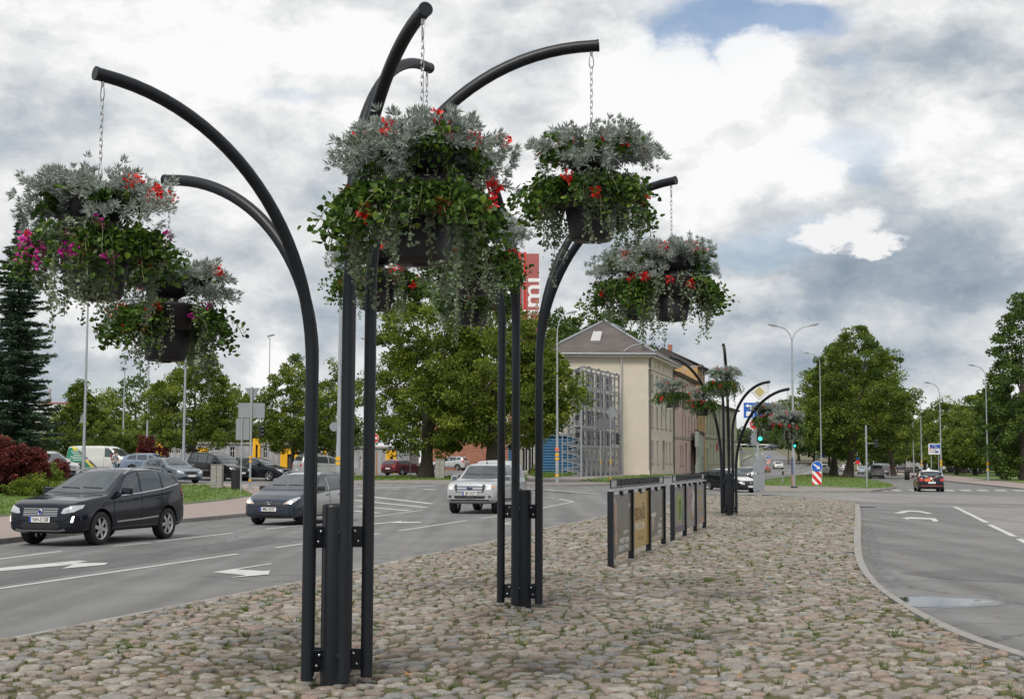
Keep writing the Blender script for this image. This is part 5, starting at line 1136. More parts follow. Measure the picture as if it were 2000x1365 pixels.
block('canopy_building', 'low building with a flat grey roof behind the left car park', 60, 130, 200, 838, M_sr, 10, wins=[(72, 80, 850, 866)])
block('shed', 'low dark blue shed with a grey roof behind the white van', 196, 262, 190, 846, mat('navy wall', (.03, .04, .08), .7), 10, cap=M_sr)
block('green_kiosk', 'green gabled kiosk left of the broad lime tree', 262, 283, 180, 838, mat('green wall', (.05, .17, .10), .7), 6, cap=mat('light roof', (.5, .5, .48), .7), wins=[(268, 274, 846, 853)])
block('red_board', 'bright red board in the car park above the small dark red tree', 265, 286, 150, 856, mat('red board', (.55, .02, .02), .5), .4, cat='sign board', zbase=at(270, 150).z+1.2)
block('low_house', 'pale low house with a dark roof edge behind the first flagpole', 283, 310, 175, 868, mat('beige wall', (.42, .36, .28), .8), 8, cap=mat('red sheet', (.42, .14, .12), .7), wins=[(290, 295, 874, 884)])
block('stepped_building', 'grey stepped building at the end of the street', 1776, 1812, 420, 853, mat('grey facade', (.30, .30, .31), .7, var=.1), 14, wins=[(1782, 1800, 857, 862), (1782, 1800, 868, 872)])
block('white_hall', 'long white wall behind the dark fence', 1790, 1812, 300, 882, mat('white wall', (.7, .7, .7), .7), 8)
# ================= vehicles =================
def paint(name, col, metal=.35, rough=.28):
    dark = max(col) < .05
    return mat('paint '+name, col, .12 if dark else rough, 0 if dark else metal, coat=.30 if dark else .5, var=.03, vs=3, spec=.28 if dark else .5)
M_tyre = mat('tyre rubber', (.014, .014, .015), .8, bump=.2, bs=50); M_alloy = mat('alloy', (.52, .53, .55), .28, .9); M_blk = mat('black plastic', (.014, .014, .016), .55)
M_cgl = mat('car glass', (.085, .10, .11), .02, .5, spec=.9); M_chr = mat('chrome', (.70, .71, .73), .12, 1); M_lens = mat('headlight lens', (.50, .52, .55), .08, .35, coat=1)
M_tail = mat('tail light red', (.42, .012, .012), .18, coat=1); M_plate = mat('number plate white', (.70, .70, .68), .4); M_pblue = mat('plate blue', (.02, .06, .35), .4); M_ink = mat('black ink', (.01, .01, .012), .5)
M_lamp = mat('lit headlamp', (1.0, .78, .50), .2, emit=1.6); M_drl = mat('daytime light', (1.0, .95, .85), .2, emit=1.5)
M_seam = mat('door gap', (.004, .004, .005), .8); M_amber = mat('amber lens', (.75, .28, .03), .15, coat=1)
class Car:
    def __init__(s, sp, mpaint, name, label, sub=2):
        s.sp = sp; L, W = sp['L'], sp['W']; s.L = L; s.tx = np.array(sp['top']); s.bx = np.array(sp['belt']); zb0 = sp.get('zb', .24)
        top = lambda x: float(np.interp(x, s.tx[:, 0], s.tx[:, 1])); belt = lambda x: min(float(np.interp(x, s.bx[:, 0], s.bx[:, 1])), top(x)-.035); s.topf, s.beltf = top, belt
        xs = sorted({0., .03, .10, .25, .45, L-.45, L-.25, L-.10, L-.03, L}|{round(p[0], 3) for p in sp['top']}|set(np.linspace(.6, L-.6, 12).round(3))); fx = [xs[0]]
        for x in xs[1:]:
            if x-fx[-1] > .02: fx.append(x)
        plan = lambda x: float(np.interp(x, [0, .04, .15, .40, .9, L-.8, L-.3, L-.06, L], sp.get('plan', [.74, .84, .925, .975, 1, 1, .97, .90, .82])))
        vs = []; fs = []; n = 0
        for x in fx:
            w = W/2*plan(x); zt = top(x); be = belt(x); g = zt-be; t = max(0., min(1., (g-.05)/.40)); tm = sp.get('tumble', .76)
            e = min(x, L-x); zb = zb0+max(0, .16-e)*.55
            be = max(be, zb+.12); zt = max(zt, be+.03)
            l = lambda a, b: a+(b-a)*t
            pts = [(0, zb), (w*.84, zb), (w*.965, zb+.06), (w*.995, zb+.22*(be-zb)), (w, zb+.55*(be-zb)), (w*.985, be-.10*(be-zb)), (w*l(.955, .95), be),
                   (w*l(.925, .95-(.95-tm)*.50), l(zt-.022, be+g*.50)), (w*l(.87, .95-(.95-tm)*.93), l(zt-.012, be+g*.88)), (w*l(.74, tm*.90), l(zt-.004, zt-.028)), (w*l(.42, tm*.52), zt-.004), (0, zt+.006)]
            sec = pts+[(-y, z) for y, z in pts[-2:0:-1]]; n = len(sec); vs += [(x, y, z) for y, z in sec]
        for i in range(len(fx)-1):
            for k in range(n): fs.append((i*n+k, i*n+(k+1) % n, (i+1)*n+(k+1) % n, (i+1)*n+k))
        fs += [list(range(n-1, -1, -1)), [(len(fx)-1)*n+k for k in range(n)]]
        me = bpy.data.meshes.new('body'); me.from_pydata(vs, [], fs); me.materials.append(mpaint); me.materials.append(M_blk)
        bm = bmesh.new(); bm.from_mesh(me); bmesh.ops.recalc_face_normals(bm, faces=bm.faces); bm.to_mesh(me); bm.free()
        t = bpy.data.objects.new('tmpb', me); C.objects.link(t); md = t.modifiers.new('s', 'SUBSURF'); md.levels = md.render_levels = sub
        s.R = sp['R']; s.xw = [sp['fo'], sp['fo']+sp['wb']]; cb = MB()
        for x in s.xw:
            for sd in (-1, 1): cb.tube([(x, sd*(W/2-.30), s.R), (x, sd*(W/2+.2), s.R)], s.R*1.13+.02, 28, mi=1)
        cme = cb.mesh('cut', [mpaint, M_blk]); bm = bmesh.new(); bm.from_mesh(cme); bmesh.ops.remove_doubles(bm, verts=bm.verts, dist=1e-5); bmesh.ops.recalc_face_normals(bm, faces=bm.faces); bm.to_mesh(cme); bm.free()
        ct = bpy.data.objects.new('tmpc', cme); C.objects.link(ct); md = t.modifiers.new('b', 'BOOLEAN'); md.object = ct; md.operation = 'DIFFERENCE'; md.solver = 'EXACT'
        bpy.context.view_layer.update(); dg = bpy.context.evaluated_depsgraph_get(); bme = bpy.data.meshes.new_from_object(t.evaluated_get(dg)); bpy.data.objects.remove(t); bpy.data.objects.remove(ct)
        bme.name = 'body'; bme.polygons.foreach_set('use_smooth', [True]*len(bme.polygons)); bme.set_sharp_from_angle(angle=R(38))
        s.bvh = BVHTree.FromPolygons([v.co for v in bme.vertices], [tuple(p.vertices) for p in bme.polygons]); s.T = Matrix.Translation((L/2, 0, 0)) @ RZ(math.pi)
        bme.transform(s.T); s.o = thing(name, label, 'car'); s.body = obj('body', bme, s.o); s.W = W; s.m = mpaint
    def hit(s, a, b, proj):
        o_, d = {'L': ((a, -3, b), (0, 1, 0)), 'R': ((a, 3, b), (0, -1, 0)), 'F': ((-2, a, b), (1, 0, 0)), 'B': ((s.L+2, a, b), (-1, 0, 0)), 'T': ((a, b, 4), (0, 0, -1))}[proj]
        h = s.bvh.ray_cast(Vector(o_), Vector(d))
        if h[0] is None:
            h = s.bvh.find_nearest(Vector(o_)+Vector(d)*(2.2 if proj in 'LR' else 2.0))
        n = h[1] if h[1].dot(Vector(d)) < 0 else -h[1]
        return h[0], n
    # spec frame: x runs back from the nose; its y is mirrored by the final half turn: 'L' = car's left side
    def patch(s, name, poly, proj, m, off=.005, parent=None, edge=.10, build=True, mb=None):
        bm = bmesh.new(); vs = [bm.verts.new((p[0], p[1], 0)) for p in poly]; bm.faces.new(vs); bmesh.ops.triangulate(bm, faces=bm.faces[:])
        for _ in range(4):
            le = [e for e in bm.edges if e.calc_length() > edge]
            if not le: break
            bmesh.ops.subdivide_edges(bm, edges=le, cuts=1); bmesh.ops.triangulate(bm, faces=[f for f in bm.faces if len(f.verts) > 3])
        pos = []
        for v in bm.verts: h, n = s.hit(v.co.x, v.co.y, proj); pos.append(s.T @ (h+n*off))
        bm.verts.index_update(); fs = [[v.index for v in f.verts] for f in bm.faces]; bm.free(); q = mb or MB(); q.add(pos, fs, 0, True)
        return q.build(name, m, parent or s.o) if build and not mb else q
    def side_window(s, xs, name='side_window', inset=(.035, .085), rake=(0, 0), m=None, both='LR'):
        x0, x1 = xs; N_ = 7; tp = []; bt = []
        for i in range(N_+1):
            k = i/N_; xb = x0+(x1-x0)*k; xt = xb+rake[0]*(1-k)+rake[1]*k; zb = s.beltf(xb)+inset[0]; zt = s.topf(xt)-inset[1]; bt.append((xb, zb)); tp.append((xt, max(zt, zb+.004)))
        for sd in both: s.patch(name, bt+tp[::-1], sd, m or M_cgl, .005)
    def strip(s, pts, wd, proj, m, name, off=.0065, parent=None):
        q = MB(); r = []
        for (a, b), (c, d) in zip(pts, pts[1:]):
            v = Vector((c-a, d-b)); n = Vector((-v.y, v.x)).normalized()*wd/2; r.append([(a-n.x, b-n.y), (c-n.x, d-n.y), (c+n.x, d+n.y), (a+n.x, b+n.y)])
        for p in r: s.patch(name, p, proj, m, off, mb=q, edge=.15)
        return q.build(name, m, parent or s.o)
    def wheels(s, spokes=5, dbl=True, mr=None, width=.225, double_w=.05):
        R_ = s.R; rr = R_*.66; w2 = width/2; q = MB()
        q.lathe([(rr*.96, -w2*.9), (rr*1.04, -w2), (R_*.94, -w2), (R_*.99, -w2*.75), (R_, -w2*.3), (R_, w2*.3), (R_*.99, w2*.75), (R_*.94, w2), (rr*1.04, w2), (rr*.96, w2*.9)], 40, 0, RX(math.pi/2))
        q.lathe([(.001, w2*.15), (rr*.97, w2*.15)], 24, 0, RX(math.pi/2)); q.lathe([(.001, -w2*.15), (rr*.97, -w2*.15)], 24, 0, RX(math.pi/2))
        wm = q.mesh('tyre', M_tyre); q = MB()
        for sg in (1, -1):
            q.lathe([(rr*1.0, w2*.94*sg), (rr*.93, w2*.90*sg), (rr*.90, w2*.4*sg)], 40, 0, RX(math.pi/2))
            q.lathe([(.001, w2*.82*sg), (rr*.17, w2*.80*sg), (rr*.20, w2*.5*sg)], 16, 0, RX(math.pi/2))
            for k in range(spokes):
                a = 2*math.pi*k/spokes
                for dlt in ((-.13, .13) if dbl else (0,)):
                    T = RY(a+dlt*.5) @ TR(rr*.54, -sg*w2*.72, 0) @ RY(-dlt*.55)
                    q.box((0, 0, 0), (rr*.80, .022, double_w if dbl else double_w*1.7), 0, T)
        rm = q.mesh('rim', mr or M_alloy)
        for i, x in enumerate(s.xw):
            for sd in (-1, 1):
                c = s.T @ Vector((x, sd*(s.W/2-w2-.012), R_)); wo = obj('wheel', wm, s.o); wo.location = c; wo.rotation_euler = (0, .3*i+.2*sd, 0); obj('rim', rm, wo)
    def mirrors(s, x, m=None, z=None, sz=(.13, .20, .13)):
        z = z or s.beltf(x)+.10
        for sd in (-1, 1):
            q = MB(); c = s.T @ Vector((x, sd*(s.W/2+.09), z)); q.box(c, sz, bev=.035); q.build('mirror', m or s.m, s.o)
            mo = s.o.children[-1] if False else None
            q = MB(); a = s.T @ Vector((x+.02, sd*(s.W/2-.06), z-.07)); q.tube([a, s.T @ Vector((x, sd*(s.W/2+.05), z-.04))], .022, 6); q.build('mirror_arm', M_blk, s.o)
    def doors(s, xs, z0=.30, handles=(), zh=None):
        for sd in 'LR':
            for x in xs:
                zt = s.beltf(x); s.strip([(x-.03, z0), (x-.015, (z0+zt)/2), (x, zt)], .012, sd, M_seam, 'door_gap')
            for x in handles:
                h, n = s.hit(x, zh or s.beltf(x)-.13, sd); q = MB(); q.box(s.T @ (h+n*.018), (.17, .022, .03), bev=.008); q.build('door_handle', s.m if s.sp.get('hb', 1) else M_blk, s.o)
    def plate(s, proj, z, txt=None, y=0., w_=.52):
        h, n = s.hit(y, z, proj); x = h.x-.02 if proj == 'F' else h.x+.02; c = s.T @ Vector((x, y, z)); q = MB(); q.box(c, (.012, w_, .115)); p = q.build('number_plate', M_plate, s.o)
        sg = 1 if proj == 'F' else -1
        q = MB(); q.box(c+Vector((sg*.008, -sg*(w_/2-.025), 0)), (.006, .05, .112)); q.build('country_band', M_pblue, p)
        if txt: text(txt, .122, M_ink, p, TR(c+Vector((sg*.0085, sg*.025, -.002))) @ RZ(R(90)*sg), .001, sx=.86)
        return p
    def lights(s, poly, m=None, name='headlight', proj='F', off=.008, ring=True):
        for sg in (1, -1): s.patch(name, [(sg*a, b) for a, b in poly], proj, m or M_lens, off, edge=.05)
    def place(s, px, py, which, head, dz=0.):
        """stand the car so that the ground contact of one wheel is seen at px,py ; head: heading in degrees from +x"""
        g = P(px, py, dz); return s.put(g, which, head, dz)
    def put(s, g, which, head, dz=0., root=None):
        root = root or s.o; a = R(head); h = Vector((math.cos(a), math.sin(a), 0)); l = Vector((-math.sin(a), math.cos(a), 0))
        if which == 'C': c = g.copy()
        else: c = g-h*(s.L/2-(s.xw[0] if which[0] == 'F' else s.xw[1]))-l*(s.W/2-.1)*(1 if which[1] == 'L' else -1)
        root.location = (c.x, c.y, H(c.x, c.y)+dz); root.rotation_euler = (0, 0, a)
        zf = H(c.x+h.x*1.3, c.y+h.y*1.3); zr = H(c.x-h.x*1.3, c.y-h.y*1.3); root.rotation_euler = (0, -math.atan2(zf-zr, 2.6), a); root.rotation_mode = 'XYZ'; root.location.z = (zf+zr)/2+dz
        return root
def windscreens(c, cowl, roof, wb_, wt_, rear=None, z0=.03, z1=.03):
    zb = c.topf(cowl)+z0; zt = c.topf(roof)-z1; c.patch('windscreen', [(-wb_, zb), (-wb_*.5, zb-.012), (0, zb-.015), (wb_*.5, zb-.012), (wb_, zb), (wt_, zt), (0, zt+.012), (-wt_, zt)], 'F', M_cgl, .006, edge=.09)
    if rear: (x0, x1, a, b) = rear; zt = c.topf(x0)-.05; zb = c.topf(x1)+.03; c.patch('rear_window', [(-b, zb), (b, zb), (a, zt), (-a, zt)], 'B', M_cgl, .006, edge=.09)
    # wipers
    q = MB()
    for y0, y1 in ((-wb_*.75, -.02), (0.05, wb_*.8)):
        a, n = c.hit(y0, zb+.02, 'F'); b, n2 = c.hit(y1, zb+.035, 'F'); q.tube([c.T @ (a+n*.015), c.T @ (b+n2*.015)], .008, 4)
    q.build('wipers', M_blk, c.o)
SP = dict(
 suv=dict(L=4.63, W=1.89, R=.372, fo=.93, wb=2.77, zb=.27, tumble=.73, top=[(0, .60), (.03, .84), (.10, .93), (.35, 1.00), (.8, 1.06), (1.28, 1.115), (1.8, 1.38), (2.22, 1.60), (2.6, 1.685), (3.3, 1.70), (3.9, 1.65), (4.22, 1.57), (4.36, 1.42), (4.55, 1.10), (4.62, .98), (4.63, .70)], belt=[(0, .80), (1.2, 1.03), (2.5, 1.10), (3.6, 1.18), (4.3, 1.30), (4.63, 1.1)]),
 mpvw=dict(L=4.42, W=1.76, R=.315, fo=.86, wb=2.71, zb=.20, tumble=.74, top=[(0, .50), (.03, .66), (.15, .76), (.5, .88), (.95, .99), (1.5, 1.25), (2.0, 1.46), (2.5, 1.535), (3.3, 1.54), (3.95, 1.49), (4.12, 1.40), (4.34, 1.02), (4.41, .85), (4.42, .6)], belt=[(0, .70), (1.0, .95), (2.5, .99), (4.2, 1.05), (4.42, .95)]),
 pickup=dict(L=5.35, W=1.87, R=.39, fo=.92, wb=3.22, zb=.36, tumble=.76, plan=[.84, .92, .965, .99, 1, 1, .99, .97, .95], top=[(0, .80), (.03, 1.05), (.12, 1.13), (.5, 1.17), (1.3, 1.22), (1.75, 1.47), (2.15, 1.75), (2.5, 1.83), (3.45, 1.84), (3.7, 1.93), (4.3, 1.95), (4.95, 1.93), (5.08, 1.80), (5.28, 1.15), (5.34, 1.1), (5.35, .7)], belt=[(0, 1.0), (1.3, 1.14), (3.0, 1.17), (5.35, 1.20)]),
 estate=dict(L=4.59, W=1.77, R=.32, fo=.93, wb=2.65, zb=.19, tumble=.74, top=[(0, .46), (.03, .68), (.12, .74), (.5, .82), (1.35, .945), (1.8, 1.20), (2.2, 1.375), (2.7, 1.43), (3.5, 1.425), (4.1, 1.36), (4.28, 1.24), (4.48, .97), (4.57, .90), (4.59, .55)], belt=[(0, .68), (1.3, .90), (2.8, .945), (4.2, 1.0), (4.59, .9)]),
 mpv=dict(L=4.63, W=1.81, R=.33, fo=.93, wb=2.84, zb=.20, tumble=.78, top=[(0, .52), (.03, .76), (.12, .85), (.4, .95), (.95, 1.08), (1.5, 1.38), (1.95, 1.60), (2.5, 1.70), (3.6, 1.73), (4.25, 1.69), (4.42, 1.58), (4.57, 1.10), (4.62, .95), (4.63, .6)], belt=[(0, .8), (1.0, 1.02), (2.5, 1.07), (4.63, 1.12)]),
 hatch=dict(L=4.15, W=1.74, R=.315, fo=.84, wb=2.51, zb=.19, tumble=.75, top=[(0, .46), (.03, .68), (.12, .75), (.5, .85), (1.15, .96), (1.6, 1.22), (1.98, 1.38), (2.4, 1.45), (3.2, 1.44), (3.65, 1.37), (3.80, 1.27), (4.04, .98), (4.13, .90), (4.15, .55)], belt=[(0, .7), (1.1, .92), (2.5, .96), (3.9, 1.02), (4.15, .92)]),
 van=dict(L=4.95, W=1.92, R=.34, fo=.90, wb=3.0, zb=.22, tumble=.88, top=[(0, .55), (.03, .88), (.10, .98), (.3, 1.06), (.80, 1.20), (1.2, 1.52), (1.55, 1.80), (1.9, 1.92), (2.6, 1.96), (4.2, 1.96), (4.75, 1.92), (4.87, 1.70), (4.94, 1.1), (4.95, .6)], belt=[(0, .9), (.8, 1.12), (4.95, 1.18)]))
def rails(c, x0, x1, y, m=None, h=.05):
    for sg in (-1, 1):
        q = MB(); pts = []
        for i in range(11):
            x = x0+(x1-x0)*i/10; hh, n = c.hit(x, sg*y, 'T'); pts.append(c.T @ (hh+Vector((0, 0, .004+h*min(1, min(i, 10-i)*.9)))))
        q.tube(pts, .016, 6); q.build('roof_rail', m or M_alloy, c.o)
# --- black SUV in the foreground ---
pb = paint('blue black', (.006, .008, .016), .2, .15)
c = Car(SP['suv'], pb, 'car', 'black SUV in the left foreground with roof rails and a number plate NH-5158', 3)
windscreens(c, 1.30, 2.22, .70, .56, (4.22, 4.50, .52, .60)); c.side_window((1.55, 2.50), rake=(.62, .10)); c.side_window((2.58, 3.45), rake=(.10, .06)); c.side_window((3.52, 4.20), rake=(.06, -.22)); c.wheels(6, False, width=.235, double_w=.045)
c.mirrors(1.75, pb, 1.18, (.13, .25, .15)); rails(c, 2.2, 4.0, .64); c.doors((1.42, 2.55, 3.42), .42, (2.36, 3.30), .98)
c.patch('grille', [(-.42, .66), (-.46, .74), (-.44, .82), (.44, .82), (.46, .74), (.42, .66)], 'F', M_blk, .006); [c.strip([(-.43, z), (.43, z)], .012, 'F', M_chr, 'grille_bar', .014) for z in (.665, .70, .735, .77, .815)]
q = MB(); hh, n = c.hit(0, .74, 'F'); bc = c.T @ (hh+n*.03); q.lathe([(.045, -.01), (.062, 0), (.045, .01), (.045, -.01)], 20, 0, TR(bc) @ RY(R(90))); q.build('badge_ring', M_chr, c.o); q = MB(); q.lathe([(.001, .0), (.045, .004)], 16, 0, TR(bc) @ RY(R(90))); q.build('badge', mat('badge blue', (.03, .03, .25), .3), c.o)
c.lights([(.52, .72), (.56, .82), (.74, .885), (.86, .90), (.87, .83), (.80, .755), (.62, .715)]); c.lights([(.60, .74), (.64, .80), (.70, .81), (.72, .76), (.66, .735)], M_chr, 'reflector', off=.014); c.lights([(.75, .53), (.775, .66), (.81, .67), (.79, .53)], M_drl, 'daytime_light', off=.012)
c.patch('lower_intake', [(-.50, .44), (-.42, .54), (.42, .54), (.50, .44), (.42, .38), (-.42, .38)], 'F', M_blk, .006); c.strip([(-.62, .375), (-.45, .35), (.45, .35), (.62, .375)], .03, 'F', M_alloy, 'skid_plate', .012); c.plate('F', .585, 'NH-5158')
for sd in 'LR': c.strip([(1.50, .50), (2.5, .53), (3.35, .57)], .035, sd, M_chr, 'sill_trim', .014); c.strip([(1.5, .405), (3.3, .43)], .03, sd, M_blk, 'sill', .01); c.strip([(1.45, 1.06), (2.5, 1.12), (3.5, 1.20), (4.2, 1.31)], .02, sd, M_chr, 'window_trim', .008); c.patch('tail_light', [(4.28, 1.15), (4.36, 1.40), (4.46, 1.25), (4.60, .95), (4.5, .90)], sd, M_tail, .008)
XC = c; m1, m2 = P(195, 1064), P(320, 1052); hd = math.degrees(math.atan2(m1.y-m2.y, m1.x-m2.x)); mid = (m1+m2)/2; l = Vector((-math.sin(R(hd)), math.cos(R(hd)), 0)); c.put(mid-l*(.86), 'C', hd)
# --- dark hatch wagon with silver side ---
pn = paint('slate blue', (.022, .030, .045), .5, .25); psv = paint('silver', (.42, .42, .41), .6, .35)
c = Car(SP['mpvw'], pn, 'car', 'slate blue family car with lit headlights and silver doors behind the nearest stand', 3)
windscreens(c, .98, 2.0, .66, .52, (4.0, 4.3, .5, .58)); c.side_window((1.55, 2.35), rake=(.5, .05)); c.side_window((2.45, 3.25), rake=(.05, .05)); c.side_window((3.33, 3.95), rake=(.05, -.15)); c.wheels(5, True); c.mirrors(1.55, M_blk, 1.06); rails(c, 2.1, 3.9, .60, psv)
for sd in 'LR': c.patch('silver_door', [(1.18, .28), (1.30, .88), (2.36, .965), (2.38, .26)], sd, psv, .004); c.patch('silver_door', [(2.42, .26), (2.40, .965), (3.35, 1.0), (3.25, .7), (3.1, .5), (3.05, .28)], sd, psv, .004); c.patch('silver_pillar', [(2.36, 1.0), (2.40, 1.40), (2.46, 1.40), (2.43, 1.0)], sd, psv, .007)
c.doors((1.28, 2.40, 3.30), .3, (2.2, 3.12), .86); c.patch('roof_skin', [(2.05, -.5), (2.05, .5), (3.95, .52), (3.95, -.52)], 'T', psv, .004)
c.patch('grille', [(-.36, .60), (-.44, .635), (-.36, .665), (.36, .665), (.44, .635), (.36, .60)], 'F', M_blk, .006); q = MB()
hh, n = c.hit(0, .64, 'F'); bc = c.T @ (hh+n*.02)
for sg in (-1, 1): q.tube([bc+Vector((0, sg*.075, .045)), bc+Vector((0, sg*.09, 0)), bc+Vector((0, sg*.075, -.045))], .006, 5)
q.tube([bc+Vector((.005, -.03, .03)), bc+Vector((.005, .01, .02)), bc+Vector((.005, .0, -.01)), bc+Vector((.005, .035, -.03))], .010, 5); q.tube([bc+Vector((.005, -.01, .0)), bc+Vector((.005, -.03, -.035))], .007, 5); q.tube([bc+Vector((.005, .01, .02)), bc+Vector((.005, .04, .03))], .007, 5); q.build('badge', M_chr, c.o)
c.lights([(.46, .62), (.60, .735), (.80, .83), (.82, .80), (.79, .70), (.70, .63)]); c.lights([(.60, .655), (.64, .70), (.72, .71), (.74, .67), (.68, .645)], M_lamp, 'lit_bulb', off=.014); c.lights([(.50, .625), (.55, .655), (.58, .64), (.56, .625)], M_amber, 'indicator', off=.014)
c.strip([(-.80, .545), (-.4, .56), (.4, .56), (.80, .545)], .02, 'F', M_blk, 'bumper_strip', .012); c.patch('lower_intake', [(-.5, .27), (-.45, .36), (.45, .36), (.5, .27)], 'F', M_blk, .006); c.plate('F', .475, 'MB-3037'); c.place(503, 1023, 'FR', -107)
# --- silver pickup with canopy ---
psl = paint('light silver', (.50, .51, .52), .55, .3)
c = Car(SP['pickup'], psl, 'pickup_truck', 'silver pickup truck with a canopy and lit headlights in the junction', 3); c.o['category'] = 'pickup truck'
windscreens(c, 1.32, 2.15, .72, .60, (5.06, 5.22, .55, .62)); c.side_window((1.62, 2.45), rake=(.45, .03)); c.side_window((2.53, 3.30), rake=(.03, -.05)); c.side_window((3.75, 4.85), rake=(.0, -.25), inset=(.10, .16)); c.wheels(6, False, width=.26); c.mirrors(1.66, M_chr, 1.27, (.14, .25, .20))
c.doors((1.42, 2.48, 3.35, 3.56), .55, (2.3, 3.15), 1.04); c.patch('grille', [(-.52, .79), (-.59, 1.06), (.59, 1.06), (.52, .79)], 'F', M_blk, .006)
for z, wd in ((1.025, .06), (.93, .07), (.835, .045)): c.strip([(-.47, z), (.47, z)], wd, 'F', M_chr, 'grille_bar', .02)
q = MB(); hh, n = c.hit(0, .935, 'F'); q.lathe([(.001, .012), (.075, .012), (.085, 0)], 20, 0, TR(c.T @ (hh+Vector((-.045, 0, 0)))) @ RY(R(90)) @ Matrix.Diagonal((.55, 1.35, 1, 1))); bd = q.build('badge', mat('oval blue', (.015, .03, .15), .3), c.o); text('Ford', .085, M_chr, bd, TR(c.T @ (hh+Vector((-.06, 0, 0)))) @ RZ(R(90)), .001, sx=1.2)
c.lights([(.58, .86), (.58, 1.02), (.80, 1.05), (.86, 1.03), (.88, .95), (.80, .87)]); c.lights([(.64, .90), (.66, .98), (.75, .985), (.77, .91)], M_lamp, 'lit_bulb', off=.016); c.lights([(.82, .93), (.83, 1.02), (.87, 1.01), (.875, .95)], M_amber, 'indicator', off=.014)
c.patch('lower_intake', [(-.55, .56), (-.60, .66), (.60, .66), (.55, .56)], 'F', M_blk, .006); c.lights([(.70, .58), (.68, .65), (.74, .69), (.80, .65), (.78, .58)], M_blk, 'fog_lamp', off=.012); c.lights([(.715, .61), (.74, .66), (.775, .61)], M_chr, 'fog_lens', off=.018)
c.patch('bumper', [(-.80, .47), (-.82, .53), (.82, .53), (.80, .47)], 'F', M_blk, .008)
q = MB(); hh, n = c.hit(0, .6, 'F'); b0 = c.T @ hh
for y in (-.13, .13): q.box(b0+Vector((.035, y, 0)), (.02, .025, .10))
q.box(b0+Vector((.04, 0, .02)), (.02, .18, .03)); q.build('winch_frame', M_chr, c.o)
c.plate('F', .745, 'MP-3459'); q = MB(); hh, n = c.hit(2.5, 0, 'T'); q.tube([c.T @ hh, c.T @ (hh+Vector((.05, 0, .16)))], .008, 5); q.lathe([(.04, 0), (.012, .06)], 8, 0, TR(c.T @ hh)); q.build('antenna', M_blk, c.o)
for sd in 'LR': c.patch('tail_light', [(5.18, .92), (5.18, 1.16), (5.30, 1.16), (5.30, .92)], sd, M_tail, .008); c.strip([(1.35, .50), (3.6, .50)], .05, sd, M_blk, 'step', .02)
c.place(887, 1001.5, 'FR', -103.5)
def generic(kind, col, name_p, label, wins, ws, grille='wide', spokes=5, railed=False, sub=2, extra=None):
    c = Car(SP[kind], paint(name_p, col) if not isinstance(col, bpy.types.Material) else col, 'car', label, sub)
    (cowl, roof, wb_, wt_, rear) = ws; windscreens(c, cowl, roof, wb_, wt_, rear)
    for i, w_ in enumerate(wins): c.side_window(w_[0], rake=w_[1])
    c.wheels(spokes, False, width=.21); c.mirrors(wins[0][0][0]+.12); L = c.L; z = c.topf(.05)
    c.doors([wins[0][0][0]-.18]+[w_[0][1]+.04 for w_ in wins[:2]], .3, [w_[0][1]-.12 for w_ in wins[:2]])
    c.patch('grille', [(-.36, z-.17), (-.42, z-.06), (.42, z-.06), (.36, z-.17)], 'F', M_blk, .006); c.lights([(.46, z-.16), (.46, z-.05), (.62, z+.01), (.78, z+.03), (.80, z-.04), (.70, z-.14)]); c.patch('lower_intake', [(-.6, .27), (-.55, .37), (.55, .37), (.6, .27)], 'F', M_blk, .006)
    zr = c.topf(L-.05); c.lights([(.55, zr-.22), (.55, zr-.04), (.76, zr-.02), (.80, zr-.20)], M_tail, 'tail_light', 'B'); c.patch('rear_bumper', [(-.8, .30), (-.8, .42), (.8, .42), (.8, .30)], 'B', M_blk, .006)
    c.plate('F', z-.27 if z-.27 > .42 else .43); c.plate('B', .62)
    if railed: rails(c, roof+.1, L-.75, c.W*.34)
    return c
def recolour(root, m):
    for ch in root.children:
        if ch.name.split('.')[0] in ('body', 'mirror', 'door_handle'): ch.material_slots[0].link = 'OBJECT'; ch.material_slots[0].material = m
GRP = 'cars parked or driving behind the lawns'
ES = generic('estate', (.15, .18, .22), 'grey blue', 'grey blue estate car parked just beyond the lawn, right behind the black SUV', [((1.55, 2.42), (.5, .06)), ((2.5, 3.25), (.06, .04)), ((3.32, 4.05), (.04, -.2))], (1.38, 2.2, .64, .52, (4.2, 4.45, .5, .56)), railed=True); ES.place(333, 943.5, 'FR', -48)
ES.patch('tall_grille', [(-.20, .42), (-.26, .66), (.26, .66), (.20, .42)], 'F', M_blk, .012)
MV = generic('mpv', (.010, .008, .009), 'black', 'black minivan with roof rails parked behind the concrete cabinet', [((1.35, 2.35), (.5, .05)), ((2.43, 3.35), (.05, .04)), ((3.43, 4.15), (.04, -.15))], (1.0, 1.95, .66, .56, (4.3, 4.52, .52, .58)), railed=True); MV.place(433, 939.5, 'FR', -40)
for sd in 'LR': MV.strip([(1.5, .62), (3.4, .62)], .03, sd, M_chr, 'side_trim', .01)
HB = generic('hatch', (.008, .010, .014), 'blue black hatch', 'black hatchback parked behind the square backs of the road signs', [((1.42, 2.30), (.45, .05)), ((2.38, 3.30), (.05, -.12)), ((3.38, 3.62), (-.1, -.25))], (1.18, 1.98, .62, .5, (3.72, 4.0, .48, .54))); HB.place(526, 939.5, 'FR', -20)
VN = generic('van', (.62, .62, .60), 'van white', 'white delivery van with a green and yellow rear and diagonal lettering', [((1.05, 1.95), (.45, .02))], (.84, 1.55, .74, .66, None)); VN.o['category'] = 'van'; VN.o.name = 'van'
M_gr = mat('van green', (.0, .17, .10), .35, coat=.6); M_yl = mat('van yellow', (.62, .50, .03), .35, coat=.6)
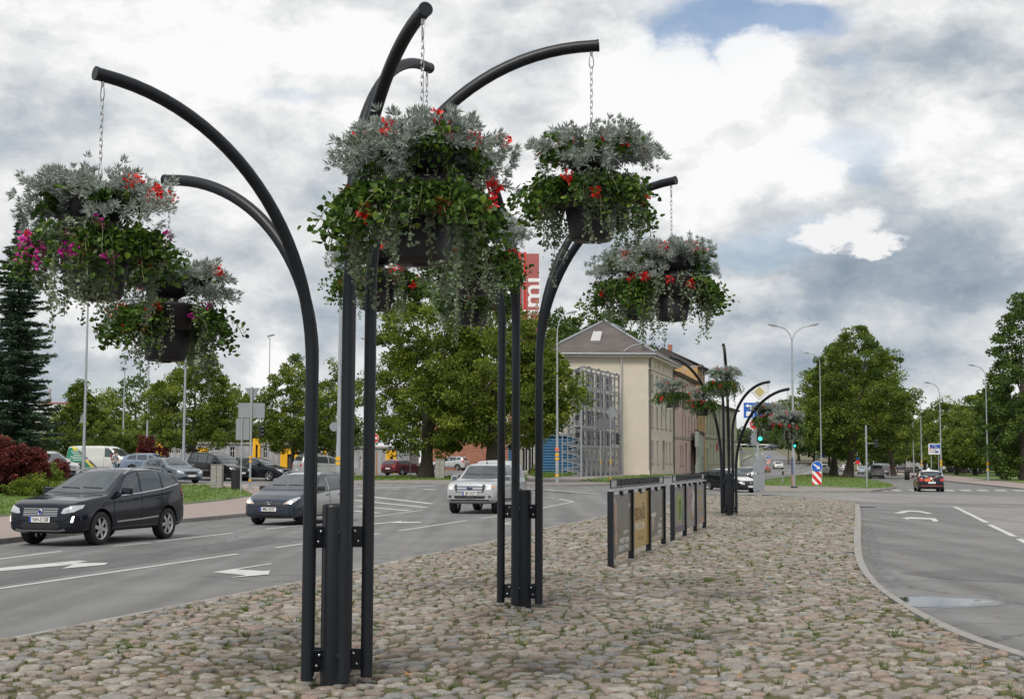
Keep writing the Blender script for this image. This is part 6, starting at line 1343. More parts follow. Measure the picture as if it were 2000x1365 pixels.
for sd in 'LR':
    VN.patch('green_panel', [(2.7, .42), (3.95, 1.60), (4.15, 1.84), (4.78, 1.80), (4.88, 1.2), (4.88, .45), (4.0, .42)], sd, M_gr, .006); VN.patch('yellow_stripe', [(2.55, .42), (2.85, .42), (3.5, 1.0), (3.35, 1.02)], sd, M_yl, .009); VN.patch('yellow_stripe', [(4.0, 1.62), (4.2, 1.86), (4.55, 1.86), (4.3, 1.62)], sd, M_yl, .009)
    for i in range(6): VN.strip([(3.75-.05*i, 1.55-.12*i), (4.55-.13*(i % 3), 1.55-.12*i)], .035, sd, M_plate, 'stripe', .010)
tv = text('SPECIALIST  PARKING', .20, M_ink, VN.o, TR(-.72, -.985, 1.02) @ RY(R(40)), .004, sx=.95)
VN.put(at(203, 97), 'C', -12)
W1 = dup(XC.o, label='white SUV parked behind the dark red bush at the left edge', group=GRP); recolour(W1, paint('pearl white', (.62, .62, .62), .1)); XC.put(P(96, 935), 'FR', -40, root=W1)
for n_ in [c_ for c_ in W1.children if c_.name.startswith(('number_plate', 'daytime'))]:
    for g_1 in list(n_.children): bpy.data.objects.remove(g_1)
    bpy.data.objects.remove(n_)
for k, v in ((ES, GRP), (MV, GRP), (HB, GRP)): k.o['group'] = v
def copycar(src, col, pname, label, px, y, head, dz=0.):
    r = dup(src.o, label=label, group=GRP); r['category'] = 'car'; recolour(r, paint(pname, col)); src.put(at(px, y), 'C', head, dz, root=r); return r
copycar(ES, (.55, .56, .57), 'far white a', 'white estate car behind the white SUV, above its roof', 92, 118, -5); copycar(HB, (.50, .52, .56), 'far silver b', 'silver hatchback left of the rear of the delivery van', 106, 113, -25)
copycar(MV, (.58, .58, .58), 'far white c', 'white car at the far left, half hidden by the spruce', 58, 122, -10); copycar(ES, (.20, .25, .34), 'far blue grey', 'blue grey car whose roof shows between the estate car and the minivan', 303, 96, -12)
copycar(HB, (.55, .56, .56), 'far white d', 'white hatchback right of the van windscreen', 279, 122, 5); copycar(MV, (.45, .46, .47), 'far silver e', 'silver hatchback with a red tail light seen between the dark posts', 634, 104, 35)
copycar(ES, (.10, .012, .02), 'dark red', 'dark red estate car seen from behind beside the big lime trunk', 787, 126, 58); copycar(HB, (.012, .05, .30), 'bright blue', 'bright blue car behind the dark red estate car', 741, 158, 15)
copycar(XC, (.52, .53, .54), 'far white f', 'white SUV parked in front of the brick building', 879, 168, 158); copycar(ES, (.02, .022, .025), 'far black g', 'black car with a roof box behind the white SUV at the brick building', 893, 186, 160)
copycar(ES, (.025, .03, .04), 'dark citroen', 'dark car coming down the road, left of the back of the round sign', 1451, 157, -100); copycar(HB, (.50, .50, .50), 'far white h', 'white car just behind the oncoming dark car', 1466, 168, -100)
copycar(HB, (.55, .55, .54), 'far white i', 'small white car coming down the climbing road', 1519.5, 262, -95); copycar(XC, (.03, .035, .05), 'far dark j', 'tiny dark car near the top of the climbing road', 1505, 425, -150)
copycar(MV, (.55, .56, .58), 'far white k', 'white minivan with a red tail light left of the island tree trunks', 1606, 205, 78); copycar(MV, (.26, .26, .25), 'taupe grey', 'grey minivan driving away right of the plain grey pole', 1709, 178, 83)
copycar(VN, (.20, .21, .22), 'far grey l', 'grey van behind the grey minivan', 1717, 235, 100); copycar(XC, (.012, .014, .018), 'far black m', 'black SUV right of the grey minivan', 1736, 268, 85)
copycar(HB, (.32, .38, .45), 'far pale blue', 'pale blue hatchback left of the grey minivan', 1689, 240, 60); copycar(ES, (.55, .56, .57), 'far white n', 'white car between the island tree trunks and the plain grey pole', 1650, 262, 85)
copycar(HB, (.02, .022, .025), 'far dark o', 'dark car parked behind the fence right of the orange and black car', 1872, 285, 5); copycar(ES, (.3, .3, .31), 'far grey p', 'silver car parked beyond the park trees', 1905, 300, 0); copycar(HB, (.5, .5, .5), 'far white q', 'white car parked beyond the fence above the kerb bend', 1795, 300, 0)
for o__ in [x for x in bpy.data.objects if x.type == 'EMPTY' and x.name.startswith('van.')]:
    for c__ in list(o__.children):
        if c__.name.split('.')[0] in ('green_panel', 'yellow_stripe', 'stripe', 'lettering'): bpy.data.objects.remove(c__)
# the two hatchbacks near the crossing
BW = generic('hatch', (.010, .011, .013), 'gloss black', 'black hatchback with a white bonnet and roof and a round door emblem', [((1.42, 2.45), (.45, .05)), ((2.53, 3.45), (.05, -.2))], (1.18, 1.98, .62, .5, (3.72, 4.0, .48, .54)))
pw = paint('white', (.62, .62, .61), .0); BW.patch('roof_skin', [(2.05, -.52), (2.05, .52), (3.6, .52), (3.6, -.52)], 'T', pw, .005); BW.patch('bonnet_skin', [(.22, -.62), (.22, .62), (1.12, .66), (1.12, -.66)], 'T', pw, .005)
q = MB(); hh, n = BW.hit(0, .62, 'F'); q.lathe([(.001, .01), (.055, .01), (.06, 0)], 16, 0, TR(BW.T @ (hh+Vector((-.02, 0, 0)))) @ RY(R(90))); q.build('badge', M_chr, BW.o)
for sd in 'LR': dp = BW.patch('door_emblem', [(1.85+.20*math.cos(t), .66+.20*math.sin(t)) for t in np.linspace(0, 2*np.pi, 19)[:-1]], sd, pw, .010); BW.strip([(1.73, .66), (1.97, .66)], .05, sd, M_ink, 'emblem_mark', .013)
BW.put(at(1427, 90), 'C', -62)
OB = generic('hatch', (.012, .014, .022), 'navy', 'navy hatchback with orange decals and a white roof driving away at the right', [((1.42, 2.45), (.45, .05)), ((2.53, 3.45), (.05, -.2))], (1.18, 1.98, .62, .5, (3.72, 4.0, .48, .54)))
M_or = mat('orange decal', (.62, .10, .02), .35, coat=.6); OB.patch('roof_skin', [(2.05, -.52), (2.05, .52), (3.66, .52), (3.66, -.52)], 'T', pw, .005)
OB.patch('orange_decal', [(-.44, .70), (-.48, .84), (-.30, .88), (-.05, .86), (.0, .78), (-.08, .70)], 'B', M_or, .009); OB.patch('orange_decal', [(-.30, .93), (-.25, .955), (.25, .955), (.30, .93)], 'B', M_or, .009); OB.patch('orange_line', [(-.72, .40), (-.72, .425), (.72, .425), (.72, .40)], 'B', M_or, .012); OB.strip([(.04, .86), (.10, .76), (.08, .70)], .04, 'B', pw, 'white_swirl', .012)
for sd in 'LR': OB.patch('orange_decal', [(2.2, .35), (2.9, .9), (3.5, .95), (3.1, .6), (2.9, .35)], sd, M_or, .009); OB.patch('orange_decal', [(3.5, .98), (3.4, 1.28), (3.62, 1.28), (3.95, 1.0)], sd, M_or, .009); OB.strip([(3.7, 1.30), (4.0, 1.0)], .04, sd, pw, 'white_line', .012)
q = MB(); hh, n = OB.hit(0, .86, 'B'); q.lathe([(.001, .01), (.055, .01), (.06, 0)], 16, 0, TR(OB.T @ (hh+Vector((.02, 0, 0)))) @ RY(R(-90))); q.build('badge', M_chr, OB.o); q = MB(); hh, n = OB.hit(2.3, 0, 'T'); b0 = OB.T @ hh; q.add([b0+Vector(p) for p in ((.05, -.18, 0), (-.05, -.18, 0), (-.05, .18, 0), (.05, .18, 0), (.02, 0, .2), (-.02, 0, .2))], [(0, 3, 2, 1), (0, 4, 3), (1, 2, 5), (0, 1, 5, 4), (2, 3, 4, 5)]); q.build('roof_sign', pw, OB.o)
OB.put(at(1812.5, 95), 'C', 79)
# ================= street furniture =================
M_galv = mat('galvanised pole', (.33, .36, .38), .5, .35, var=.12, vs=2); M_back = mat('grey sign back', (.24, .26, .28), .55, .25, var=.10, vs=2); M_sy = mat('yellow band', (.70, .38, .01), .5)
M_sw = mat('sign white', (.72, .72, .70), .4); M_sr2 = mat('sign red', (.58, .02, .02), .4); M_sb = mat('sign blue', (.01, .10, .42), .4); M_conc = mat('old concrete', (.27, .26, .24), .9, var=.25, vs=5, bump=.4, bs=20)
M_lampg = mat('lamp cover', (.60, .62, .64), .2); M_go = mat('green signal', (.05, .95, .62), .3, emit=2.2); M_housing = mat('signal housing', (.012, .014, .014), .5)
LG = 'street lamps along the roads'
def head(q, g, p, d, L=.85):
    """luminaire at p pointing along d"""
    a = math.atan2(d.y, d.x); T = TR(p) @ RZ(a) @ RY(R(-12)); prof = [(.0, .05, .04), (.12, .10, .08), (.45, .17, .12), (.75, .15, .10), (.92, .06, .04)]
    vs = []; n = 8
    for x, w_, h in prof:
        for k in range(n): t = 2*math.pi*k/n; vs.append((x*L, w_*math.cos(t), h*max(math.sin(t), -.25)))
    fs = [(i*n+k, i*n+(k+1) % n, (i+1)*n+(k+1) % n, (i+1)*n+k) for i in range(len(prof)-1) for k in range(n)]+[list(range(n)), [len(vs)-n+k for k in range(n)]]
    q.add(vs, fs, 0, True, T); g.box((.5*L, 0, -.045), (.5*L, .22, .05), 0, T)
def lamp(px, top, dist, tipx, tipy, label, bands=(), r=.09, base=None, double=None, z0=0.05, tipd=0.):
    b = at(px, dist, z0) if base is None else P(px, base, .12); dist = b.y
    o = thing('street_lamp', label, 'street lamp', b, 0, LG); zt = hgt(top, dist)-b.z; q = MB(); ns = 8
    q.tube([(0, 0, -.1), (0, 0, zt*.18), (0, 0, zt*.2), (0, 0, zt*.6), (0, 0, zt)], [r*1.25, r*1.2, r, r*.75, r*.55], 10); q.build('pole', M_galv, o)
    for tx, ty in [(tipx, tipy)]+([double] if double else []):
        t = A(tx, ty, dist+tipd)-b; pts = []; l_ = Vector((t.x, t.y, 0)); Lh = l_.length; u = l_.normalized(); hl = .8
        e = t-u*hl*.9; rz_ = e.z-zt
        for k in range(ns+1): s_ = k/ns; a = math.pi/2*s_; pts.append(Vector((e.x*(1-math.cos(a)), e.y*(1-math.cos(a)), zt+rz_*math.sin(a))))
        q = MB(); q.tube(pts, .04, 8); q.build('arm', M_galv, o); q = MB(); g = MB(); head(q, g, e, u, hl); hd_ = q.build('lamp_head', M_back, o); g.build('cover', M_lampg, hd_)
    for y0, y1 in bands:
        z1, z2 = hgt(y1, dist)-b.z, hgt(y0, dist)-b.z; q = MB(); q.tube([(0, 0, z1), (0, 0, z2)], r*1.2+.02, 12); q.build('yellow_band', M_sy, o)
    return o
lamp(163, 592, 80, 186, 577, 'lamp post rising from the white parked SUV to the lowest left pot')
lamp(239, 735, 150, 234, 720, 'thin pale mast with a small lamp, behind the red leaved tree', r=.10, double=(249, 722)); lamp(286, 640, 140, 296, 628, 'thin grey lamp post left of the broad lime tree, mostly behind the pot')
lamp(358, 600, 86, 372, 588, 'lamp post in front of the broad young lime tree'); lamp(523, 668, 130, 537, 657, 'thin lamp post with a short arm left of the tall posts', r=.07)
fp = lamp(661, 520, 72, 690, 505, 'pale lamp post with two yellow bands between the nearest dark posts', bands=((893, 900), (903, 909)), r=.115)
lamp(1088, 655, 0, 1128, 613, 'lamp post with yellow bands before the blue wall', bands=((885, 890), (893, 898), (926, 930)), base=942.5, r=.10); q = MB(); gl_ = bpy.data.objects['street_lamp.006']; zz = hgt(877, gl_.location.y)-gl_.location.z; q.box((0, -.13, zz), (.24, .02, .24)); q.build('orange_sticker', mat('orange sticker', (.62, .16, .08), .5), gl_)
lamp(1214.5, 700, 0, 1264, 673, 'lamp post before the cream end wall', base=927, r=.09); lamp(1326.5, 752, 146, 1361, 718, 'lamp post between the cream and the pink house', r=.085); lamp(1355.5, 770, 172, 1368, 757, 'thin lamp post with a hooked top before the pink house', r=.07)
lamp(1550.5, 668, 0, 1500, 638, 'double armed street lamp at the end of the grass island', base=952.5, r=.105, double=(1600, 637)); lamp(1604, 706, 165, 1570, 691, 'lamp whose head sticks out left of the big island tree'); lamp(1424, 790, 205, 1441, 775, 'lamp behind the farthest flower stand, its arm pointing right', r=.08)
lamp(1838, 768, 150, 1805, 749, 'lamp post right of the white town board', bands=((896, 901), (903, 907))); lamp(1800, 790, 195, 1775, 773, 'lamp post left of the white town board', bands=((897, 900), (903, 906)), r=.10); lamp(1784.5, 802, 265, 1776, 792, 'distant lamp post behind the yellow diamond sign', r=.10)
lamp(1929, 735, 148, 1892, 715, 'rightmost lamp post, before the tall dark tree', bands=((899, 905), (912, 916)))
def pole_thing(name, label, cat, px, py, top, r=.035, m=None, plate=False, group=None, dz=.12, dist=None):
    b = P(px, py, dz) if dist is None else at(px, dist, dz); o = thing(name, label, cat, b, 0, group); q = MB(); zt = hgt(top, b.y)-b.z; q.tube([(0, 0, -.1), (0, 0, zt)], r, 10); q.build('pole', m or M_galv, o)
    if plate: q = MB(); q.box((0, 0, .03), (r*5, r*5, .08)); q.build('base_plate', M_conc, o)
    return o, b
def loc2(o, px, py): return A(px, py, o.location.y)-o.location
def rect(o, x0, y0, x1, y1, m, name='sign_back', dy=.05, th=.025, m2=None, border=None):
    a = loc2(o, x0, y1); b = loc2(o, x1, y0); q = MB(); q.box(((a.x+b.x)/2, dy, (a.z+b.z)/2), (b.x-a.x, th, b.z-a.z), bev=.006); return q.build(name, m, o)
def disc(o, cx, cy, rpx, m, name='sign_back', dy=.05, th=.025, axis='Y'):
    c = loc2(o, cx, cy); q = MB(); q.disc((c.x, dy, c.z), rpx/ppm(o.location.y), 28, axis, th); return q.build(name, m, o)
def poly(o, pts, m, name, dy, th=.02, parent=None):
    p = [(loc2(o, a, b).x, loc2(o, a, b).z) for a, b in pts]; q = MB(); q.prism(p, dy-th/2, dy+th/2); return q.build(name, m, parent or o)
def bands(o, l, r=.06):
    for y0, y1 in l: a, b = loc2(o, 0, y1).z, loc2(o, 0, y0).z; q = MB(); q.tube([(0, 0, a), (0, 0, b)], r, 10); q.build('yellow_band', M_sy, o)
def signal(o, cx, y0, y1, face='front', lit=2, w_=.30, dx=0.):
    """three lamp traffic signal ; face: towards the camera, away, or sideways"""
    a, b = loc2(o, cx, y1), loc2(o, cx, y0); h = b.z-a.z; s = {'front': -1, 'back': 1}.get(face, -1); T = TR(a.x+dx, 0, a.z) @ (RZ(R(90)) if face == 'right' else (RZ(R(-90)) if face == 'left' else Matrix.Identity(4))); w_ = min(w_, h*.42)
    q = MB(); q.box((0, s*.10, h/2), (w_, .14, h), 0, T, bev=.02); sg = q.build('signal_head', M_housing if face != 'back' else M_back, o)
    for k in range(3):
        z = h*(1-(k+.5)/3); q = MB(); q.lathe([(w_*.36, 0), (w_*.40, .13)], 12, 0, T @ TR(0, s*.17, z) @ RX(R(90) if s < 0 else R(-90))); q.build('visor', M_housing, sg)
        q = MB(); q.lathe([(.001, .02), (w_*.34, .0)], 14, 0, T @ TR(0, s*.175, z) @ RX(R(90) if s < 0 else R(-90))); q.build('lens', M_go if (k == lit and face == 'front') else M_housing, sg)
# sign cluster by the car park
o, b = pole_thing('traffic_sign', 'pole with yellow bands carrying a triangle back and two square backs by the car park', 'traffic sign', 488, 955.5, 757, .055, plate=True)
poly(o, [(477.5, 757.5), (507, 757.5), (493, 785)], M_back, 'triangle_back', .075); rect(o, 465, 787, 517, 816, M_back); signal(o, 499, 831, 853, 'right', dx=.12); bands(o, ((888, 893), (897, 901), (934, 938)), .075)
o, b = pole_thing('traffic_sign', 'thin pole with one upright square back beside the black litter bin', 'traffic sign', 470, 963, 817, .035); rect(o, 460, 817.5, 487, 859, M_back)
def cabinet(px, py, w_, top, label):
    b = P(px, py, .14); o = thing('utility_cabinet', label, 'cabinet', b); s = w_/ppm(b.y); h = hgt(top, b.y)-b.z; q = MB(); q.box((0, 0, h*.56), (s, s*.75, h*.88), bev=.015); q.build('body', M_conc, o); q = MB(); q.box((0, 0, h*.06), (s*1.0, s*.7, h*.14)); q.build('foot', M_conc, o)
    q = MB(); q.box((0, 0, h*1.0), (s*1.06, s*.82, .03)); q.build('lid', M_conc, o); q = MB(); q.box((s*.02, -s*.38, h*.56), (.014, .012, h*.80)); q.build('door_gap', M_seam, o)
cabinet(423.5, 953, 22, 909, 'concrete utility cabinet on the lawn beside the litter bin'); cabinet(859, 934.5, 18, 897, 'pale concrete utility cabinet in front of the white SUV at the brick building')
b = P(460, 956, .14); o = thing('litter_bin', 'black slatted litter bin right of the concrete cabinet', 'litter bin', b); h = hgt(918, b.y)-b.z; rr = 8/ppm(b.y)
q = MB()
for k in range(20): a = 2*math.pi*k/20; q.box((rr*math.cos(a), rr*math.sin(a), h/2), (.03, .06, h*.92), 0, rz=a)
q.build('slats', M_blk, o); q = MB(); q.lathe([(.001, .05), (rr*.9, .05), (rr*.9, h*.9), (rr*.8, h*.9), (rr*.8, .1)], 20); q.build('liner', M_blk, o); q = MB(); q.lathe([(rr*1.04, h*.93), (rr*1.04, h*.99), (rr*.8, h)], 20); q.build('rim', M_steel, o)
o = bpy.data.objects['street_lamp']; poly(o, [(153.5, 825), (167, 825), (160.5, 806)], M_back, 'triangle_back', .12)
disc(fp, 652, 833, 9, M_back, dy=.14)
o, b = pole_thing('no_entry_sign', 'red no entry sign right of the nearest stand, before the lime trees', 'traffic sign', 731, 936, 845, .035); disc(o, 731, 855.5, 9.3, M_sw, 'rim', -.05); disc(o, 731, 855.5, 8.6, M_sr2, 'sign_face', -.065); rect(o, 725, 853.2, 737, 857.8, M_sw, 'bar', -.085, .02)
o, b = pole_thing('marker_post', 'orange brown post just right of the no entry sign', 'post', 735, 925, 882, .055, mat('orange brown post', (.40, .17, .05), .6))
o, b = pole_thing('traffic_sign', 'round sign back on a pole left of the second stand', 'traffic sign', 969, 934, 845, .04); disc(o, 968.5, 866, 5.5, M_back); disc(o, 968.5, 855, 1, M_back, 'clamp'); bands(o, ((889, 895),), .06)
o, b = pole_thing('traffic_sign', 'thin pole with a narrow white board between the posts of the second stand', 'traffic sign', 992.5, 934, 806, .035); rect(o, 989, 806, 994, 829, M_sw, 'board'); signal(o, 973, 836, 852, 'left')
o, b = pole_thing('traffic_sign', 'pole with a diamond back and a dark board before the steel lattice', 'traffic sign', 1192.5, 940, 792, .05); poly(o, [(1184, 806), (1194.5, 793.5), (1206, 806), (1194.5, 819)], M_back, 'diamond_back', .08); signal(o, 1202, 846, 868, 'right', dx=0); bands(o, ((893, 896.5), (899, 902), (928, 932)), .075)
rect(o, 1167.5, 818, 1202, 838, mat('dark sign back', (.13, .14, .15), .5, .2), dy=.05)
o, b = pole_thing('marker_post', 'thin pole left of the diamond back, by the steel lattice', 'post', 1173, 938, 838.5, .04); bands(o, ((893, 896), (899, 901)), .06)
o, b = pole_thing('traffic_sign', 'small round and square backs on a pole before the pink house', 'traffic sign', 1368, 926, 888, .035); disc(o, 1368, 894, 6.2, M_back); rect(o, 1363, 901, 1373, 916, M_back)
o, b = pole_thing('traffic_sign', 'small round sign on a dark post before the yellow green house', 'traffic sign', 1378, 921, 864, .05, M_blk); disc(o, 1376.5, 876, 4.3, M_back); rect(o, 1374.5, 863, 1380, 868, M_blk, 'box')
b = at(1404, 184, 0); o = thing('flag', 'dark red flag hanging from a slanting pole on the yellow green house', 'flag', b+Vector((0, 0, 0))); t0 = loc2(o, 1405, 853); t1 = loc2(o, 1399.5, 866); q = MB(); q.tube([t0, t1+(t1-t0)*.15], .035, 6); q.build('pole', M_galv, o)
q = MB(); pts = [loc2(o, a_, b_) for a_, b_ in ((1403.5, 858), (1398.5, 868), (1399.5, 881), (1402.5, 880), (1402.2, 868))]; q.add([p+Vector((0, .02*(i % 2), 0)) for i, p in enumerate(pts)]+[p+Vector((0, .06, 0)) for p in pts], [(0, 1, 2, 3, 4), (9, 8, 7, 6, 5)]+[(i, (i+1) % 5, (i+1) % 5+5, i+5) for i in range(5)]); q.build('cloth', mat('dark red cloth', (.22, .02, .03), .8), o)
# main junction sign pole
o, b = pole_thing('signal_pole', 'grey signal pole with a diamond and blue lane board at the island tip', 'signal pole', 1481, 968, 782, .075, plate=True, dz=.1)
def diamond(o, cx, cy, r1, dy=-.09, yel=None):
    poly(o, [(cx-r1, cy), (cx, cy-r1), (cx+r1, cy), (cx, cy+r1)], M_sw, 'diamond_rim', dy, .03); poly(o, [(cx-r1*.9, cy), (cx, cy-r1*.9), (cx+r1*.9, cy), (cx, cy+r1*.9)], mat('diamond line', (.10, .10, .10), .5), 'diamond_line', dy-.02, .012); poly(o, [(cx-r1*.86, cy), (cx, cy-r1*.86), (cx+r1*.86, cy), (cx, cy+r1*.86)], M_sw, 'diamond_white', dy-.028, .01); poly(o, [(cx-r1*.64, cy), (cx, cy-r1*.64), (cx+r1*.64, cy), (cx, cy+r1*.64)], yel or M_sy, 'diamond_face', dy-.036, .01)
diamond(o, 1482.5, 765.5, 17, yel=mat('faded yellow', (.42, .36, .17), .5)); bo = rect(o, 1452, 786.5, 1503.5, 816, M_sb, 'lane_board', -.10)
def arr(pts, par, dy): poly(o, pts, M_sw, 'lane_symbol', dy, .01, par)
arr([(1454.5, 792.5), (1461, 789), (1461, 791.5), (1467, 791.5), (1467, 800), (1464.6, 800), (1464.6, 793.8), (1461, 793.8), (1461, 796)], bo, -.12); arr([(1457, 803.5), (1465.5, 803.5), (1466, 812), (1464.5, 812), (1464.5, 813.5), (1462.5, 813.5), (1462.5, 812), (1459.5, 812), (1459.5, 813.5), (1457.5, 813.5), (1457.5, 812), (1456.3, 812)], bo, -.12)
for y_ in (790, 794.5, 799, 803.5, 808, 812): arr([(1470.6, y_), (1471.9, y_), (1471.9, y_+2.6), (1470.6, y_+2.6)], bo, -.12)
for cx in (1479, 1494): arr([(cx-.9, 813), (cx-.9, 796), (cx-3, 796), (cx, 790), (cx+3, 796), (cx+.9, 796), (cx+.9, 813)], bo, -.12)
signal(o, 1483.5, 829, 862, 'front', 2, .32, 0); disc(o, 1481.5, 910.5, 13, M_back, dy=-.12); rect(o, 1470.5, 926, 1492.5, 958, M_back, dy=-.10)
q = MB(); q.box((0, -.118, loc2(o, 0, 942).z), (.56, .012, .03)); q.build('cross_rail', M_galv, o)
o, b = pole_thing('signal_pole', 'thin pole with a no entry sign and grey signal backs, behind the farthest stand', 'signal pole', 1473.5, 962, 820, .045, dist=78); disc(o, 1473, 828.5, 9.6, M_sw, 'rim', -.06); disc(o, 1473, 828.5, 8.9, M_sr2, 'sign_face', -.075); rect(o, 1466, 826.3, 1480, 830.6, M_sw, 'bar', -.095, .02); rect(o, 1466, 846, 1477, 870, M_back, 'signal_back', 0, .2)
for y_ in (848, 857, 866): q = MB(); c_ = loc2(o, 1463, y_); q.box(c_, (.22, .2, .12)); q.build('visor', M_housing, o)
bands(o, ((897, 901),), .06)
o = bpy.data.objects['street_lamp.010']; signal(o, 1551, 857, 873, 'front', 2, .30)
rect(o, 1546.5, 893, 1547.6, 925, mat('dull blue edge', (.08, .12, .20), .5), 'side_on_sign', -.05, .5); rect(o, 1545.8, 926, 1547.8, 948, mat('dull red edge', (.35, .20, .18), .5), 'side_on_board', -.05, .35); rect(o, 1545, 950, 1557, 953, M_blk, 'base_plate', 0, .35)
def keep_right(px, py, cx, cy, r1, bx0, by0, bx1, by1, label, dist=None, dz=.12):
    o, b = pole_thing('keep_right_sign', label, 'traffic sign', px, py, cy+r1*.5, .03, dist=dist, dz=dz); disc(o, cx, cy, r1, M_sw, 'rim', -.05); disc(o, cx, cy, r1*.93, M_sb, 'sign_face', -.065)
    a = R(-38); L = r1*.72
    def rot(l): return [(cx+x*math.cos(a)+y*math.sin(a), cy-x*math.sin(a)+y*math.cos(a)) for x, y in l]
    poly(o, rot([(-L, -r1*.13), (L*.35, -r1*.13), (L*.2, -r1*.42), (L*1.05, 0), (L*.2, r1*.42), (L*.35, r1*.13), (-L, r1*.13)]), M_sw, 'arrow', -.085)
    bb = rect(o, bx0, by0, bx1, by1, M_sw, 'striped_board', -.05); w_, h_ = bx1-bx0, by1-by0
    from_ = [(-.95, -.45), (-.1, .42), (.78, 1.3)]
    for lo in (-.62, .10, .82):
        # diagonal stripe running down to the right, clipped to the board
        pts = []; s_ = .36
        def clip(poly_, f):
            out = []
            for (x1, y1), (x2, y2) in zip(poly_, poly_[1:]+poly_[:1]):
                a1, a2 = f(x1, y1), f(x2, y2)
                if a1 >= 0: out.append((x1, y1))
                if a1*a2 < 0: t = a1/(a1-a2); out.append((x1+(x2-x1)*t, y1+(y2-y1)*t))
            return out
        pl = [(0, 0), (w_, 0), (w_, h_), (0, h_)]; f = lambda x, y: y/h_-.78*x/w_; pl = clip(pl, lambda x, y: f(x, y)-lo*.9); pl = clip(pl, lambda x, y: lo*.9+.33-f(x, y)) if pl else pl
        if len(pl) > 2: poly(o, [(bx0+x, by0+y) for x, y in pl], M_sr2, 'red_stripe', -.068, .01, bb)
keep_right(1594.5, 953.5, 1595, 911, 10.8, 1586, 921, 1604, 946, 'blue keep right sign above a red and white striped board on the grass island')
keep_right(1500.5, 908, 1501, 892, 3.6, 1498, 897, 1503.5, 906, 'tiny distant keep right sign beside the oncoming white car', dist=235, dz=.05)
o, b = pole_thing('marker_post', 'short black post on the left end of the grass island', 'post', 1529, 943.5, 922, .06, M_back); rect(o, 1527.6, 920, 1530.8, 927, M_blk, 'cap', 0, .14)
o, b = pole_thing('signal_pole', 'plain grey pole with a dark signal on the right end of the grass island', 'signal pole', 1693.3, 949.5, 828, .07, dz=.15); signal(o, 1707, 858, 874, 'right'); q = MB(); c_ = loc2(o, 1707, 866); q.tube([(0, 0, c_.z), c_], .03, 6); q.build('bracket', M_galv, o)
o, b = pole_thing('traffic_sign', 'yellow diamond sign above a small blue lane board left of the lamp posts', 'traffic sign', 1786, 914, 884, .05); diamond(o, 1785.5, 877, 5.4); bo = rect(o, 1776, 882.8, 1795.5, 891.6, M_sb, 'lane_board', -.08)
for cx in (1785.5, 1792.3): poly(o, [(cx-.5, 890.8), (cx-.5, 886), (cx-1.4, 886), (cx, 883.8), (cx+1.4, 886), (cx+.5, 886), (cx+.5, 890.8)], M_sw, 'lane_symbol', -.10, .01, bo)
poly(o, [(1777.3, 886), (1779.4, 884.4), (1779.4, 885.5), (1781.4, 885.5), (1781.4, 890.5), (1780.4, 890.5), (1780.4, 886.6), (1779.4, 886.6), (1779.4, 887.6)], M_sw, 'lane_symbol', -.10, .01, bo)
o, b = pole_thing('town_sign_board', 'white direction board with a blue upper field in front of the park trees', 'sign board', 1819, 911, 888, .06, dist=165); bo = rect(o, 1813.5, 866.2, 1838.5, 887.3, M_sw, 'board', 0, .06); q = MB(); c_ = loc2(o, 1833, 888); q.tube([(c_.x, 0, -.1), (c_.x, 0, c_.z)], .06, 8); q.build('pole', M_galv, o)
bb = rect(o, 1815.8, 868, 1837.6, 875.3, M_sb, 'blue_field', -.045)
for s_, px_, py_, sz, m_ in (('Centrs', 1825, 869.9, .17, M_sw), ('Rīga', 1828, 873.3, .17, M_sw), ('Ventspils', 1825, 878, .15, M_ink), ('Grobiņa', 1821, 882.3, .15, M_ink)): c_ = loc2(o, px_, py_); text(s_, sz, m_, bo, TR(c_.x, -.062, c_.z), .002)
rect(o, 1819, 872.6, 1822.5, 874.4, M_sr2, 'red_mark', -.06); rect(o, 1826, 880.6, 1833, 883.8, M_sb, 'blue_mark', -.045); rect(o, 1815.5, 877, 1818, 879.3, M_sr2, 'red_mark', -.045)
o, b = pole_thing('traffic_sign', 'grey square back with a small blue arrow sign behind the keep right sign', 'traffic sign', 1597, 915, 886, .08, dist=190); rect(o, 1592, 890, 1600, 903, M_back); disc(o, 1608, 889.5, 3.6, M_sb, 'blue_disc', -.05)
o, b = pole_thing('traffic_sign', 'tiny blue round sign above a red chevron, left of the plain grey pole', 'traffic sign', 1674.5, 911, 877, .06, M_sw, dist=250); disc(o, 1674.5, 895, 3.4, M_sb, 'blue_disc', -.07); rect(o, 1671, 899, 1679, 906, M_sr2, 'chevron', -.07)
for i, (x0, y0, x1, y1) in enumerate([(1444.5, 879, 1456, 888), (1459, 880, 1466, 888)]): o, b = pole_thing('traffic_sign', ['grey square sign back before the climbing road, left one', 'grey square sign back before the climbing road, right one'][i], 'traffic sign', (x0+x1)/2, 900, y0, .07, dist=210); rect(o, x0, y0, x1, y1, M_back)
# litter bin and small bits by the right pavement
b = at(1771, 150, .15); o = thing('litter_bin', 'black round litter bin on the pavement bend at the right', 'litter bin', b); q = MB(); q.lathe([(.001, .0), (.26, .0), (.28, .95), (.24, 1.0), (.001, 1.02)], 16); q.build('body', M_blk, o); q = MB(); q.lathe([(.30, .80), (.30, .86)], 16); q.build('rim', M_steel, o)
bush(1778, 912, .55, .8, M_dark, 91, 'small dark shrub beside the round litter bin at the right', nc=24, leaf=.2, dz=.15)
o, b = pole_thing('marker_post', 'short white post on the lawn before the right park trees', 'post', 1892, 923, 913, .05, M_sw)
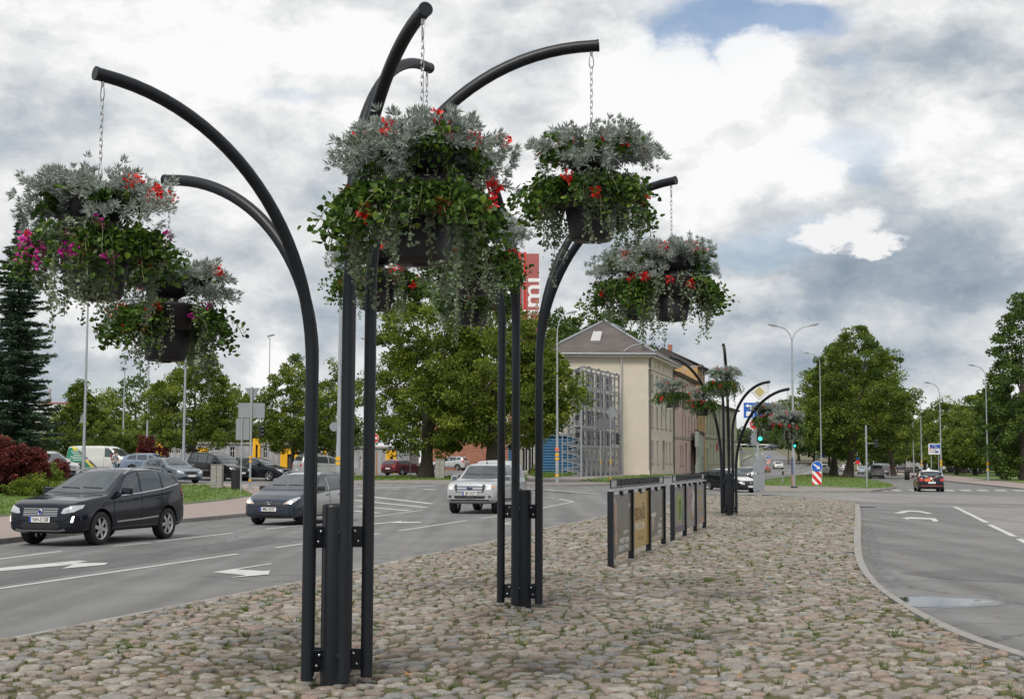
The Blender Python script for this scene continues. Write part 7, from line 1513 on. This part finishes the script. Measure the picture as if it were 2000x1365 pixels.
# fence behind the park
a = at(1752, 270, 0); b = at(2060, 250, 0); o = thing('fence', 'long dark fence running behind the park trees at the right', 'fence', a, math.atan2(b.y-a.y, b.x-a.x)); L = (b-a).length; n = 14
for z_ in (.35, .75, 1.1): q = MB(); q.box((L/2, 0, z_), (L, .05, .22)); q.build('rail', M_blk, o)
for k in range(n+1): q = MB(); q.box((L*k/n, .06, .6), (.14, .12, 1.3)); q.build('post', M_blk, o)
a = at(1436, 455, 0); b = at(1512, 462, 0); o = thing('guard_rail', 'white guard rail across the top of the climbing road', 'guard rail', a, math.atan2(b.y-a.y, b.x-a.x)); L = (b-a).length
for z_ in (.9,): q = MB(); q.box((L/2, 0, z_), (L, .08, .35)); q.build('rail', M_sw, o)
for k in range(7): q = MB(); q.box((L*k/6, .1, .5), (.15, .1, 1.0)); q.build('post', M_galv, o)
b = at(1492, 228, .05); o = thing('road_barrier', 'low red barrier beside the tiny keep right sign', 'barrier', b); q = MB(); q.box((0, 0, .75), (1.6, .5, .35), bev=.05); q.build('board', M_sr2, o); q = MB(); q.box((.6, 0, .35), (.9, 1.2, .7), bev=.2); q.build('mound', mat('brown mound', (.16, .10, .07), .9, var=.3), o)
b = P(1690, 990, 0); o = thing('drain_grate', 'iron drain grate in the road at the tip of the right kerb', 'drain', b); q = MB()
for k in range(7): q.box((-.3+.1*k, 0, .008), (.05, .45, .02))
for y_ in (-.24, .24): q.box((0, y_, .008), (.75, .05, .022))
q.build('grate', M_blk, o)
# ================= people =================
M_skin = mat('skin', (.45, .26, .18), .6); M_hair = mat('dark blond hair', (.14, .08, .04), .7)
def skinmesh(joints, edges, rad, m, name, parent, sub=1, smooth=True):
    me = bpy.data.meshes.new('t'); me.from_pydata(joints, edges, []); t = bpy.data.objects.new('t', me); C.objects.link(t); md = t.modifiers.new('s', 'SKIN'); 
    for v, r_ in zip(me.skin_vertices[0].data, rad): v.radius = r_ if hasattr(r_, '__len__') else (r_, r_)
    me.skin_vertices[0].data[0].use_root = True
    md.use_smooth_shade = True; m2 = t.modifiers.new('u', 'SUBSURF'); m2.levels = m2.render_levels = sub
    bpy.context.view_layer.update(); r = bpy.data.meshes.new_from_object(t.evaluated_get(bpy.context.evaluated_depsgraph_get())); bpy.data.objects.remove(t); r.materials.clear(); r.materials.append(m); r.name = name; r.polygons.foreach_set('use_smooth', [True]*len(r.polygons)); return obj(name, r, parent)
def person(b, rz, label, top, trousers, hair=None, h=1.68, arms=((.10, .02), (-.10, .05)), scale=None):
    o = thing('person', label, 'person', b, rz); s = h/1.70; J = lambda *p: tuple(c*s for c in p)
    # faces -y ; pelvis first
    al, ar = arms
    jt = [J(0, 0, .92), J(0, 0, 1.08), J(0, 0, 1.28), J(0, .005, 1.42), J(0, 0, 1.50), J(0, -.01, 1.60), J(0, -.005, 1.67), J(.17, 0, 1.39), J(-.17, 0, 1.39), J(.23, al[1], 1.12), J(-.23, ar[1], 1.12), J(.25, -al[0]-.05, .90), J(-.25, -ar[0]-.05, .90), J(.09, 0, .86), J(-.09, 0, .86), J(.10, -.01, .48), J(-.10, .01, .48), J(.10, .02, .08), J(-.10, .03, .08), J(.11, -.12, .035), J(-.11, -.11, .035), J(.25, -al[0]-.09, .82), J(-.25, -ar[0]-.09, .82)]
    ed = [(0, 1), (1, 2), (2, 3), (3, 4), (4, 5), (5, 6), (3, 7), (3, 8), (7, 9), (8, 10), (9, 11), (10, 12), (0, 13), (0, 14), (13, 15), (14, 16), (15, 17), (16, 18), (17, 19), (18, 20), (11, 21), (12, 22)]
    rd = [(.14, .10), (.12, .09), (.14, .10), (.10, .08), .05, (.075, .09), (.06, .075), .052, .052, .038, .038, .025, .025, .085, .085, .055, .055, .036, .036, (.04, .03), (.04, .03), (.03, .018), (.03, .018)]
    rd = [tuple(v*s for v in r_) if hasattr(r_, '__len__') else r_*s for r_ in rd]
    skinmesh(jt, ed, rd, M_skin, 'body', o)
    f = 1.16; k = [0, 1, 2, 3, 7, 8, 9, 10]; mp = {a: i for i, a in enumerate(k)}; skinmesh([jt[a] for a in k], [(mp[a], mp[c_]) for a, c_ in ed if a in mp and c_ in mp], [tuple(v*f for v in rd[a]) if hasattr(rd[a], '__len__') else rd[a]*1.25 for a in k], top, 'shirt', o)
    k = [0, 13, 14, 15, 16, 17, 18]; mp = {a: i for i, a in enumerate(k)}; skinmesh([jt[a] for a in k], [(mp[a], mp[c_]) for a, c_ in ed if a in mp and c_ in mp], [tuple(v*1.12 for v in rd[a]) if hasattr(rd[a], '__len__') else rd[a]*1.22 for a in k], trousers, 'trousers', o)
    q = MB(); q.lathe([(.001, .115), (.06, .10), (.095, .04), (.10, -.02), (.08, -.09), (.05, -.10)], 16, 0, TR(0, .018*s, 1.625*s)); q.build('hair', hair or M_hair, o)
    return o
M_grey = mat('light grey shirt', (.50, .50, .48), .9); M_jean = mat('pale blue jeans', (.26, .36, .44), .9); M_dk = mat('dark cloth', (.03, .03, .04), .9)
b = at(225, 92, .02); person(b, R(60), 'person in light grey top and pale jeans beside the white delivery van', M_grey, M_jean)
bp = thing('backpack', 'dark red backpack worn by the person beside the delivery van', 'backpack', (b.x, b.y, b.z), R(60)); q = MB(); q.box((0, .19, 1.24), (.28, .17, .42), bev=.06); q.build('bag', mat('dark red fabric', (.26, .02, .035), .8, var=.15), bp)
q = MB()
for x in (-.09, .09): q.tube([(x, .13, 1.40), (x, .0, 1.475), (x*1.2, -.12, 1.38), (x*1.3, -.12, 1.20), (x*1.2, .10, 1.08)], .016, 6)
q.build('straps', M_dk, bp); q = MB(); q.box((0, .285, 1.17), (.20, .04, .18), bev=.015); q.build('pocket', mat('dark red fabric', (.26, .02, .035)), bp)
b = at(884, 176, 0); person(b+Vector((0, 0, 0)), R(200), 'person in a pale shirt behind the roof of the white SUV by the brick building', M_grey, M_dk, h=1.8); b = at(903, 174, 0); person(b, R(30), 'person in grey behind the rear of the white SUV by the brick building', mat('grey shirt', (.28, .28, .27), .9), M_dk, h=1.8)
b = at(1843.5, 240, 0); person(b, 0, 'distant person in a white shirt right of the lamp post by the white board', M_sw, M_dk, h=1.75); b = at(1797, 260, 0); person(b, 0, 'distant person left of the white board, in front of the fence', M_grey, M_dk, h=1.75)
# ================= unseen trees added to darken the reflections in the car paint =================
for i, (x, y, k) in enumerate([(26, -14, 1.0), (38, 4, .9), (12, -24, 1.05), (-8, -26, 1.0)]):
    src = [t for t in bpy.data.objects if t.name.startswith('lime_tree') and t.type == 'EMPTY'][[0, 1, 0, 1][i]]
    dup(src, (x, y, -.1), i*1.3, ['tree standing to the right behind the camera', 'tree beside the right road, outside the photo', 'tree behind the camera', 'tree to the left behind the camera'][i], 'trees behind the camera', .75*k)
